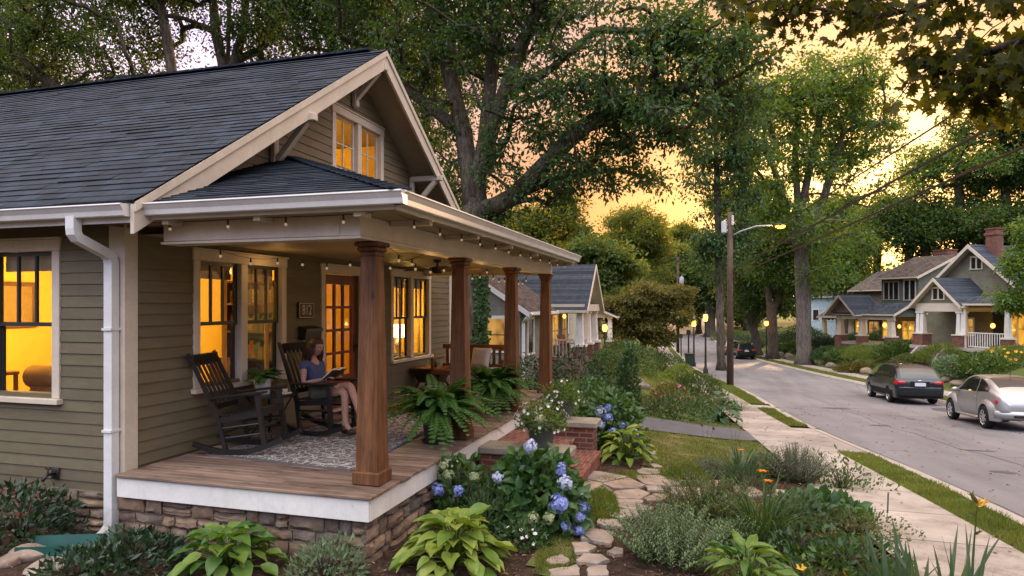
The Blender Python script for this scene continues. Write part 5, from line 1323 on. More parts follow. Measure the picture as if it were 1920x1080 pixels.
oak_blobs = [B(860,60,20.5,3.2,2.4),B(760,60,22,2.6,2.0),B(740,200,21.5,1.6,1.4,4),B(960,30,19,1.8,1.2,6),B(1060,-60,18,2.2,1.4),B(1000,215,19.4,1.7,1.2,5),B(1090,190,18.2,2.2,1.3,9),B(1180,190,17.8,2.2,1.2,10),B(1270,170,17.4,2.0,1.3,8),B(1330,110,17,1.7,1.6,6),B(1170,60,17.6,2.0,.9,4),B(1280,40,17,2.0,1.3,6),
 B(1010,330,19.2,1.5,.9,5),B(1100,300,19,1.7,.8,5),B(1170,330,20,1.1,.5,2.0),B(1230,355,20.4,.7,.35,1.0),B(960,400,19.8,.9,.6,1.6),B(840,300,20.8,1.3,1.4,4),B(920,-120,20,4,2.5),B(700,-80,22,3,2),B(1380,60,16.8,1.3,1.0,3),B(1340,215,17.4,1.3,1.0,3.5),B(930,300,19.0,1.0,.9,2.2),B(1040,100,18.6,1.2,.7,2)]
tree('oak_tree','huge oak behind the porch roof, its forked trunk and limbs reaching over the street', ob, oak_seeds, oak_blobs, 720, 105, .50, .15, .44, 'oak', seed=3, pw=.40, asp=.5)
# trees rising behind the main roof
def backtree(label, px0, pxt, d, blobs, seed, n=230, r0=.30, leaf='dark_tree', per=135, fork=None):
    b = at(px0, 572, d); b.z = ter(b.x,b.y)-.1
    seeds = [[b, at(px0,300,d), at((px0+pxt)/2,120,d), at(pxt,-40,d), at(pxt,-200,d)]]
    for f in (fork or []): seeds.append([at(*p) for p in f])
    return tree('tree', label, b, seeds, blobs, n, per, .75, .15, r0, leaf, seed=seed, group='trees behind the house', pw=.40)
backtree('dark tree with leaning trunk behind the left part of the roof', 350, 290, 27, [B(60,60,27,3.2,2.4),B(180,80,27,2.6,2.2),B(250,150,27.5,1.5,.9,4),B(40,200,28,2.2,1.3,8),B(110,-60,27,4,2),B(300,-80,27,3,2)], 21, 250, fork=[[(190,260,27),(110,170,27),(40,110,27)]])
backtree('dark multi-stemmed tree behind the middle of the roof', 425, 430, 28, [B(330,20,28,2.4,1.4,6),B(480,40,28,2.2,1.7,9),B(560,20,27,2.2,1.6,8),B(420,-80,28,3.5,2),B(540,130,29,1.6,.9,4),B(300,90,29,1.3,.7,3)], 22, 210, fork=[[(425,170,28),(405,60,28),(395,-60,28)],[(428,170,28),(455,60,28),(470,-60,28)]])
backtree('dark tree with slanting trunk just left of the gable peak', 680, 590, 26, [B(620,40,26,2.2,1.6,8),B(690,60,25,1.8,1.4,6),B(560,-60,26,3,2),B(700,-60,25,2.6,1.6)], 23, 190, fork=[[(660,180,26),(700,60,26),(730,-60,26)]])
backtree('deep green tree filling the corner beyond the far end of the roof', 20, 60, 33, [B(20,120,33,3.6,2.6),B(120,200,34,2.6,1.3,9),B(-60,20,33,4,3),B(230,190,35,2.4,1.0,6)], 24, 230)
backtree('shaded tree between the gable and the big oak', 800, 800, 30, [B(770,300,30,1.6,1.5,5),B(800,200,30,2.0,1.8,6),B(840,390,30,1.4,1.3,5),B(880,120,31,2.4,1.8,6),B(800,80,31,3,2,6)], 25, 170, .25)
# street trees and woods further off. Each has its own crown
def far(label, base_px, base_py, d, trunk_px, blobs, seed, n=160, per=110, cr=1.2, size=.45, r0=.4, leaf='green_tree', bark='bark', forks=None, name='tree', group='trees along the street', top=None, zb=None, droop=.2, pw=.42):
    b = at(base_px, base_py, d)
    if zb is None: b.z = ter(b.x,b.y)-.15
    seeds = [[b]+[at(x, y, d) for x, y in trunk_px]]
    for f in (forks or []): seeds.append([at(x, y, d) for x, y in f])
    return tree(name, label, b, seeds, blobs, n, per, cr, size, r0, leaf, bark, seed, .6, droop, group, pw=pw)
far('tall street tree with thick pale trunk on the far verge', 1507, 688, 57, [(1506,600),(1504,520),(1498,420),(1490,300),(1500,180)], [B(1480,190,56,5.5,3.2),B(1560,170,57,5,3),B(1600,260,58,4.5,3.4),B(1430,290,56,3.6,3,40),B(1520,300,57,4.5,3,30),B(1620,360,57,3.2,1.6,14),B(1500,420,55,4,2,22),B(1570,450,57,3.4,1.4,14),B(1440,390,55,3,2.2,20),B(1540,520,56,2.6,1.1,8)], 31, 340, 105, 1.0, .31, .62, 'green_tree', 'bark_pale', [[(1505,500),(1470,380),(1440,280)],[(1503,470),(1545,370),(1580,250)],[(1500,400),(1530,260),(1550,150)]])
far('drooping grey green tree behind the utility pole', 1352, 690, 50, [(1350,560),(1345,380),(1340,200)], [B(1350,150,49,2.8,3.2),B(1330,260,49,2.6,3,26),B(1370,340,50,2.4,3.2,26),B(1325,440,50,1.2,2.2,7),B(1350,480,50,1.8,2.2,14),B(1400,250,49,1.8,2,12),B(1390,440,50,1.4,1.6,8),B(1312,330,49,1.1,1.6,4)], 32, 230, 85, .75, .26, .3, 'oak', droop=.9)
far('dark leafy tree with bent trunk behind the far parked car', 1420, 672, 72, [(1418,640),(1408,600),(1400,560)], [B(1400,560,72,3.2,2.4),B(1430,500,73,4,3),B(1390,470,72,3,2.6),B(1460,560,73,2.6,2,14)], 33, 170, 120, 1.1, .32, .45, 'dark_tree')
far('dark forked tree beside the lit lamp on the far verge', 1449, 676, 66, [(1448,620),(1446,580),(1440,530),(1430,440)], [B(1450,470,66,4,3),B(1490,520,66,3,2,18),B(1420,430,66,3,2.6,22),B(1490,440,67,3.5,2.4)], 34, 170, 120, 1.1, .32, .5, 'green_tree', forks=[[(1446,590),(1465,540),(1480,470)]])
tree('tree','spreading low tree with bronze green leaves beyond the hedges', at(1205,668,46), [[at(1205,672,46),at(1206,640,46),at(1200,600,46)],[at(1206,645,46),at(1235,615,46),at(1262,590,46)],[at(1206,645,46),at(1180,612,46),at(1158,590,46)]],
 [B(1165,580,46,1.7,.9),B(1215,560,46,2.0,1.1),B(1258,590,46,1.5,.9),B(1232,632,46,1.3,.5,1.6),B(1160,630,46,1.1,.6,1.6),B(1270,555,46,1.2,.8,1.6),B(1195,610,46,1.6,.6,2)], 260, 130, .5, .2, .22, 'red_maple', seed=35, flat=.4, group='trees along the street')
far('round topped tree glowing against the sunset at the end of the street', 1200, 640, 105, [(1198,560),(1195,500),(1192,450)], [B(1195,430,105,5,3.4),B(1165,470,105,3.6,2.6,30),B(1225,465,105,3.4,2.6,30),B(1195,520,105,5.5,2.6,30)], 36, 240, 110, 1.2, .40, .5, 'gold_tree')
far('green tree rising behind the second house, left of the round tree', 1110, 640, 82, [(1110,560),(1112,500)], [B(1110,480,82,4,2.4),B(1150,510,82,3.6,2,20),B(1090,540,82,3,2,16),B(1170,560,80,3.6,2,18),B(1090,440,84,1.8,1.2,5)], 37, 220, 110, 1.2, .5, .4, 'far_tree')
far('golden tree seen between the oak limb and the second roof', 1010, 600, 62, [(1010,520),(1015,460)], [B(970,430,62,3.2,2,16),B(1030,420,62,2.8,2,14),B(1060,390,62,1.6,1.6,6),B(1000,480,60,3.4,1.6,14),B(930,440,60,2.4,1.6,10)], 38, 200, 100, .9, .30, .35, 'gold_tree')
far('dense green tree directly left of the utility pole, far down the street', 1310, 620, 120, [(1310,560),(1308,520)], [B(1300,500,118,5,3.6),B(1335,520,118,4.5,4),B(1270,530,118,5,3),B(1310,570,118,5,2,30),B(1255,480,122,3,2.4,14)], 39, 220, 100, 1.6, .65, .5, 'far_tree')
far('tall tree at the turn of the street with a thick bare trunk', 1332, 628, 112, [(1331,600),(1331,580),(1330,550)], [B(1350,555,112,4,2,16),B(1345,520,112,4.5,2.6),B(1320,545,112,3,1.6,10)], 40, 120, 100, 1.5, .6, .9, 'dark_tree')
far('small leafy tree at the right edge in front of the slate roof', 1965, 690, 35, [(1962,620),(1955,560),(1945,500)], [B(1925,500,35,1.1,.9,6),B(1910,560,35,1.0,.7,5),B(1950,440,35,1.2,.9,6),B(1975,520,35,1.5,1.4,6)], 49, 130, 90, .5, .2, .14, 'green_tree', forks=[[(1955,560),(1925,550),(1900,560)]], top=None)
# the wooded slope above the houses on the right
for k, (px, py, d, r, leaf, lab) in enumerate(((1700,390,82,6.2,'dark_tree','broad dark tree left of the far chimney, glowing at its edge'),(1795,300,80,6.8,'green_tree','tall tree whose top touches the wires behind the nearest right house'),(1880,240,78,7.5,'dark_tree','tall dark tree at the right edge above the roof'),(1960,300,76,8,'dark_tree','dark tree cut by the right edge above the roof'),(1640,430,90,6,'far_tree','lower pale tree under the brightest sky'),(1730,430,80,6,'dark_tree','dark tree right behind the green house chimney'),(1840,420,78,6.5,'dark_tree','dark tree right behind the tall brick chimney'),(1590,480,84,6,'green_tree','tree standing behind the light blue house'),(1920,440,76,6,'dark_tree','shadowy tree behind the right end of the nearest roof'))):
    b = at(px, 590, d); c = at(px, py, d); rr = random.Random(k)
    bl = [(c.x,c.y,c.z,r*.62,r*.62,r*.5),]+[(c.x+rr.uniform(-1,1)*r*.6,c.y+rr.uniform(-1,1)*r*.5,c.z+rr.uniform(-1,.55)*r*.55,r*.42,r*.42,r*.32) for _ in range(5)]
    far(lab, px, 590, d, [(px,540),(px+6,(py+540)/2),(px,py)], bl, 50+k, 190, 52 if k < 3 else 75, 1.15, .38, .5, leaf, group='trees behind the houses across the street')
for k, (px, py, d, r, leaf, lab) in enumerate(((1230,500,150,8,'far_tree','hazy tree on the far ridge right of the round golden tree'),(1280,440,160,5,'gold_tree','small golden tree top on the ridge beside the bright sky'),(1140,470,150,7,'far_tree','hazy tree on the far ridge left of the round golden tree'),(1060,470,120,6,'far_tree','pale tree above the second roof'),(1420,520,130,8,'dark_tree','dark tree deep behind the utility pole lamp'),(1560,400,120,8,'green_tree','tree glowing in front of the brightest sky'),(1400,380,120,7,'green_tree','tree between the pole and the tall street tree'))):
    b = at(px, 600, d); c = at(px, py, d); rr = random.Random(k+40)
    bl = [(c.x,c.y,c.z,r*.62,r*.62,r*.5),]+[(c.x+rr.uniform(-1,1)*r*.6,c.y+rr.uniform(-1,1)*r*.5,c.z+rr.uniform(-1.4,.4)*r*.6,r*.45,r*.45,r*.36) for _ in range(5)]
    far(lab, px, 600, d, [(px,560),(px,py)], bl, 70+k, 170, 100, 1.5, .55, .5, leaf, group='trees on the far ridge')
# woods closing the far views
def woods(label_name, pts, n, per, leaf, seed):
    C = []; rg_ = np.random.default_rng(seed)
    for px, py, d, r, rz in pts:
        c = at(px, py, d); k = n//len(pts); q = unit(rg_.normal(size=(k,3)))*(rg_.random((k,1))**.4)*[r,r,rz]+np.array(c); C.append(q)
    v, f = foliage(np.concatenate(C), per, 1.9, .9, seed, .65); o = link(label_name, np_mesh(label_name, v, f, M[leaf])); tag(o, kind='stuff')
woods('woods', [(x, 545+10*math.sin(x*.05), 135, 9, 5) for x in range(900,2000,70)], 700, 70, 'dark_tree', 91)
woods('woods', [(x, 520+14*math.sin(x*.03), 70, 6, 6) for x in range(-300,1000,90)], 700, 70, 'dark_tree', 92)
# trunk with ivy between the columns belongs to the oak: ivy climbs it
n = 900; zz = RNG.uniform(0,1,n); C = np.array([at(903+RNG.normal()*6, 690-z*190, 19.15)[:] for z in zz]); v, f = leaves(C, RNG.normal(size=(n,3))*.6-[0,.0,.8], RNG.normal(size=(n,3))*.4+[.3,-1,0], .13, .11, FOLD)
tag(link('ivy', np_mesh('ivy', v, f, M['dark_tree'])), 'ivy climbing the oak trunk seen between the columns', 'ivy')
# the maple whose branches hang into the top right
mt = thing('maple_tree','street maple whose leafy branches hang over the top right','tree',(4.3,3.4,ter(4.3,3.4)-.1))
mb0 = Vector((4.3,3.4,ter(4.3,3.4)-.1))
C = []; D = []; q = MB(); rr = random.Random(8)
q.tube([mb0, mb0+Vector((0,.0,1)), mb0+Vector((.05,.05,3)), mb0+Vector((.0,.2,5)), mb0+Vector((-.3,.5,7))], [.30,.22,.19,.16,.10], 12)
subs = []
for (a, pts) in ((mb0+Vector((.03,.1,4.0)), [(1990,40,5.0),(1860,95,5.6),(1760,120,6.0),(1690,120,6.3)]), (mb0+Vector((.02,.15,4.6)), [(1960,-60,5.2),(1800,-10,5.9),(1660,30,6.5),(1560,20,7.0),(1450,5,7.4)]), (mb0+Vector((.03,.1,4.2)), [(2020,120,5.2),(1930,120,5.5),(1860,170,5.7),(1815,200,5.9)]), (mb0+Vector((.02,.15,4.9)), [(2000,-150,5.4),(1700,-60,6.4),(1500,-40,7.2),(1400,10,7.6)])):
    P = [a]+[at(*p) for p in pts]; r_ = [.06]+[.03*(1-i/len(pts))+.008 for i in range(len(pts))]; q.tube(P, r_, 7); subs.append(P)
for P in subs:
    for i in range(1, len(P)-1):
        for k in range(9):
            b = P[i].lerp(P[i+1], rr.random()); d = Vector((rr.uniform(-1,1), rr.uniform(-.7,.7), rr.uniform(-.45,.4))).normalized(); ln = rr.uniform(.25,.65); e = b+d*ln-Vector((0,0,.1)); q.tube([b, b.lerp(e,.5)+Vector((0,0,.05)), e], [.008,.006,.003], 4)
            for m in range(13):
                t = rr.random()**.7; p_ = b.lerp(e,t)+Vector((rr.gauss(0,.07),rr.gauss(0,.07),rr.gauss(0,.06))); C.append(p_[:]); D.append((rr.uniform(-1,1),rr.uniform(-1,1),rr.uniform(-1.1,-.1)))
q.v = [(v[0]-mb0.x,v[1]-mb0.y,v[2]-mb0.z) for v in q.v]; q.build('trunk', M['bark'], mt, True)
C = np.array(C)-np.array(mb0); ns = len(C)
mp = np.array([(x,y,.06*math.cos(6*y)-.18*x*x) for x,y in MAPLE_P]+[(.42,0,-.02)]); mf = np.array([(16,i,(i+1)%16) for i in range(16)])
v, f = leaves(C, D, RNG.normal(size=(ns,3))*.8+[0,-.25,.6], RNG.uniform(.085,.15,ns), RNG.uniform(.10,.17,ns), (mp, mf))
link('crown', np_mesh('crown', v, f, M['maple']), mt)
c = np.array([(x,y,z) for x,y,z in RNG.normal(size=(120,3))*[2.0,1.6,.9]+[1.2,-.6,7.6]]); v, f = foliage(c, 60, .5, .15, 4, .9, tpl=FOLD); link('crown', np_mesh('crown', v, f, M['maple']), mt)
# ------------------------------------------------------------------ garden plants
BROAD = broad(6, .25, .32); WIDE = broad(5, .35, .25, 1)
def base_at(px, py): return gpt(px, py, 0)
def leafobj(t, name, parts, mats):
    v, f, m = join_np(parts); o = link(name, np_mesh(name, v, f, mats, m if isinstance(mats, list) else None), t); o.data.polygons.foreach_set('use_smooth', [True]*len(o.data.polygons)); return o
def stems_np(mb):
    return np.array(mb.v, float), np.array([f for f in mb.f if len(f) == 4])
BLOOM = {}
def blooms(t, C, d, s, fm):
    """single five petalled blossoms, each an object of its own sharing one mesh"""
    if (s,fm) not in BLOOM:
        an = np.arange(5)*2*PI/5; z = np.zeros(5); v, f = leaves(np.zeros((5,3)), np.stack([np.cos(an),np.sin(an),z+.4],1), np.stack([-np.cos(an)*.4,-np.sin(an)*.4,z+1],1), s, s*.8, DIA); BLOOM[(s,fm)] = np_mesh('blossom', v, f, M[fm])
    for c, n in zip(C, d):
        o = link('blossom', BLOOM[(s,fm)], t); o.location = c; o.rotation_euler = Vector(n).to_track_quat('Z','Y').to_euler()
def hosta(label, px, py, rad, n, mat, seed, ln=.24, wd=.15, up=.55, flowers=False):
    rg_ = np.random.default_rng(seed); p = base_at(px, py); t = thing('hosta', label, 'plant', p); C = []; D = []; NN = []; Ls = []; Ws = []; st = MB()
    for k in range(n):
        a = k*2.399+rg_.uniform(-.3,.3); u = (k+.5)/n; r = rad*(u**.6)*rg_.uniform(.85,1.1); h = rad*(up*1.25*(1-u**1.5)+.10)*rg_.uniform(.85,1.15)
        o = np.array([math.cos(a)*r*.62, math.sin(a)*r*.62, h]); d = np.array([math.cos(a), math.sin(a), .55-.80*u+rg_.uniform(-.15,.15)])
        C.append(o); D.append(d); NN.append([-.35*math.cos(a)+rg_.uniform(-.25,.25), -.35*math.sin(a)+rg_.uniform(-.25,.25), 1]); s = rg_.uniform(.6,1.2); Ls.append(ln*s); Ws.append(wd*s)
        st.tube([(math.cos(a)*.03,math.sin(a)*.03,0),(o[0]*.55,o[1]*.55,h*.75),tuple(o)], [.008,.006,.005], 4)
    C, D, NN, Ls, Ws = map(np.array, (C,D,NN,Ls,Ws)); g = rg_.integers(0,3,n)
    leafobj(t, 'foliage', [(*leaves(C[g==k],D[g==k],NN[g==k],Ls[g==k],Ws[g==k]*w,tp),0) for k,(tp,w) in enumerate(((BROAD,1),(broad(6,.12,.6,1),.88),(broad(6,.4,.12,1.5),.95)))], [M[mat]]); v, f = stems_np(st); link('stems', np_mesh('stems', v, f, M[mat]), t)
    return t
def shrub(name, label, px, py, rx, rz, n, size, mat, seed, asp=.5, cat='shrub', ry=None, dens=.4, group=None, up=.3, pos=None, tpl=FOLD, stems=14, rag=.16, flowers=None, lift=0):
    """a bush: twigs from the ground, leaves thick on and under an uneven dome"""
    rg_ = np.random.default_rng(seed); p = pos or base_at(px, py); t = thing(name, label, cat, p, 0, group); ry = ry or rx
    d = unit(rg_.normal(size=(n,3))); d[:,2] = np.abs(d[:,2])*1.0-.12; d = unit(d)
    lob = unit(rg_.normal(size=(14,3))); amp = rg_.uniform(-1,1,14)
    q = 1+rag*(np.maximum(0,d@lob.T)**4@amp)+rg_.normal(size=n)*.05
    r = (1-dens*rg_.random(n)**1.6)*q
    P = d*r[:,None]*[rx,ry,rz]; P[:,2] = np.maximum(P[:,2]+rz*.10, .01)+lift
    D = d*[1,1,1]+rg_.normal(size=(n,3))*.55+[0,0,up]; NN = d+rg_.normal(size=(n,3))*.5+[0,0,.3]
    s = size*rg_.uniform(.65,1.3,n)
    leafobj(t, 'foliage', [(*leaves(P,D,NN,s,s*asp,tpl),0)], [M[mat]])
    st = MB()
    for k in range(stems):
        a = rg_.uniform(0,6.28); e = rg_.uniform(.2,.8); st.tube([(0,0,0),(math.cos(a)*rx*e*.4,math.sin(a)*ry*e*.4,rz*.45+lift),(math.cos(a)*rx*e*.85,math.sin(a)*ry*e*.85,rz*.9*math.sqrt(1-e*e*.7)+lift)], [.014,.009,.004], 4)
    v, f = stems_np(st); link('stems', np_mesh('stems', v, f, M['bark']), t)
    if flowers:
        fm, fn_, fs_ = flowers; k = fn_; d = unit(rg_.normal(size=(k,3))); d[:,2] = np.abs(d[:,2])+.1; d = unit(d); C = d*[rx,ry,rz]*1.03; C[:,2] += rz*.1+lift
        blooms(t, C, d, fs_, fm)
    return t
def spiky(name, label, px, py, n, ln, wd, mat, seed, spread=.9, droop=.9, base=.08, cat='plant', flowers=None, stiff=False, pos=None, dry=.0):
    """strap or sword leaves from one crown"""
    rg_ = np.random.default_rng(seed); p = pos or base_at(px, py); t = thing(name, label, cat, p); V = []; F = []; b = 0; seg = 7
    for k in range(n):
        a = rg_.uniform(0,6.28); tilt = abs(rg_.normal())*spread*.5+.06; l = ln*rg_.uniform(.6,1.1); w = wd*rg_.uniform(.7,1.15); dr = droop*rg_.uniform(.5,1.4)
        h = np.array([math.cos(a),math.sin(a),0]); o = h*base*rg_.random()+np.array([rg_.normal()*base*.4,rg_.normal()*base*.4,0]); s = np.array([-math.sin(a),math.cos(a),0]); s = s*math.cos(.5)+h*math.sin(.5)*rg_.choice([-1,1]) if stiff else s
        pts = []
        for i in range(seg+1):
            u = i/seg; bend = tilt+dr*u*u*(.25 if stiff else 1.1); pts.append((u,bend))
        pos_ = o.copy(); prev = None
        for i,(u,bd) in enumerate(pts):
            if i: pos_ = pos_+(h*math.sin(bd)+np.array([0,0,math.cos(bd)]))*l/seg
            ww = w*(1-u**2.2)*(.75+.25*min(1,u*4))+.0012; nr = np.cross(h*math.sin(bd)+np.array([0,0,math.cos(bd)]), s)
            V += [pos_-s*ww/2+nr*ww*.12, pos_, pos_+s*ww/2+nr*ww*.12]
            if i:
                q = b+3*(i-1); F += [(q,q+1,q+4,q+3),(q+1,q+2,q+5,q+4)]
        b += 3*(seg+1)
    o = link('foliage', np_mesh('foliage', np.array(V), np.array(F), M[mat]), t)
    if flowers:
        fm, k, hgt, fs_, stalkmat = flowers
        for j in range(k):
            a = rg_.uniform(0,6.28); top = Vector((math.cos(a)*.16*hgt*rg_.uniform(.3,1.2), math.sin(a)*.16*hgt*rg_.uniform(.3,1.2), hgt*rg_.uniform(.8,1.1))); q = MB(); q.tube([(0,0,0),(top.x*.3,top.y*.3,top.z*.55),top[:]], [.006,.005,.004], 5); so = q.build('flower_stalk', M[stalkmat], t)
            C = np.repeat(np.array([top[:]]),6,0); ang = np.arange(6)*PI/3; D = np.stack([np.cos(ang),np.sin(ang),np.full(6,.55)],1); v, f = leaves(C,D,np.stack([-np.cos(ang),-np.sin(ang),np.full(6,1.2)],1),fs_,fs_*.38,BROAD); link('flower', np_mesh('flower', v, f, M[fm]), so)
    return t
def stalky(name, label, px, py, rx, h, n, per, size, mat, seed, asp=.35, cat='plant', lean=.35, pos=None, ry=None, top=None, whorl=True):
    """many upright leafy stems (catmint, lavender, sage)"""
    rg_ = np.random.default_rng(seed); p = pos or base_at(px, py); t = thing(name, label, cat, p); C = []; D = []; NN = []; Ls = []; TM = []; st = MB(); ry = ry or rx
    for k in range(n):
        a = rg_.uniform(0,6.28); r = rg_.random()**.6; b = np.array([math.cos(a)*rx*r*.55, math.sin(a)*ry*r*.55, 0]); hh = h*(1-.45*r*r)*rg_.uniform(.75,1.12); tip = np.array([math.cos(a)*rx*r*(1+lean*rg_.uniform(.2,1.2)*.5), math.sin(a)*ry*r*(1+lean*rg_.uniform(.2,1.2)*.5), hh]); tip[:2] += rg_.normal(size=2)*.05*rx
        st.tube([tuple(b), tuple(b*.5+tip*.5+np.array([0,0,hh*.08])), tuple(tip)], [.004,.003,.002], 3)
        for j in range(per):
            u = (j+.5)/per; u = .12+.88*u; q = b*(1-u)**1+tip*u; q = q+np.array([0,0,hh*.08*4*u*(1-u)]); an = j*2.4+k
            dirn = np.array([math.cos(an),math.sin(an),.55+.4*u]); C.append(q); D.append(dirn); NN.append([-math.cos(an)*.5,-math.sin(an)*.5,1]); Ls.append(size*(1.15-.6*u)*rg_.uniform(.8,1.2)); TM.append(1 if (top and u > .78 and rg_.random() < .7) else 0)
    Ls = np.array(Ls); v, f = leaves(C,D,NN,Ls,Ls*asp,FOLD); mi = np.repeat(np.array(TM),2)
    link('foliage', np_mesh('foliage', v, f, [M[mat],M[top]] if top else M[mat], mi if top else None), t)
    me = bpy.data.meshes.new('stems'); me.from_pydata(st.v, [], st.f); me.materials.append(M['olive_leaf']); link('stems', me, t); return t
def flower_head(parent, c, r, mat, seed, n=150):
    rg_ = np.random.default_rng(seed); d = unit(rg_.normal(size=(n,3))); C = d*r*rg_.uniform(.78,1.04,(n,1))*(1+.22*np.sin(d@rg_.normal(size=3)*4+rg_.random()*6))[:,None]*rg_.uniform(.85,1.12,3); parts = []
    tn = unit(np.cross(d, rg_.normal(size=(n,3)))); bt = np.cross(d, tn)
    for k in range(4):
        a = k*PI/2; parts.append((*leaves(C, tn*math.cos(a)+bt*math.sin(a)+d*.3, d, r*.33, r*.30, DIA), 0))
    v, f, m = join_np(parts); o = link('flower_head', np_mesh('flower_head', v, f, M[mat]), parent); o.location = c; return o
def hydrangea(label, px, py, rx, rz, n, seed, heads, pos=None):
    t = shrub('hydrangea', label, px, py, rx, rz, int(n*1.35), .115, 'hydr', seed, .66, 'shrub', dens=.5, tpl=broad(4,.22,.3), stems=26, rag=.22, pos=pos, up=.05)
    b = Vector(t.location)
    for i, (x, y, r, mt) in enumerate(heads):
        rr = ray(x, y); best = None                  # the flower sits on the bush where it is seen: nearest point of the dome to that sight line
        for d in np.arange(3, 25, .02):
            q = Vector((rr[0]*d, rr[1]*d, EYE+rr[2]*d)); e = ((q.x-b.x)/rx)**2+((q.y-b.y)/rx)**2+((q.z-b.z)/rz)**2
            if best is None or e < best[0]: best = (e, q)
            if e < 1.05: best = (e, q); break
        q = best[1]-b; flower_head(t, q*1.08, r*random.uniform(.85,1.12), mt, seed*31+i)
    return t
hosta('lime edged hosta with big heart leaves in front of the stone foundation', 428, 1070, .56, 58, 'hosta', 1, .20, .155, .36)
hosta('largest chartreuse hosta at the corner of the stone foundation', 852, 1062, .60, 105, 'hosta_lime', 2, .20, .145, .42)
hosta('small hosta cut by the bottom edge below the sage bush', 1400, 1128, .46, 50, 'hosta', 3, .22, .085, .6)
hosta('yellow green hosta under the far blue hydrangea', 1172, 866, .55, 52, 'hosta_lime', 4, .24, .12, .55)
hosta('blue green hosta at the driveway corner of the far bed', 1350, 792, .85, 52, 'hosta_blue', 5, .27, .2, .55)
shrub('shrub','dark glossy shrub at the foot of the white downspout', 250, 1066, .36, .27, 700, .085, 'shrub_dark', 6, .42, rag=.3)
shrub('shrub','dark shrub in the left corner beneath the side window', 38, 1010, .52, .40, 1100, .085, 'shrub_dark', 7, .42, rag=.3)
shrub('shrub','low dark plant cut by the left bottom corner', 150, 1088, .35, .22, 420, .07, 'shrub_dark', 71, .42, rag=.3)
shrub('plant','small white edged leafy plant in the mulch by the left hosta', 612, 1086, .30, .30, 620, .055, 'sage', 8, .4, 'plant', rag=.3, up=.8)
shrub('plant','low vinca with white and pink flowers beside the large hosta', 978, 1022, .24, .18, 520, .055, 'shrub', 9, .5, 'plant', flowers=('white_flower',22,.022))
hydrangea('tall hydrangea with blue heads leaning on the near brick cheek wall', 1000, 985, .50, .80, 950, 10, [(995,848,.055,'pale_flower'),(1047,888,.055,'blue_flower'),(1055,912,.06,'pale_flower'),(1046,948,.075,'blue_flower'),(1085,955,.055,'blue_flower'),(1080,972,.065,'blue_flower'),(1056,985,.05,'blue_flower'),(1028,972,.055,'green_flower'),(1000,972,.055,'green_flower'),(1078,994,.05,'blue_flower'),(1096,994,.055,'green_flower'),(1085,932,.05,'pale_flower'),(938,902,.05,'pale_flower'),(1012,800,.05,'green_flower')])
pb = shrub('hydrangea','low green hydrangea stems with pale buds against the stone foundation', 868, 975, .34, .62, 420, .10, 'hydr', 12, .6, 'shrub', dens=.5, tpl=broad(4,.2,.3))
for i, (x, y, z, r, m) in enumerate(((-.18,-.10,.58,.05,'green_flower'),(-.10,-.16,.50,.05,'green_flower'),(-.2,-.2,.36,.055,'blue_flower'),(.05,-.26,.38,.05,'blue_flower'),(.2,-.2,.52,.045,'green_flower'),(-.26,.0,.45,.045,'green_flower'))): flower_head(pb, (x,y,z), r, m, 400+i)
shrub('plant','feathery dark green plant between the hosta and the hydrangea', 905, 1000, .34, .46, 1500, .05, 'shrub', 13, .22, 'plant', up=.7, rag=.25)
hydrangea('hydrangea with pale blue heads beyond the far brick cheek wall', 1140, 845, .62, .86, 1000, 14, [(1128,778,.075,'pale_flower'),(1142,772,.075,'blue_flower'),(1140,788,.075,'blue_flower'),(1128,800,.07,'pale_flower'),(1148,814,.075,'blue_flower'),(1166,803,.06,'blue_flower'),(1170,822,.06,'blue_flower'),(1186,815,.07,'pale_flower'),(1188,826,.065,'blue_flower'),(1182,805,.05,'blue_flower')])
shrub('plant','yellow green low groundcover at the edge of the flagstone path', 1120, 962, .30, .07, 800, .05, 'lime', 15, .35, 'plant', up=.6, rag=.3)
# flower pots on the cheek walls
def flowerpot(label, loc, r, h, seed, rx, rz):
    t = thing('flower_pot', label, 'plant pot', loc)
    MB().lathe([(r*.74,0),(r*.97,h*.84),(r*1.08,h*.85),(r*1.1,h),(r*.97,h),(r*.95,h*.92),(0,h*.92)], n=28).build('pot', M['green_pot'], t, 'auto')
    rg_ = np.random.default_rng(seed); n = 620; d = unit(rg_.normal(size=(n,3))); d[:,2] = np.abs(d[:,2])*1.1-.25; d = unit(d); P = d*(1-.55*rg_.random((n,1)))*[rx,rx,rz]+[0,0,h*.98]
    leafobj(t, 'foliage', [(*leaves(P,d+rg_.normal(size=(n,3))*.6+[0,0,.3],d+rg_.normal(size=(n,3))*.5,.055*rg_.uniform(.6,1.3,n),.034,FOLD),0)], [M['green_tree']])
    k = 44; d = unit(rg_.normal(size=(k,3))); d[:,2] = np.abs(d[:,2])-.15; d = unit(d); blooms(t, d*[rx,rx,rz]*1.08+[0,0,h*.98], d, .027, 'white_flower'); return t
flowerpot('olive pot of white flowers on the near brick cheek wall', (-2.05,8.2,.478), .185, .28, 16, .33, .30)
flowerpot('olive pot of white flowers on the far brick cheek wall', (-2.25,10.3,.478), .19, .29, 17, .33, .30)
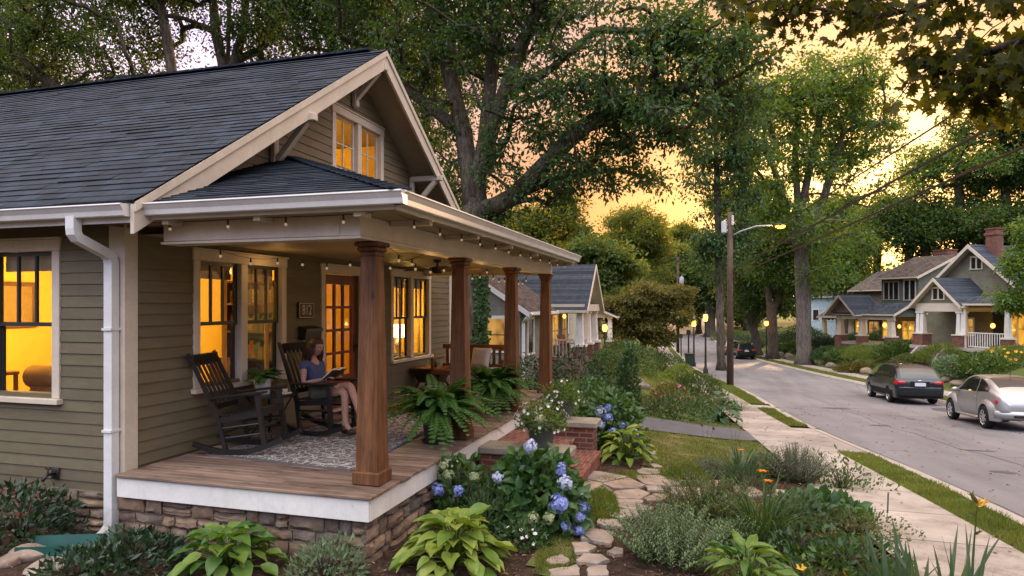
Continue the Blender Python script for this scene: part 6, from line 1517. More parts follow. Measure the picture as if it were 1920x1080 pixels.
# the bed between path and sidewalk
stalky('sage_bush','big pale grey green sage bush beside the stepping stones', 1262, 1052, .58, .50, 200, 24, .052, 'sage', 20, .42, 'shrub')
stalky('sage_bush','brown tipped sage bush just behind the pale one', 1335, 968, .60, .50, 170, 22, .048, 'olive_leaf', 21, .36, 'shrub', top='sage')
stalky('sage_bush','darker sage plant at the right foot of the pale bush', 1395, 1040, .34, .34, 80, 20, .05, 'shrub', 22, .4, 'plant', top='sage')
stalky('lavender_bush','silvery lavender bush at the sidewalk edge', 1492, 902, .44, .56, 240, 22, .060, 'silver', 23, .16, 'shrub', lean=.8)
stalky('lavender_bush','grey lavender tuft at the far corner of the lawn', 1335, 892, .34, .28, 110, 16, .05, 'silver', 24, .18, 'plant', lean=.7)
spiky('daylily','arching daylily clump with orange flowers in the middle of the bed', 1432, 1018, 170, .78, .020, 'blade', 25, 1.0, 1.1, .12, flowers=('orange_flower',2,.72,.065,'olive_leaf'))
spiky('daylily','strap leaved daylily at the lawn edge with orange blooms', 1385, 905, 70, .74, .034, 'iris', 26, .9, .9, .12, flowers=('orange_flower',1,.5,.06,'olive_leaf'))
spiky('daylily','loose pale strap leaves beside the lavender bush', 1430, 893, 60, .6, .03, 'blade', 27, 1.0, .8, .12)
spiky('iris','stiff sword leaved iris at the right bottom edge', 1760, 1135, 30, .62, .046, 'iris', 28, .55, .35, .34, stiff=True)
spiky('iris','narrow iris leaves left of the sword leaved clump', 1675, 1120, 26, .5, .034, 'iris', 29, .8, .5, .18, stiff=True)
dl = thing('daylily','tall daylily stalk with yellow buds among the iris leaves','plant', base_at(1820,1120)); q = MB(); q.tube([(0,0,0),(.02,0,.4),(.05,.0,.82)], [.009,.008,.005], 6); so = q.build('flower_stalk', M['blade'], dl)
for (x,y,z,dx,dz,m,s) in ((.05,0,.82,-.5,1,'olive_leaf',.12),(.045,0,.80,.8,.6,'yellow_flower',.11),(.04,0,.72,-1,.5,'olive_leaf',.07),(.03,0,.55,.8,.7,'red_maple',.07),(.05,0,.8,.3,1,'yellow_flower',.08)):
    v, f = leaves(np.repeat([[x,y,z]],4,0),np.array([[dx,.15,dz],[dx,-.15,dz],[dx+.1,0,dz],[dx-.1,.1,dz]],float),np.array([[0,1,.3],[0,-1,.3],[1,0,.2],[-1,0,.2]],float),s,s*.3,BROAD); link('bud', np_mesh('bud', v, f, M[m]), so)
shrub('shrub','bright green twiggy bush where the bed meets the sidewalk', 1580, 930, .50, .48, 620, .06, 'boxwood', 30, .55, 'shrub', dens=.7, rag=.5, up=.7)
shrub('plant','round leaved bergenia clump below the green bush', 1545, 975, .48, .26, 300, .12, 'hydr', 31, .75, 'plant', tpl=broad(4,.2,.2), dens=.6)
shrub('plant','low tangled groundcover running along the sidewalk', 1605, 1005, .55, .22, 900, .05, 'olive_leaf', 32, .5, 'plant', dens=.8, rag=.4)
shrub('plant','broad leaved green plant in the lower middle of the bed', 1500, 1045, .45, .26, 360, .09, 'shrub', 33, .6, 'plant', dens=.7, rag=.4)
shrub('plant','scalloped leafy plant under the iris at the bottom edge', 1590, 1070, .52, .26, 520, .08, 'shrub', 34, .6, 'plant', dens=.7, rag=.4)
shrub('plant','yellow flowered low plant at the bottom edge by the small hosta', 1500, 1095, .40, .18, 420, .06, 'boxwood', 35, .5, 'plant', dens=.8, rag=.4, flowers=('yellow_flower',4,.05))
shrub('plant','feathery green mound beside the orange daylilies', 1395, 925, .36, .34, 1300, .05, 'shrub', 36, .18, 'plant', up=.8)
shrub('plant','soft grey groundcover by the end of the flagstone path', 1640, 985, .34, .2, 700, .035, 'sage', 37, .5, 'plant', dens=.7, rag=.4)
shrub('plant','small bright grassy tuft at the near edge of the lawn', 1290, 905, .32, .2, 900, .07, 'lime', 38, .14, 'plant', up=1.2)
shrub('plant','low leafy plant between the two sage bushes and the daylily', 1370, 985, .36, .30, 700, .055, 'shrub', 39, .45, 'plant', rag=.35)
shrub('plant','pale leaved plant right of the daylily clump', 1490, 985, .34, .30, 420, .085, 'iris', 40, .5, 'plant', rag=.4, up=.5)
sk = thing('seed_stalk','dark dried seed spike standing against the sidewalk','plant', base_at(1662,1000)); q = MB(); q.tube([(0,0,0),(.01,0,.25),(.02,0,.42)], [.004,.004,.003], 5); [q.ball((.012+.0006*k,rng,.25+k*.017),(.011,.011,.009),6,4) for k in range(14) for rng in (random.uniform(-.003,.003),)]; q.build('stalk', M['bark'], sk)
for k,(px,py,l) in enumerate(((1375,835,'dark dried seed head at the driveway corner'),(1322,840,'thin dried seed head in the lawn edge plants'))):
    sk = thing('seed_stalk', l, 'plant', base_at(px,py+25)); q = MB(); [q.tube([(0,0,0),(a*.4,0,.3),(a,.02,.62+b)], [.004,.003,.002], 4) for a,b in ((-.05,0),(.06,.06),(.14,-.05))]; [q.ball((a,.02,.62+b),(.02,.02,.03),8,6) for a,b in ((-.05,0),(.06,.06),(.14,-.05))]; q.build('stalk', M['bark'], sk)
# the bed beyond the driveway and the neighbours' shrubs
shrub('shrub','slim leafy vine column at the left end of the far bed', 1177, 768, .36, 1.75, 1500, .10, 'shrub', 41, .6, 'shrub', rag=.25)
shrub('shrub','bronze sedum mound with pale pink tops in the far bed', 1256, 752, .62, .55, 800, .09, 'red_maple', 42, .5, 'plant', flowers=('pink_flower',26,.05))
shrub('shrub','yellow green leafy shrub behind the sedum mound', 1275, 716, .95, .85, 1300, .14, 'lime', 43, .5, rag=.3)
shrub('shrub','grassy green mound at the sidewalk side of the far bed', 1305, 742, 1.0, .8, 2600, .16, 'boxwood', 44, .14, 'plant', up=1.1)
shrub('shrub','olive green trailing shrub above the blue hosta', 1325, 772, 1.0, .55, 1700, .10, 'olive_leaf', 45, .3, rag=.4)
shrub('shrub','low tangled shrub along the driveway edge of the far bed', 1262, 782, .95, .5, 1300, .10, 'shrub', 46, .4, rag=.4)
shrub('plant','brown green low plants left of the vine column', 1212, 772, .7, .32, 800, .09, 'olive_leaf', 47, .4, 'plant', rag=.4)
spiky('ornamental_grass','tufted grass spilling over the sidewalk by the blue hosta', 1380, 775, 160, .8, .014, 'blade', 48, 1.1, 1.0, .25)
spiky('ornamental_grass','tufted grass behind the blue hosta on the sidewalk edge', 1352, 748, 150, .8, .014, 'blade', 49, 1.1, 1.0, .25)
shrub('shrub','rhododendron with drooping leaves between the far columns', 1000, 742, 1.0, 1.25, 900, .16, 'shrub_dark', 50, .35, rag=.3, up=-.3)
shrub('shrub','broad rhododendron right of the last porch column', 1072, 738, 1.15, 1.15, 1100, .16, 'shrub_dark', 51, .35, rag=.3, up=-.2)
shrub('shrub','leafy green shrub below the rhododendron by the flower pot', 1095, 775, .8, .75, 700, .14, 'hydr', 52, .5, rag=.3)
shrub('hedge','clipped round boxwood ball in front of the brick pillars', 1138, 722, .80, 1.1, 5200, .075, 'boxwood', 53, .55, 'hedge', rag=.07, dens=.2, up=.1)
shrub('hedge','clipped long boxwood hedge behind the round ball', 1166, 700, 1.45, 1.35, 7000, .085, 'boxwood', 54, .55, 'hedge', ry=2.4, rag=.06, dens=.2, up=.1)
shrub('hedge','round clipped shrub beside the lit lamp of the second house', 1163, 660, 1.1, 1.9, 3600, .10, 'boxwood', 55, .55, 'hedge', rag=.12, dens=.25)
shrub('shrub','low wide shrub at the sidewalk edge in front of the bronze tree', 1243, 697, 1.8, 1.15, 3600, .11, 'boxwood', 56, .5, rag=.12)
shrub('shrub','dark shrub under the bronze tree', 1205, 682, 2.0, 1.0, 2200, .13, 'shrub_dark', 57, .5, rag=.2)
shrub('shrub','dark shrub in the gap beside the second house porch', 1045, 690, 1.3, 1.2, 1400, .13, 'shrub', 58, .5, rag=.25)
for k, (px, py, s, l) in enumerate(((1192,722,(.4,.3,.25),'pale boulder beside the round boxwood ball'),(1203,728,(.3,.25,.2),'brown boulder at the lawn edge by the boxwood ball'),(1168,722,(.3,.25,.2),'small boulder in front of the long boxwood hedge'))): rock(l, px, py, s, name='boulder')
# bank of planting in front of the houses across the street
bank = ((1560,668,1.6,1.0,'shrub','green shrub right of the tall street tree'),(1545,645,1.5,1.0,'shrub_dark','dark shrub behind the tall street tree'),(1590,668,1.7,.9,'boxwood','sprawling pale green juniper above the fallen log'),(1618,645,1.7,1.1,'shrub','dark green shrub below the orange lit porch'),(1640,668,2.0,.9,'lime','bright green mound above the dark wagon'),(1655,640,1.5,1.2,'shrub','shrub at the foot of the green house column'),(1700,640,1.5,1.1,'shrub','shrub at the foot of the brick pillar'),(1690,662,1.5,1.0,'boxwood','bushy mound behind the wagon roof'),(1757,672,1.4,1.0,'lime','yellow green mound behind the wagon tail'),(1735,655,1.4,.9,'lime','yellow flower bed in front of the porch steps'),(1785,650,1.4,1.2,'shrub_dark','dark shrub left of the pale railing'),(1850,655,1.6,1.3,'shrub_dark','dark shrub in front of the pale railing'),(1905,650,1.8,1.6,'shrub_dark','dark shrub at the right edge below the windows'),(1800,695,1.2,.75,'sage','silver grey mound between the two parked cars'),(1845,690,1.5,.8,'boxwood','green flowering mound above the silver car'),(1895,680,1.4,.9,'lime','yellow flowered mound at the right edge above the silver car'),(1820,668,1.5,.9,'shrub','green shrub above the silver mound'),(1500,650,1.6,1.0,'boxwood','lawn edge shrub left of the tall street tree'),(1470,655,1.3,.8,'boxwood','low shrub beside the forked tree'),(1720,680,1.2,.6,'olive_leaf','brownish low plants behind the wagon'),(1530,625,1.8,1.6,'shrub_dark','dark shrub below the blue house'),(1565,620,2.2,2.2,'shrub_dark','broad dark bush in front of the third porch'),(1645,610,1.2,1.4,'shrub','shrub before the lit green house porch'),(1700,598,1.0,1.0,'shrub_dark','rounded bush between the two lit porches'),(1770,606,.9,1.0,'shrub_dark','dark bush in front of the small porch window'),(1610,690,1.2,.5,'red_maple','brown dry mound by the rock edging'),(1478,640,2.6,1.8,'shrub_dark','dark shrub on the slope behind the lit lamp'),(1440,640,2.4,1.6,'shrub','green shrub on the slope left of the forked tree'),(1400,648,2.2,1.5,'shrub_dark','dark shrub on the slope above the far parked car'),(1515,640,2.2,1.8,'shrub','shrub on the slope between the forked and the tall tree'),(1370,632,2.6,1.6,'boxwood','green shrub at the turn of the far sidewalk'))
for k, (px, py, rx, rz, mt, l) in enumerate(bank):
    shrub('shrub', l, px, py+6, rx, rz, 3200 if rx < 1.5 else 4200, .17 if mt not in ('sage','lime') else .16, mt, 200+k, .42 if mt not in ('lime',) else .22, rag=.28, flowers=('yellow_flower',70,.10) if 'yellow flower' in l else None)
lg = gpt(1590,688); q = MB(); q.tube([lg+Vector((-.3,-.6,.12)), lg+Vector((.6,.6,.25)), lg+Vector((1.6,1.8,.55))], [.14,.13,.10], 10); tag(q.build('fallen_log', M['bark_pale']), 'grey weathered log lying on the bank across the street', 'log')
for k, (px, py, s, l) in enumerate(((1560,690,(.5,.4,.35),'rough grey boulder at the foot of the tall street tree'),(1600,698,(.45,.4,.3),'tan boulder under the fallen log'),(1625,700,(.5,.4,.3),'reddish boulder at the sidewalk left of the wagon'),(1540,684,(.3,.3,.3),'small boulder by the tree roots across the street'),(1480,672,(.6,.5,.4),'brown edging boulder beyond the tall street tree'),(1462,668,(.6,.5,.4),'brown edging boulder near the lit lamp'),(1775,715,(.4,.35,.25),'tan boulder between the two parked cars'),(1795,722,(.4,.35,.2),'flat boulder in front of the silver mound'))): rock(l, px, py, s, name='boulder')
# ------------------------------------------------------------------ the other houses of the street
M['sage_siding'] = sidingmat('sage_siding', (.17,.165,.12)); M['tan_siding'] = sidingmat('tan_siding', (.36,.31,.22)); M['green_siding'] = sidingmat('green_siding', (.105,.115,.085)); M['brown_siding'] = sidingmat('brown_siding', (.13,.10,.075)); M['blue_siding'] = sidingmat('blue_siding', (.36,.46,.50)); M['olive2'] = sidingmat('olive_far_siding', (.16,.15,.10))
class House:
    """a house in its own frame: x along the street front, y into the lot, z up from the world's zero"""
    def __init__(s, label, origin, ang, name='house', group=None):
        s.t = thing(name, label, 'house', (origin[0],origin[1],0), ang, group)
    def p(s, mb, name, mat, parent=None, smooth=False): return mb.build(name, mat, parent or s.t, smooth)
    def block(s, x0, x1, y0, y1, z0, ze, rise, axis, ov, wall, roof, trim=M['white'], og=None, gablewall=None, barge=.2):
        og = ov if og is None else og; mb = MB()
        if axis == 'y':
            c = (x0+x1)/2; mb.prism([(x0,z0),(x1,z0),(x1,ze),(c,ze+rise-.03),(x0,ze)], 'y', y0, y1); sl = rise/((x1-x0)/2)
        else:
            c = (y0+y1)/2; mb.prism([(y0,z0),(y1,z0),(y1,ze),(c,ze+rise-.03),(y0,ze)], 'x', x0, x1); sl = rise/((y1-y0)/2)
        w = s.p(mb, 'wall', wall); mb = MB(); th = .07; slabs = []
        for sg in (-1,1):
            if axis == 'y':
                e = x0-ov if sg < 0 else x1+ov; ez = ze-sl*ov; pts = [(e,y0-og,ez+.05),(e,y1+og,ez+.05),(c,y1+og,ze+rise+.05),(c,y0-og,ze+rise+.05)]
            else:
                e = y0-ov if sg < 0 else y1+ov; ez = ze-sl*ov; pts = [(x0-og,e,ez+.05),(x1+og,e,ez+.05),(x1+og,c,ze+rise+.05),(x0-og,c,ze+rise+.05)]
            mb.add(*_slab(pts, th)); slabs.append(pts)
        r = s.p(mb, 'roof', roof); mb = MB(); [mb.add(*_slab([(Vector(q_)-Vector((0,0,.125))) for q_ in pt_], .02)) for pt_ in slabs]; s.p(mb, 'soffit', trim, r); mb = MB()
        for en in (-1,1):
            mb = MB()
            for sg in (-1,1):
                if axis == 'y':
                    e = x0-ov if sg < 0 else x1+ov; y = y0-og if en < 0 else y1+og; mb.prism([(e,ez+.04),(c,ze+rise+.04),(c,ze+rise+.04-barge*1.1),(e,ez+.04-barge)], 'y', y-.03 if en < 0 else y+.001, y-.001 if en < 0 else y+.03)
                else:
                    e = y0-ov if sg < 0 else y1+ov; x = x0-og if en < 0 else x1+og; mb.prism([(e,ez+.04),(c,ze+rise+.04),(c,ze+rise+.04-barge*1.1),(e,ez+.04-barge)], 'x', x-.03 if en < 0 else x+.001, x-.001 if en < 0 else x+.03)
            s.p(mb, 'barge_board', trim, r)
        for sg in (-1,1):                           # eave gutters
            mb = MB()
            if axis == 'y': e = x0-ov-.1 if sg < 0 else x1+ov; mb.box((e,y0-og+.02,ez-.06),(e+.1,y1+og-.02,ez+.05))
            else: e = y0-ov-.1 if sg < 0 else y1+ov; mb.box((x0-og+.02,e,ez-.06),(x1+og-.02,e+.1,ez+.05))
            s.p(mb, 'gutter', trim, r)
        return w, r
    def window(s, plane, p, a0, a1, z0, z1, pane, bays=1, trim=M['white'], grid=(1,2), out=-1, sash=M['sash']):
        mb = MB(); t = .09
        def B(q, l, r, e, f, o0, o1):
            if plane == 'y': q.box((l,p+out*o0,e),(r,p+out*o1,f))
            else: q.box((p+out*o0,l,e),(p+out*o1,r,f))
        B(mb,a0-t,a1+t,z1,z1+t*1.2,.002,.05); B(mb,a0-t-.03,a1+t+.03,z0-.06,z0,.002,.07); B(mb,a0-t,a0,z0+.001,z1-.001,.002,.045); B(mb,a1,a1+t,z0+.001,z1-.001,.002,.045)
        for k in range(1,bays): c = a0+(a1-a0)*k/bays; B(mb,c-.05,c+.05,z0+.001,z1-.001,.002,.045)
        o = s.p(mb, 'window', trim); g = MB(); B(g,a0,a1,z0,z1,.006,.012); s.p(g, 'pane', pane, o); q = MB()
        for k in range(bays):
            l = a0+(a1-a0)*k/bays; r = a0+(a1-a0)*(k+1)/bays
            for j in range(1,grid[0]): c = l+(r-l)*j/grid[0]; B(q,c-.015,c+.015,z0+.01,z1-.01,.014,.026)
            for j in range(1,grid[1]): c = z0+(z1-z0)*j/grid[1]; B(q,l+.01,r-.01,c-.018,c+.018,.013,.028)
        if q.v: s.p(q, 'sash', sash, o)
        return o
    def column(s, x, y, z0, z1, zb, b=.22, t=.15, brick=.30, mat=M['white']):
        mb = MB(); mb.add([(x-b,y-b,zb+.1),(x+b,y-b,zb+.1),(x+b,y+b,zb+.1),(x-b,y+b,zb+.1),(x-t,y-t,z1-.1),(x+t,y-t,z1-.1),(x+t,y+t,z1-.1),(x-t,y+t,z1-.1)], [(0,1,5,4),(1,2,6,5),(2,3,7,6),(3,0,4,7)])
        mb.box((x-t-.05,y-t-.05,z1-.098),(x+t+.05,y+t+.05,z1)); mb.box((x-brick-.04,y-brick-.04,zb),(x+brick+.04,y+brick+.04,zb+.098)); c = s.p(mb, 'column', mat)
        mb = MB(); mb.box((x-brick,y-brick,z0),(x+brick,y+brick,zb-.001)); s.p(mb, 'brick_base', M['brick'], c); return c
    def railing(s, a, b, z0, z1, mat=M['white']):
        mb = MB(); a = Vector(a); b = Vector(b); mb.bar((a.x,a.y,z1),(b.x,b.y,z1),.07,.06); mb.bar((a.x,a.y,z0+.08),(b.x,b.y,z0+.08),.05,.05); n = int((b-a).length/.14)
        for k in range(n+1): q = a.lerp(b,k/max(n,1)); mb.box((q.x-.018,q.y-.018,z0+.105),(q.x+.018,q.y+.018,z1-.03))
        return s.p(mb, 'railing', mat)
    def chimney(s, x, y, z0, z1, w=.45):
        mb = MB(); mb.box((x-w,y-w*.8,z0),(x+w,y+w*.8,z1)); mb.box((x-w-.07,y-w*.8-.07,z1-.35),(x+w+.07,y+w*.8+.07,z1-.2)); mb.box((x-w-.05,y-w*.8-.05,z1),(x+w+.05,y+w*.8+.05,z1+.1)); return s.p(mb, 'chimney', M['brick'])
    def lamp(s, x, y, z, e=25, r=.12):
        e *= .35
        mb = MB(); mb.ball((x,y,z),(r,r,r*1.2),12,8); o = s.p(mb, 'porch_lamp', M['lamp_bulb'], None, True); w = s.t.matrix_world if False else Matrix.Translation(s.t.location)@Euler(s.t.rotation_euler).to_matrix().to_4x4(); lamp_light(w@Vector((x,y,z-.25)), e, (1,.44,.08), .1)
def _slab(pts, th):
    n_ = (Vector(pts[1])-Vector(pts[0])).cross(Vector(pts[2])-Vector(pts[0])).normalized(); n_ = n_ if n_.z > 0 else -n_; k = len(pts)
    lo = [Vector(p)-n_*th for p in pts]
    return list(pts)+lo, [tuple(range(k)), tuple(range(2*k-1,k-1,-1))]+[(i,(i+1)%k,k+(i+1)%k,k+i) for i in range(k)]
# second house on our side: pale porch with brick based columns. Its frame is turned so that x runs along our street direction
def axis_house(label, x, y, name='house'): return House(label, (x,y), R(90), name)      # local x = +Y, local y = -X
h = axis_house('neighbouring bungalow with slate roof and white columns on brick piers', -4.95, 27.8, 'neighbour_house')
FX = 0
h.block(.35,4.25,.75,3.0,2.0,2.30,1.75,'y',.35,M['tan_siding'],M['shingle_far'],M['trim'],.72,barge=.22)
h.block(-4.2,4.4,1.75,9.0,-1.2,2.25,2.4,'x',.45,M['sage_siding'],M['shingle_brown'],M['white'],.35)
q = MB(); q.box((-.1,.30,-.45),(4.7,1.74,-.05)); h.p(q,'porch_floor',M['deck']); q = MB(); q.box((-.05,.34,-1.2),(4.65,1.73,-.452)); h.p(q,'porch_base',M['brick'])
q = MB(); q.box((.15,.18,1.98),(4.5,.5,2.29)); q.box((.15,.502,1.98),(.42,1.74,2.29)); h.p(q,'porch_beam',M['trim'])
for x in (.42,2.25,4.1): h.column(x,.42,-1.2,1.98,.48,.17,.12,.25)
h.railing((.7,.42),(2.0,.42),-.05,.75,M['trim']); h.railing((.42,.7),(.42,1.6),-.05,.75,M['trim'])
h.window('x',-4.2,2.35,3.15,.55,1.75,M['lit_soft'],1,M['white'],(1,2)); h.window('y',1.75,-3.2,-2.4,.4,1.7,M['dark_pane'],1,M['white'],(1,2)); h.window('y',1.75,.9,1.9,.5,1.7,M['lit'],2,M['white'],(1,2)); h.window('y',1.75,3.0,3.9,.5,1.7,M['lit_soft'],1,M['white'],(2,2))
q = MB(); q.box((-.85,1.68,-.05),(.0,1.74,2.0)); d = h.p(q,'door',M['door']); q = MB(); q.box((-.7,1.66,.9),(-.15,1.678,1.8)); h.p(q,'pane',M['lit'],d)
q = MB(); q.path([(-4.55,1.2,1.95),(-4.45,1.45,1.75),(-4.1,1.66,1.6),(-4.1,1.66,-.9)],.09,.1,(0,1,0)); h.p(q,'downspout',M['white'])
h.lamp(1.4,1.3,1.75,14,.08)
h.chimney(.5,5.6,3.5,5.0,.35)
ch = thing('garden_chair','orange brown slatted wooden chair on the neighbour porch','chair', Vector((-5.95,28.7,-.05)), R(60))
q = MB(); [q.bbox((-.26,-.26+k*.1,.38),(.26,-.18+k*.1,.41),.005) for k in range(6)]; q.build('seat',M['bench'],ch); q = MB(); [q.bar((-.22+k*.11,.27,.40),(-.22+k*.11,.48,1.0),.08,.02,(0,1,0)) for k in range(5)]; q.build('backrest',M['bench'],ch)
for sx in (-.3,.3): q = MB(); q.bbox((sx-.05,-.3,.6),(sx+.05,.3,.63),.005); q.build('armrest',M['bench'],ch); [MB().box((sx-.03,y-.03,0),(sx+.03,y+.03,.6)).build('leg',M['bench'],ch) for y in (-.27,.25)]
h = axis_house('house behind the neighbour with a pale low porch roof', -7.2, 44, 'neighbour_house')
h.block(0,7,.8,8,-1.8,2.6,2.5,'x',.5,M['tan_siding'],M['shingle_far'],M['trim'],.4)
h.block(.8,6,-.9,.79,1.4,1.6,.35,'x',.35,M['trim'],M['shingle_far'],M['trim'],.3,barge=.12)
for x in (1.0,3.4,5.8): h.column(x,-.7,-1.8,1.4,-.2,.17,.12,.24)
h.window('y',.8,1.5,2.8,-.1,1.1,M['lit'],2); h.window('x',0,2,3,.4,1.6,M['lit_soft'],1)
# across the street, nearest first
ang = R(-55); a = Vector((math.cos(ang),math.sin(ang))); GR = at(1800,572,40); O = (GR.x-3.6*a.x, GR.y-3.6*a.y)
h = House('bungalow across the street with twin front gables and pale clustered columns', O, ang, 'gabled_house')
h.block(0.3,3.3,.5,4.5,1.9,2.43,1.48,'y',.30,M['olive2'],M['shingle_far'],M['trim'],.45)
h.block(-1.2,5.4,3.2,12,-1.6,3.05,3.0,'y',.45,M['olive2'],M['shingle_far'],M['trim'],.6,barge=.24)
q = MB(); q.box((.25,.42,1.85),(3.4,.68,2.36)); q.box((3.12,.682,1.85),(3.4,3.18,2.36)); q.box((.25,.682,1.85),(.5,3.18,2.36)); h.p(q,'porch_beam',M['trim'])
q = MB(); q.box((0,.2,-.5),(5.9,3.19,-.3)); h.p(q,'porch_floor',M['concrete']); q = MB(); q.box((.05,.25,-2.2),(5.85,3.18,-.502)); h.p(q,'porch_base',M['brick'])
for cx, cy in ((.5,.58),(3.25,.58)):
    for dx, dy in ((-.14,0),(.14,0),(0,.26)): h.column(cx+dx,cy+dy,.4,1.85,.42,.13,.10,.10)
    q = MB(); q.box((cx-.36,cy-.30,-2.2),(cx+.36,cy+.5,.395)); h.p(q,'brick_pier',M['brick']); q = MB(); q.box((cx-.41,cy-.35,.396),(cx+.41,cy+.55,.47)); h.p(q,'pier_cap',M['trim'])
h.block(3.45,6.4,.6,3.19,2.1,2.35,.4,'x',.2,M['olive2'],M['shingle_far'],M['trim'],.2,barge=.1)
h.railing((3.7,.55),(6.0,.55),-.3,.6); h.column(6.0,.6,-1.8,2.1,.3,.14,.11,.24)
h.window('y',.5,1.45,2.15,2.62,3.28,M['dark_pane'],2,M['trim'],(1,2)); h.window('y',3.2,1.9,2.55,4.55,5.25,M['dark_pane'],2,M['trim'],(1,2))
h.window('y',3.2,1.0,2.0,.35,1.35,M['lit_soft'],1,M['white'],(3,2)); h.window('y',3.2,4.3,5.2,-.1,1.75,M['lit'],2,M['trim'],(1,2))
q = MB(); q.box((3.3,3.12,-.3),(4.0,3.19,1.8)); h.p(q,'door',M['dark_pane'])
h.lamp(3.9,2.3,1.0,30,.13); h.lamp(5.0,2.2,1.0,22,.1)
q = MB(); q.path([(3.58,.28,2.2),(3.6,.36,1.95),(3.62,.40,1.8),(3.62,.40,-1.5)],.1,.1,(0,1,0)); h.p(q,'downspout',M['white'])
for i in range(5): q = MB(); q.box((1.1,-1.3+i*.3,-2.0),(2.6,-1.0+i*.3-.002,-1.5+i*.22)); h.p(q,'step',M['concrete'])
for x in (.85,2.65): q = MB(); q.prism([(-1.1,-2.0),(.2,-2.0),(.2,-.35),(-.2,-.37),(-.7,-.75),(-1.1,-1.2)],'x',x,x+.14); h.p(q,'stair_wall',M['concrete'])
h.chimney(2.7,4.1,4.5,7.0,.36)
c = at(1722,572,55); w = 3.6; O = (c.x-w*a.x, c.y-w*a.y)
h = House('dark green two storey house with orange lit porch and low chimney', O, ang, 'green_house')
h.block(0,w,0,8.4,-2.5,4.75,1.75,'x',.55,M['green_siding'],M['shingle_brown'],M['trim'],.35)
h.window('y',0,.3,1.7,2.75,4.2,M['dark_pane'],3,M['tan_siding'],(1,1)); h.window('y',0,2.3,3.3,2.7,4.3,M['dark_pane'],2,M['trim'],(1,1)); h.window('x',w,2.4,3.2,3,4.2,M['dark_pane'],1,M['trim'],(1,2),1)
h.block(-1.6,w+.4,-3.2,-.02,1.3,1.62,.75,'x',.35,M['green_siding'],M['shingle_far'],M['trim'],.4)
h.block(-1.7,1.0,-3.9,-1.6,1.6,1.75,1.35,'y',.35,M['brown_siding'],M['shingle_far'],M['tan_siding'],.5)
q = MB(); q.box((-1.7,-3.3,1.05),(w+.5,-3.0,1.32)); h.p(q,'porch_beam',M['trim'])
q = MB(); q.box((-1.7,-3.4,-1.1),(w+.6,-.01,-.9)); h.p(q,'porch_floor',M['concrete']); q = MB(); q.box((-1.65,-3.35,-3),(w+.55,-.02,-1.102)); h.p(q,'porch_base',M['brick'])
for x in (-1.4,.9,w+.2): h.column(x,-3.1,-3,1.05,-.35,.24,.17,.34,M['trim'])
h.window('y',-.01,.2,1.3,-.6,.8,M['lit'],2,M['trim'],(1,2)); h.window('y',-.01,2.2,3.2,-.6,.8,M['lit'],2,M['trim'],(1,2)); h.lamp(1.6,-1.4,.55,60,.16); h.lamp(3.2,-1.6,.5,40,.13)
h.chimney(1.6,5.4,5.5,7.0,.7)
c = at(1662,572,72); w = 4.4; O = (c.x-w*a.x, c.y-w*a.y)
h = House('brown house with green side wall and lit porch behind the dark bush', O, ang, 'brown_house')
h.block(0,w,0,8,-2.5,4.1,2.0,'x',.5,M['brown_siding'],M['shingle_brown'],M['trim'],.35)
h.window('y',0,.5,1.5,1.7,3.2,M['dark_pane'],2,M['trim'],(1,1)); h.window('x',w,2.2,3.2,1.9,3.1,M['dark_pane'],1,M['trim'],(1,2),1)
h.block(-1.6,w,-3.0,-.02,.7,1.05,.7,'x',.35,M['brown_siding'],M['shingle_brown'],M['trim'],.4)
for x in (-1.4,.6,2.4,w-.2): h.column(x,-2.8,-3.2,.7,-1.2,.22,.17,.34,M['trim'])
q = MB(); q.box((-1.7,-3.1,-1.9),(w+.2,-.02,-1.7)); h.p(q,'porch_floor',M['concrete'])
h.window('y',-.01,.4,1.3,-1.0,.4,M['lit'],2); h.window('y',-.01,2.2,3.4,-1.0,.4,M['lit_soft'],2); h.lamp(-.6,-1.3,.1,50,.16)
c = at(1578,572,88); w = 6; O = (c.x-w*a.x, c.y-w*a.y)
h = House('light blue house half hidden by leaves farthest down the right side', O, ang, 'blue_house')
h.block(0,w,0,8,-3,3.6,2.6,'x',.4,M['blue_siding'],M['shingle_far'],M['white'],.3); h.window('y',0,1,2,.2,1.6,M['dark_pane'],1); h.window('y',0,3.6,4.8,.2,1.6,M['dark_pane'],2); h.window('x',w,2,3,.4,1.7,M['dark_pane'],1,M['white'],(1,2),1)
# ------------------------------------------------------------------ poles, wires, lamps, cars
def utility_pole(label, base, h, r0=.17, arm=None, can=None, light=None, tops=()):
    t = thing('utility_pole', label, 'utility pole', base, 0); q = MB(); q.tube([(0,0,-.2),(0,0,h*.5),(0,0,h)], [r0,r0*.85,r0*.68], 14); q.build('pole', M['pole'], t, True)
    q = MB()
    for z in tops: q.tube([(0,0,z),(.22,-.02,z)], .03, 6); q.tube([(.2,-.02,z-.05),(.2,-.02,z+.09)], .045, 8)
    if q.v: q.build('insulator', M['iron'], t)
    if arm: q = MB(); q.box((-arm,-.16,h-.5),(arm,-.06,h-.38)); [q.tube([(x,-.11,h-.38),(x,-.11,h-.22)], .035, 6) for x in (-arm+.1,-arm*.4,arm*.4,arm-.1)]; q.build('crossarm', M['pole'], t)
    if can: q = MB(); q.lathe([(.0,0),(.24,.02),(.26,.1),(.26,.85),(.2,.95),(0,.97)], (.42,0,can), 14); q.tube([(.42,0,can+.95),(.42,0,can+1.15)], .05, 6); q.build('transformer', plain('grey_can',(.42,.45,.48),.4,.4), t, 'auto')
    return t
pb_ = gpt(1369,727); up = utility_pole('tall wooden utility pole on the verge carrying the bright street light', pb_, 9.3, .185, tops=(4.9,5.7,6.1))
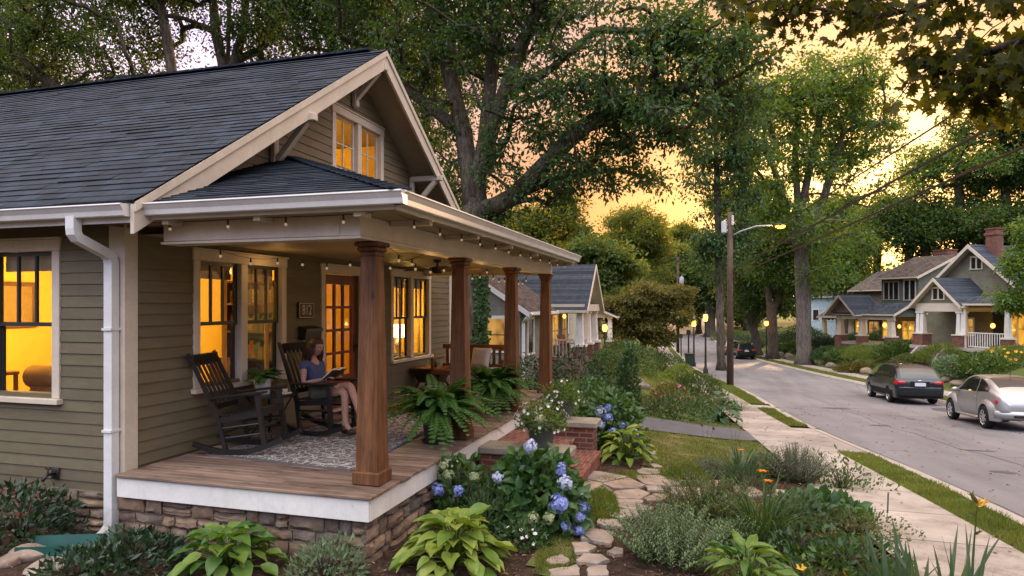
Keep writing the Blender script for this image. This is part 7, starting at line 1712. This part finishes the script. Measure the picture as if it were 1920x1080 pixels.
q = MB(); q.tube([(0,0,8.0),(.5,-.05,8.25),(1.3,-.1,8.5),(2.2,-.15,8.52)], .035, 8); ar = q.build('lamp_arm', plain('galvanised',(.38,.38,.37),.45,.5,.6), up, True)
q = MB(); q.ball((2.40,-.16,8.53),(.36,.15,.08),14,8); q.build('lamp_head', M['iron'], ar, True); q = MB(); q.ball((2.46,-.17,8.44),(.25,.14,.12),14,8); q.build('lamp_bulb', M['street_bulb'], ar, True); lamp_light(pb_+Vector((2.48,-.16,8.25)), 90, (1,.55,.15), .15)
q = MB(); q.lathe([(.0,0),(.14,.02),(.15,.6),(0,.66)],(-.30,0,8.2),12); q.box((-.2,-.05,8.3),(.05,.05,8.4)); q.tube([(.12,-.16,8.6),(.12,-.16,9.1)],.06,8); q.build('switch_can', plain('pale_can',(.55,.56,.56),.4,.4), up, 'auto')
fp = at(1271,572,78); fp.z = ter(fp.x,fp.y); fpole = utility_pole('distant utility pole with a grey transformer above the street', fp, 11.2, .18, arm=.55, can=7.9)
nb = Vector((9.6,-2.0,0)); nb.z = ter(nb.x,nb.y)
def wire(label, pts, r=.018, sag=.0, n=14):
    L = []
    for a, b in zip(pts, pts[1:]):
        a, b = Vector(a), Vector(b)
        for k in range(n): u = k/n; L.append(a.lerp(b,u)-Vector((0,0,sag*4*u*(1-u))))
    L.append(Vector(pts[-1])); q = MB(); q.tube(L, r, 5); return tag(q.build('overhead_wire', M['wire']), label, 'wire', 'wires along the street')
def to_edge(px, py, d): return at(px, py, d)
for (x0,y0,d0,x1,y1,d1,r,l) in ((1376,518,35.8,1920,275,13.5,.033,'lowest thick wire from the pole to the right edge'),(1376,505,35.8,1920,204,13.2,.035,'middle thick wire above the lowest one'),(1376,478,35.8,1920,130,13.0,.024,'thin upper wire crossing the maple leaves')):
    A = at(x0,y0,d0); Bp = at(x1,y1,d1); E2 = Bp+(Bp-A)*.55; wire(l, [A, Bp, E2], r)
ends = [at(x1,y1,d1)+(at(x1,y1,d1)-at(x0,y0,d0))*.55 for (x0,y0,d0,x1,y1,d1) in ((1376,518,35.8,1920,275,13.5),)]
eb = Vector((ends[0].x+.1, ends[0].y, 0)); eb.z = ter(eb.x, eb.y); utility_pole('near wooden utility pole holding the ends of the street wires', eb, 10.5, .18, tops=())
wire('thin wire sagging from the near pole to the distant pole', [at(1366,500,35.8), fp+Vector((.1,0,8.2))], .022, 1.0); wire('second thin wire sagging between the two poles', [at(1366,515,35.8), fp+Vector((.1,0,7.4))], .022, 1.3)
wire('service wire from the distant pole toward the second house', [fp+Vector((0,0,9.2)), at(1130,525,60)], .02, .5)
def lamp_post(label, px, py, d, h, lit=True, e=18, r=.19):
    b = at(px, py, d); b.z = ter(b.x,b.y); 
    if fSL(b.y) < b.x < fAL(b.y) or b.x > fAR(b.y): b.z = max(b.z, zr(b.y)+.12)
    t = thing('street_lamp', label, 'street lamp', b, 0, 'post lamps along the street'); q = MB(); q.lathe([(.16,0),(.16,.25),(.09,.45),(.075,.6),(.06,h*.5),(.05,h-.35),(.09,h-.3),(.11,h-.25)], n=14); q.build('post', M['black'], t, 'auto')
    q = MB(); q.lathe([(.09,h-.25),(r,h-.1),(r*1.05,h+.05),(r*.8,h+.2),(.05,h+.27)], n=16); q.build('lantern', M['lantern'] if lit else M['glass'], t, True)
    q = MB(); q.lathe([(r*.85,h+.2),(.06,h+.33),(.02,h+.42),(0,h+.46)], n=14); q.build('cap', M['black'], t, 'auto')
    if lit: lamp_light(b+Vector((0,-.0,h+.0))+Vector((0,-.3,0)), e, (1,.5,.13), .15)
    return t
lamp_post('lit post lamp beside the green trash bin on the left verge', 1301, 690, 52.8, 3.4)
lamp_post('lit post lamp across the street beside the forked tree', 1437, 676, 65, 3.5)
lamp_post('lit post lamp at the corner of the second house porch', 1134, 668, 44, 2.5, e=8, r=.16)
lamp_post('black post lamp nearest the wooden pole', 1323, 704, 44.7, 3.75, e=4, r=.14)
for (px, py, d, h, l) in ((1277,672,70,2.4,'thin dark sign post on the left verge beyond the lamp'),(1291,690,53,3.0,'dark post directly behind the green trash bin')):
    b = at(px,py,d); b.z = ter(b.x,b.y); q = MB(); q.tube([(0,0,0),(0,0,h)], .06, 8); q.box((-.16,-.03,h-.4),(.16,.0,h)); o = q.build('sign_post', M['iron']); o.location = b; tag(o, l, 'sign post')
bb = at(1292,690,52); bb.z = zr(bb.y)+.12; wb = thing('trash_bin','dark green wheeled trash bin on the left verge','trash bin',bb)
q = MB(); q.add([(-.24,-.28,.08),(.24,-.28,.08),(.24,.28,.08),(-.24,.28,.08),(-.32,-.36,1.0),(.32,-.36,1.0),(.32,.36,1.0),(-.32,.36,1.0)], [(0,3,2,1),(4,5,6,7),(0,1,5,4),(1,2,6,5),(2,3,7,6),(3,0,4,7)]); gm_ = plain('bin_green',(.02,.045,.03),.5,.4); q.build('body', gm_, wb); q = MB(); q.bbox((-.36,-.42,1.002),(.36,.40,1.08),.02); q.build('lid', gm_, wb); [MB().tube([(s*.24,.3,.11),(s*.30,.3,.11)], .11, 12).build('wheel', M['black'], wb) for s in (-1,1)]
# ---- cars: a smooth lofted shell cut by wheel arches, with panes, lamps, wheels
def catmull(P, u):
    P = np.asarray(P, float); n = len(P); i = np.clip(np.floor(u).astype(int), 0, n-2); t = (u-i)[:,None]
    p0, p1, p2, p3 = P[np.clip(i-1,0,n-1)], P[i], P[i+1], P[np.clip(i+2,0,n-1)]
    m1, m2 = (p2-p0)*.5, (p3-p1)*.5
    return (2*t**3-3*t**2+1)*p1+(t**3-2*t**2+t)*m1+(-2*t**3+3*t**2)*p2+(t**3-t**2)*m2
class Shell:
    def __init__(s, st):
        s.S = []
        for y, zl, ws, wm, zm, wb, zb, wr, ze, zt in st:
            s.S.append([(0,y,zl),(ws*.85,y,zl),(ws,y,zl+.10),(wm,y,zm),(wb,y,zb),((wb+wr)/2+.012,y,(zb+ze)/2),(wr,y,ze),(wr*.55,y,zt-.012),(0,y,zt)])
        s.S = np.array(s.S, float)
    def pt(s, u, v):
        u = np.asarray(u, float); rows_ = np.stack([catmull(s.S[:,k,:], u) for k in range(s.S.shape[1])], 1); return np.stack([catmull(r, np.array([vv]))[0] for r, vv in zip(rows_, v)])
    def grid(s, us, vs):
        rows_ = np.stack([catmull(s.S[:,k,:], np.asarray(us,float)) for k in range(s.S.shape[1])], 1); return np.stack([catmull(r, np.asarray(vs,float)) for r in rows_])
    def body(s, nu=56, nv=34):
        n = s.S.shape[0]; us = np.linspace(0,n-1,nu); vs = np.linspace(0,8,nv); G = s.grid(us, vs); G[:,0,0] = 0; G[:,-1,0] = 0; mb = MB(); V = []; 
        for i in range(nu):
            for j in range(nv): V.append(tuple(G[i,j]))
            for j in range(nv-2,0,-1): x,y,z = G[i,j]; V.append((-x,y,z))
        w = 2*nv-2; F = []
        for i in range(nu-1):
            for j in range(w): F.append((i*w+j,(i+1)*w+j,(i+1)*w+(j+1)%w,i*w+(j+1)%w))
        F.append(tuple(range(w))); F.append(tuple((nu-1)*w+j for j in range(w-1,-1,-1))); return mb.add(V, F)
    def patch(s, mb, u0, u1, v0, v1, off=.006, side=1, both=False, nu=10, nv=8, shape=None):
        us = np.linspace(u0,u1,nu); vs = np.linspace(v0,v1,nv); G = s.grid(us, vs)
        if shape:                                    # shape(a) gives the v range at fraction a
            G = np.stack([s.grid([u], np.linspace(*shape((u-u0)/(u1-u0)), nv))[0] for u in us])
        du = np.gradient(G, axis=0); dv = np.gradient(G, axis=1); nn = unit(np.cross(du, dv)); c = np.array([0,G[...,1].mean(),.7])
        if (nn*(G-c)).sum() < 0: nn = -nn
        G = G+nn*off
        for sg in ((1,-1) if both else (side,)):
            V = [(sg*p[0],p[1],p[2]) for r in G for p in r]; mb.add(V, [(i*nv+j,(i+1)*nv+j,(i+1)*nv+j+1,i*nv+j+1) for i in range(nu-1) for j in range(nv-1)])
        return mb
def paint(name, c, metal=.5, rough=.28):
    m, nt, out = newmat(name); p = principled(nt, out, c, rough, .5, metal); p.inputs['Coat Weight'].default_value = .5; p.inputs['Coat Roughness'].default_value = .04
    n = noise(nt, coords(nt), 350, 2); r_ = math_(nt, 'ADD', math_(nt, 'MULTIPLY', n, .12), rough-.06); L_(nt, r_, p.inputs['Roughness']); return m
M['chrome'] = plain('alloy',(.55,.55,.56),.25,.5,.9,var=.05); M['tyre'] = plain('tyre',(.014,.014,.014),.8,.2); M['red_lens'] = plain('red_lens',(.42,.012,.015),.12,.6,var=.05); M['carglass'] = plain('car_glass',(.012,.015,.017),.04,.9,var=.05); M['plate'] = plain('plate',(.55,.57,.60),.4,.4,var=.05); M['under'] = plain('underbody',(.012,.012,.012),.8,.2)
def cut_arches(o, wheels, r):
    for y in wheels:
        q = MB(); n = 40; V = [( -2, y+r*math.cos(2*PI*k/n), .33+r*math.sin(2*PI*k/n)) for k in range(n)]+[(2, y+r*math.cos(2*PI*k/n), .33+r*math.sin(2*PI*k/n)) for k in range(n)]
        for sg in (-1,1):
            q = MB(); x0, x1 = sg*.55, sg*1.4; V = [(x, y+r*math.cos(2*PI*k/n), .33+r*math.sin(2*PI*k/n)) for x in (x0,x1) for k in range(n)]
            q.add(V, [tuple(range(n)), tuple(range(2*n-1,n-1,-1))]+[(k,(k+1)%n,n+(k+1)%n,n+k) for k in range(n)]); c = q.build('cutter', M['under']); m = o.modifiers.new('b','BOOLEAN'); m.operation = 'DIFFERENCE'; m.solver = 'EXACT'; m.object = c
            bpy.context.view_layer.update(); dg = bpy.context.evaluated_depsgraph_get(); me = bpy.data.meshes.new_from_object(o.evaluated_get(dg)); o.modifiers.clear(); o.data = me; bpy.data.objects.remove(c)
    o.data.polygons.foreach_set('use_smooth', [True]*len(o.data.polygons)); o.data.set_sharp_from_angle(angle=R(40))
def wheel(t, x, y, r, w, spokes, z=None):
    s = 1 if x > 0 else -1; z = r if z is None else z; o = thing('wheel', None, None, (x,y,z)); del_ = [k for k in ('label','category') if k in o]; [o.__delitem__(k) for k in del_]; o.parent = t
    def lx(prof, mat, name, n=36):
        q = MB(); q.lathe(prof, n=n); q.v = [(s*p[2], p[0], p[1]) for p in q.v]; return q.build(name, mat, o, 'auto')
    lx([(r*.62,-w/2),(r*.93,-w/2),(r,-w*.32),(r,w*.32),(r*.93,w/2),(r*.66,w/2+.002),(r*.62,w*.06)], M['tyre'], 'tyre')
    lx([(r*.60,w*.30),(r*.56,w*.1),(.0,w*.08)], M['under'], 'wheel_well'); q = MB(); q.lathe([(r*.60,w*.28),(r*.60,w*.40),(r*.655,w*.5),(r*.67,w*.46)], n=36, cap=False); q.lathe([(.075,w*.1),(.07,w*.42),(0,w*.45)], n=18)
    for k in range(spokes):
        a = 2*PI*k/spokes; c, d = math.cos(a), math.sin(a); q.bar((c*.05,d*.05,w*.36),(c*r*.62,d*r*.62,w*.40),r*.22,.03,(0,0,1),0,r*.14,.03)
    q.v = [(s*p[2], p[0], p[1]) for p in q.v]; q.build('rim', M['chrome'], o, 'auto'); return o
def place_car(t, x, y, yaw):
    sl = math.atan((zr(y+1.3)-zr(y-1.3))/2.6); t.location = (x, y, zr(y)+.008); t.rotation_euler = (sl, 0, yaw)
def wagon(label, col, x, y, yaw, group):
    t = thing('parked_car', label, 'car', (0,0,0), 0, group)
    st = [(-2.42,.42,.60,.80,.62,.78,.92,.62,.95,.97),(-2.35,.30,.84,.885,.62,.85,.99,.73,1.04,1.06),(-2.12,.25,.87,.905,.64,.87,1.02,.70,1.32,1.37),(-1.80,.24,.87,.91,.66,.87,1.03,.66,1.52,1.58),(-1.0,.23,.87,.91,.66,.87,1.02,.65,1.57,1.63),(-.1,.23,.87,.91,.66,.87,1.01,.65,1.56,1.63),(.45,.23,.87,.91,.66,.87,1.0,.645,1.51,1.575),(.95,.23,.87,.91,.66,.865,.99,.66,1.27,1.33),(1.38,.23,.87,.905,.66,.85,.97,.72,1.02,1.05),(1.85,.25,.85,.89,.64,.82,.90,.66,.955,.985),(2.2,.27,.78,.84,.60,.74,.79,.56,.85,.87),(2.36,.34,.60,.70,.58,.62,.70,.46,.73,.75)]
    sh = Shell(st); o = sh.body().build('body', col, t); cut_arches(o, (-1.37,1.37), .385)
    q = MB(); sh.patch(q, 2.55, 6.75, 4.22, 5.85, .005, both=True, nu=22, shape=lambda a: (4.22, 4.3+1.55*min(1,a*7+.05)*min(1,(1-a)*3.2+.02))); q.build('side_window', M['carglass'], t, True)
    for u in (3.55,5.05): q = MB(); sh.patch(q, u-.045, u+.045, 4.15, 5.95, .011, both=True, nu=3); q.build('window_pillar', M['under'], t)
    q = MB(); sh.patch(q, 1.12, 2.78, 6.2, 8, .006, both=True, nu=10); q.build('rear_window', M['carglass'], t, True)
    q = MB(); sh.patch(q, 6.9, 7.95, 6.25, 8, .006, both=True, nu=10); q.build('windscreen', M['carglass'], t, True)
    for sg in (-1,1):
        q = MB(); sh.patch(q, .35, 1.75, 3.55, 4.25, .014, sg, nu=8); q.ball((sg*.66,-2.385,.915),(.17,.07,.075),14,8); q.build('tail_light', M['red_lens'], t, True)
        q = MB(); sh.patch(q, 9.3, 10.4, 3.5, 4.1, .012, sg, nu=6); q.build('headlight', M['carglass'], t, True)
        q = MB(); q.path([(sg*.61,yy,zz) for yy,zz in ((-1.75,1.60),(-1.6,1.665),(-.6,1.69),(.1,1.68),(.3,1.62))], .04, .035); q.build('roof_rail', M['under'], t)
        q = MB(); q.bbox((sg*.90,.78,.98),(sg*1.06,.95,1.13),.04); q.build('wing_mirror', col, t)
        q = MB(); sh.patch(q, 2.6, 7.4, 2.02, 2.75, .012, sg, nu=14); q.build('sill_trim', M['under'], t, True)
        for u in (3.75,5.25): p = sh.pt([u],[3.82])[0]; q = MB(); q.bbox((sg*p[0]-.012,p[1]-.1,p[2]-.012),(sg*p[0]+.02,p[1]+.1,p[2]+.016),.006); q.build('door_handle', col, t)
    q = MB(); q.bbox((-.80,-2.47,.36),(.80,-2.36,.60),.04); q.bbox((-.86,-2.40,.30),(.86,-2.2,.42),.03); q.build('bumper', col if False else M['under'], t)
    q = MB(); q.bbox((-.78,-2.455,.56),(.78,-2.34,.74),.03); q.build('bumper_cover', col, t)
    q = MB(); q.box((-.20,-2.452,.78),(.20,-2.435,.92)); q.build('number_plate', M['plate'], t); q = MB(); q.box((-.36,-2.436,.75),(.36,-2.42,.97)); q.build('plate_recess', M['under'], t)
    q = MB(); q.ball((0,-2.405,.995),(.07,.012,.03),14,6); q.build('emblem', M['chrome'], t, True)
    for x_ in (-.79,.79):
        for y_ in (-1.37,1.37): wheel(t, x_, y_, .345, .22, 5)
    place_car(t, x, y, yaw); return t
wagon('dark blue grey estate car with roof rails parked ahead of the silver car', paint('dark_blue_paint',(.006,.014,.026),.3), 8.04, 33.3, R(3.2), 'cars parked along the far kerb')
wagon('small looking dark car parked far down the street beyond the pole', paint('black_car_paint',(.012,.012,.016),.3), 3.0, 72.5, R(9), 'cars parked along the far kerb')
wagon('pale grey car half hidden behind the pole, parked beyond the dark one', paint('grey_car_paint',(.30,.30,.30),.4), 2.0, 79.5, R(9), 'cars parked along the far kerb')
def bubble_car(label, x, y, yaw):
    t = thing('parked_car', label, 'car', (0,0,0), 0, 'cars parked along the far kerb'); col = paint('silver_paint', (.36,.36,.355), .6, .34)
    st = [(-2.04,.44,.38,.52,.56,.48,.70,.36,.74,.76),(-1.90,.32,.60,.70,.58,.66,.90,.52,.98,1.02),(-1.52,.28,.66,.75,.60,.74,1.0,.60,1.23,1.29),(-1.1,.26,.70,.78,.62,.755,.99,.59,1.38,1.445),(-.6,.25,.72,.79,.62,.76,.96,.58,1.45,1.50),(-.1,.25,.72,.79,.62,.76,.95,.58,1.46,1.515),(.4,.25,.72,.79,.62,.755,.95,.58,1.39,1.45),(.78,.25,.72,.785,.62,.745,.95,.60,1.20,1.27),(1.12,.25,.70,.76,.62,.71,.94,.62,1.01,1.05),(1.5,.27,.64,.69,.60,.64,.88,.48,.95,.98),(1.86,.32,.52,.58,.56,.50,.74,.36,.80,.82),(2.03,.44,.36,.44,.53,.38,.62,.26,.65,.67)]
    sh = Shell(st); o = sh.body().build('body', col, t); cut_arches(o, (-1.25,1.25), .40)
    for sg in (-1,1):
        for yy in (-1.25,1.25):
            q = MB(); q.ball((sg*.66,yy,.40),(.225,.63,.50),28,20,0,lambda p: Vector((p.x,p.y,max(p.z,-.28)))); f = q.build('wing', col, t, True); cut_arches(f, (yy,), .375)
        q = MB(); sh.patch(q, 2.35, 7.0, 4.25, 5.85, .006, sg, nu=20, shape=lambda a: (4.22, 4.28+1.6*math.sin(PI*min(1,max(.0,(.06+a*.92))))**.55)); q.build('side_window', M['carglass'], t, True)
        q = MB(); sh.patch(q, 3.9, 4.0, 4.15, 5.95, .012, sg, nu=3); q.build('window_pillar', col, t)
        q = MB(); q.ball((sg*.60,-1.80,.80),(.15,.10,.13),18,12); q.build('tail_light', M['red_lens'], t, True); q = MB(); q.ball((sg*.615,-1.88,.76),(.05,.025,.04),12,8); q.build('reversing_light', M['plate'], t, True)
        q = MB(); q.ball((sg*.60,1.78,.72),(.13,.10,.13),18,12); q.build('headlight', M['plate'], t, True)
        q = MB(); q.ball((sg*.88,.72,1.0),(.10,.06,.075),14,10); q.bar((sg*.74,.74,.95),(sg*.86,.72,.98),.03,.05); q.build('wing_mirror', col, t, True)
        q = MB(); q.bbox((sg*.70,-.75,.24),(sg*.84,.75,.32),.03); q.build('running_board', col, t)
        p = sh.pt([4.15],[3.7])[0]; q = MB(); q.bbox((sg*p[0]-.012,p[1]-.09,p[2]-.012),(sg*p[0]+.025,p[1]+.09,p[2]+.018),.008); q.build('door_handle', M['chrome'], t)
        q = MB(); sh.patch(q, 3.86, 3.89, 2.2, 4.15, .003, sg, nu=2, nv=10); sh.patch(q, 6.9, 6.93, 2.2, 4.15, .003, sg, nu=2, nv=10); q.build('door_gap', M['under'], t)
    q = MB(); sh.patch(q, 1.75, 3.25, 6.15, 8, .006, both=True, nu=10); q.build('rear_window', M['carglass'], t, True); q = MB(); sh.patch(q, 6.8, 7.85, 6.2, 8, .006, both=True, nu=10); q.build('windscreen', M['carglass'], t, True)
    q = MB(); q.path([(.74*math.sin(a),-1.72-.33*math.cos(a),.46) for a in np.linspace(-1.45,1.45,17)], .10, .20); q.build('bumper', col, t, True); q = MB(); q.bbox((-.40,-2.17,.40),(.40,-2.10,.46),.01); q.build('bumper_vent', M['under'], t)
    q = MB(); q.tube([(0,-.95,1.47),(0,-1.05,1.64)], .006, 5); q.build('aerial', M['under'], t)
    for x_ in (-.755,.755):
        for y_ in (-1.25,1.25): wheel(t, x_, y_, .325, .20, 7)
    place_car(t, x, y, yaw); return t
bubble_car('silver bubble shaped car with round red tail lamps at the right edge', 8.56, 24.4, R(2.5)).scale = (1,1,1.04)
# ------------------------------------------------------------------ camera, sky, sun
cam = bpy.data.cameras.new('camera'); co = bpy.data.objects.new('camera', cam); COL.objects.link(co); SC.camera = co
co.location = (0,0,EYE); co.rotation_euler = (R(90),0,YAW); cam.sensor_width = 36; cam.lens = 36*FOC/1920; cam.shift_y = 32/1920; cam.clip_end = 2000; cam.clip_start = .05
SUN_AZ = YAW-math.atan((1610-960)/FOC)        # bearing of the sun, anticlockwise from +Y
SUN_EL = R(9)
sv = Vector((-math.sin(SUN_AZ)*math.cos(SUN_EL), math.cos(SUN_AZ)*math.cos(SUN_EL), math.sin(SUN_EL)))
sl = bpy.data.lights.new('sun','SUN'); sl.energy = 3.6; sl.angle = R(.5); sl.color = (1,.60,.30); so = bpy.data.objects.new('sun', sl); COL.objects.link(so); so.rotation_euler = sv.to_track_quat('Z','Y').to_euler()
w = bpy.data.worlds.new('World'); SC.world = w; w.use_nodes = True; nt = w.node_tree; nt.nodes.clear(); out = N(nt,'ShaderNodeOutputWorld')
sky = N(nt,'ShaderNodeTexSky'); sky.sky_type = 'NISHITA'; sky.sun_disc = False; sky.sun_elevation = SUN_EL; sky.sun_rotation = -SUN_AZ; sky.dust_density = 3; sky.air_density = 1.2; sky.ozone_density = 1.5
bg = N(nt,'ShaderNodeBackground'); L_(nt, sky.outputs[0], bg.inputs[0]); bg.inputs[1].default_value = .13
# high thin cloud lit from below by the sunset
tc = N(nt,'ShaderNodeTexCoord'); s = N(nt,'ShaderNodeSeparateXYZ'); L_(nt, tc.outputs['Generated'], s.inputs[0])
dp = N(nt,'ShaderNodeVectorMath', operation='DOT_PRODUCT'); L_(nt, tc.outputs['Generated'], dp.inputs[0]); dp.inputs[1].default_value = (-math.sin(SUN_AZ)*math.cos(R(4)), math.cos(SUN_AZ)*math.cos(R(4)), math.sin(R(4)))   # the glow sits low on the horizon
warm = ramp(nt, math_(nt, 'ADD', math_(nt, 'MULTIPLY', dp.outputs['Value'], .5), .5), [(0,(2.15,2.02,1.86)),(.45,(2.2,2.0,1.78)),(.66,(2.0,1.42,1.0)),(.80,(1.0,.72,.55)),(.92,(.74,.385,.20)),(.965,(.78,.325,.080)),(.988,(1.0,.46,.10)),(.9985,(2.6,1.5,.5))])
up = ramp(nt, s.outputs[2], [(0,(1.0,.90,.75)),(.14,(1,.93,.90)),(.24,(1,1.0,1.35)),(.36,(.97,1.10,2.1)),(.55,(.95,1.05,1.3)),(1,(1.1,1.15,1.25))])
cl = mixc(nt, 1.0, warm, up, 'MULTIPLY')
low = ramp(nt, s.outputs[2], [(0,(.08,.08,.085)),(.22,(.20,.20,.205)),(.50,(1.1,1.1,1.1)),(1,(1.45,1.42,1.38))])      # low sky behind the viewer darkened to shade the porch, for unbuilt roofs and trees
cl = mixc(nt, ramp(nt, math_(nt, 'ADD', math_(nt, 'MULTIPLY', dp.outputs['Value'], .5), .5), [(.60,(1,1,1)),(.80,(0,0,0))]), cl, mixc(nt, 1.0, cl, low, 'MULTIPLY'))
mp = N(nt,'ShaderNodeMapping'); mp.inputs['Scale'].default_value = (1.6,1.6,9); L_(nt, tc.outputs['Generated'], mp.inputs[0]); n = noise(nt, mp.outputs[0], 2.2, 6, .6)
cl = mixc(nt, .55, cl, ramp(nt, n, [(.30,(.70,.66,.72)),(.5,(.98,.97,.95)),(.70,(1.30,1.28,1.22))]), 'MULTIPLY')
bg2 = N(nt,'ShaderNodeBackground'); L_(nt, cl, bg2.inputs[0]); bg2.inputs[1].default_value = .85
mx = N(nt,'ShaderNodeMixShader'); mx.inputs[0].default_value = .9; L_(nt, bg.outputs[0], mx.inputs[1]); L_(nt, bg2.outputs[0], mx.inputs[2]); L_(nt, mx.outputs[0], out.inputs[0])
SC.view_settings.view_transform = 'Standard'; SC.view_settings.look = 'None'; SC.view_settings.gamma = 1; SC.view_settings.use_curve_mapping = False; SC.view_settings.exposure = .80
SC.cycles.max_bounces = 8; SC.cycles.diffuse_bounces = 4; SC.cycles.glossy_bounces = 3; SC.cycles.transmission_bounces = 3; SC.cycles.transparent_max_bounces = 8; SC.cycles.sample_clamp_indirect = 4; SC.cycles.caustics_reflective = False; SC.cycles.caustics_refractive = False
SC.cycles.use_denoising = True; SC.cycles.use_adaptive_sampling = True; SC.cycles.adaptive_threshold = .01
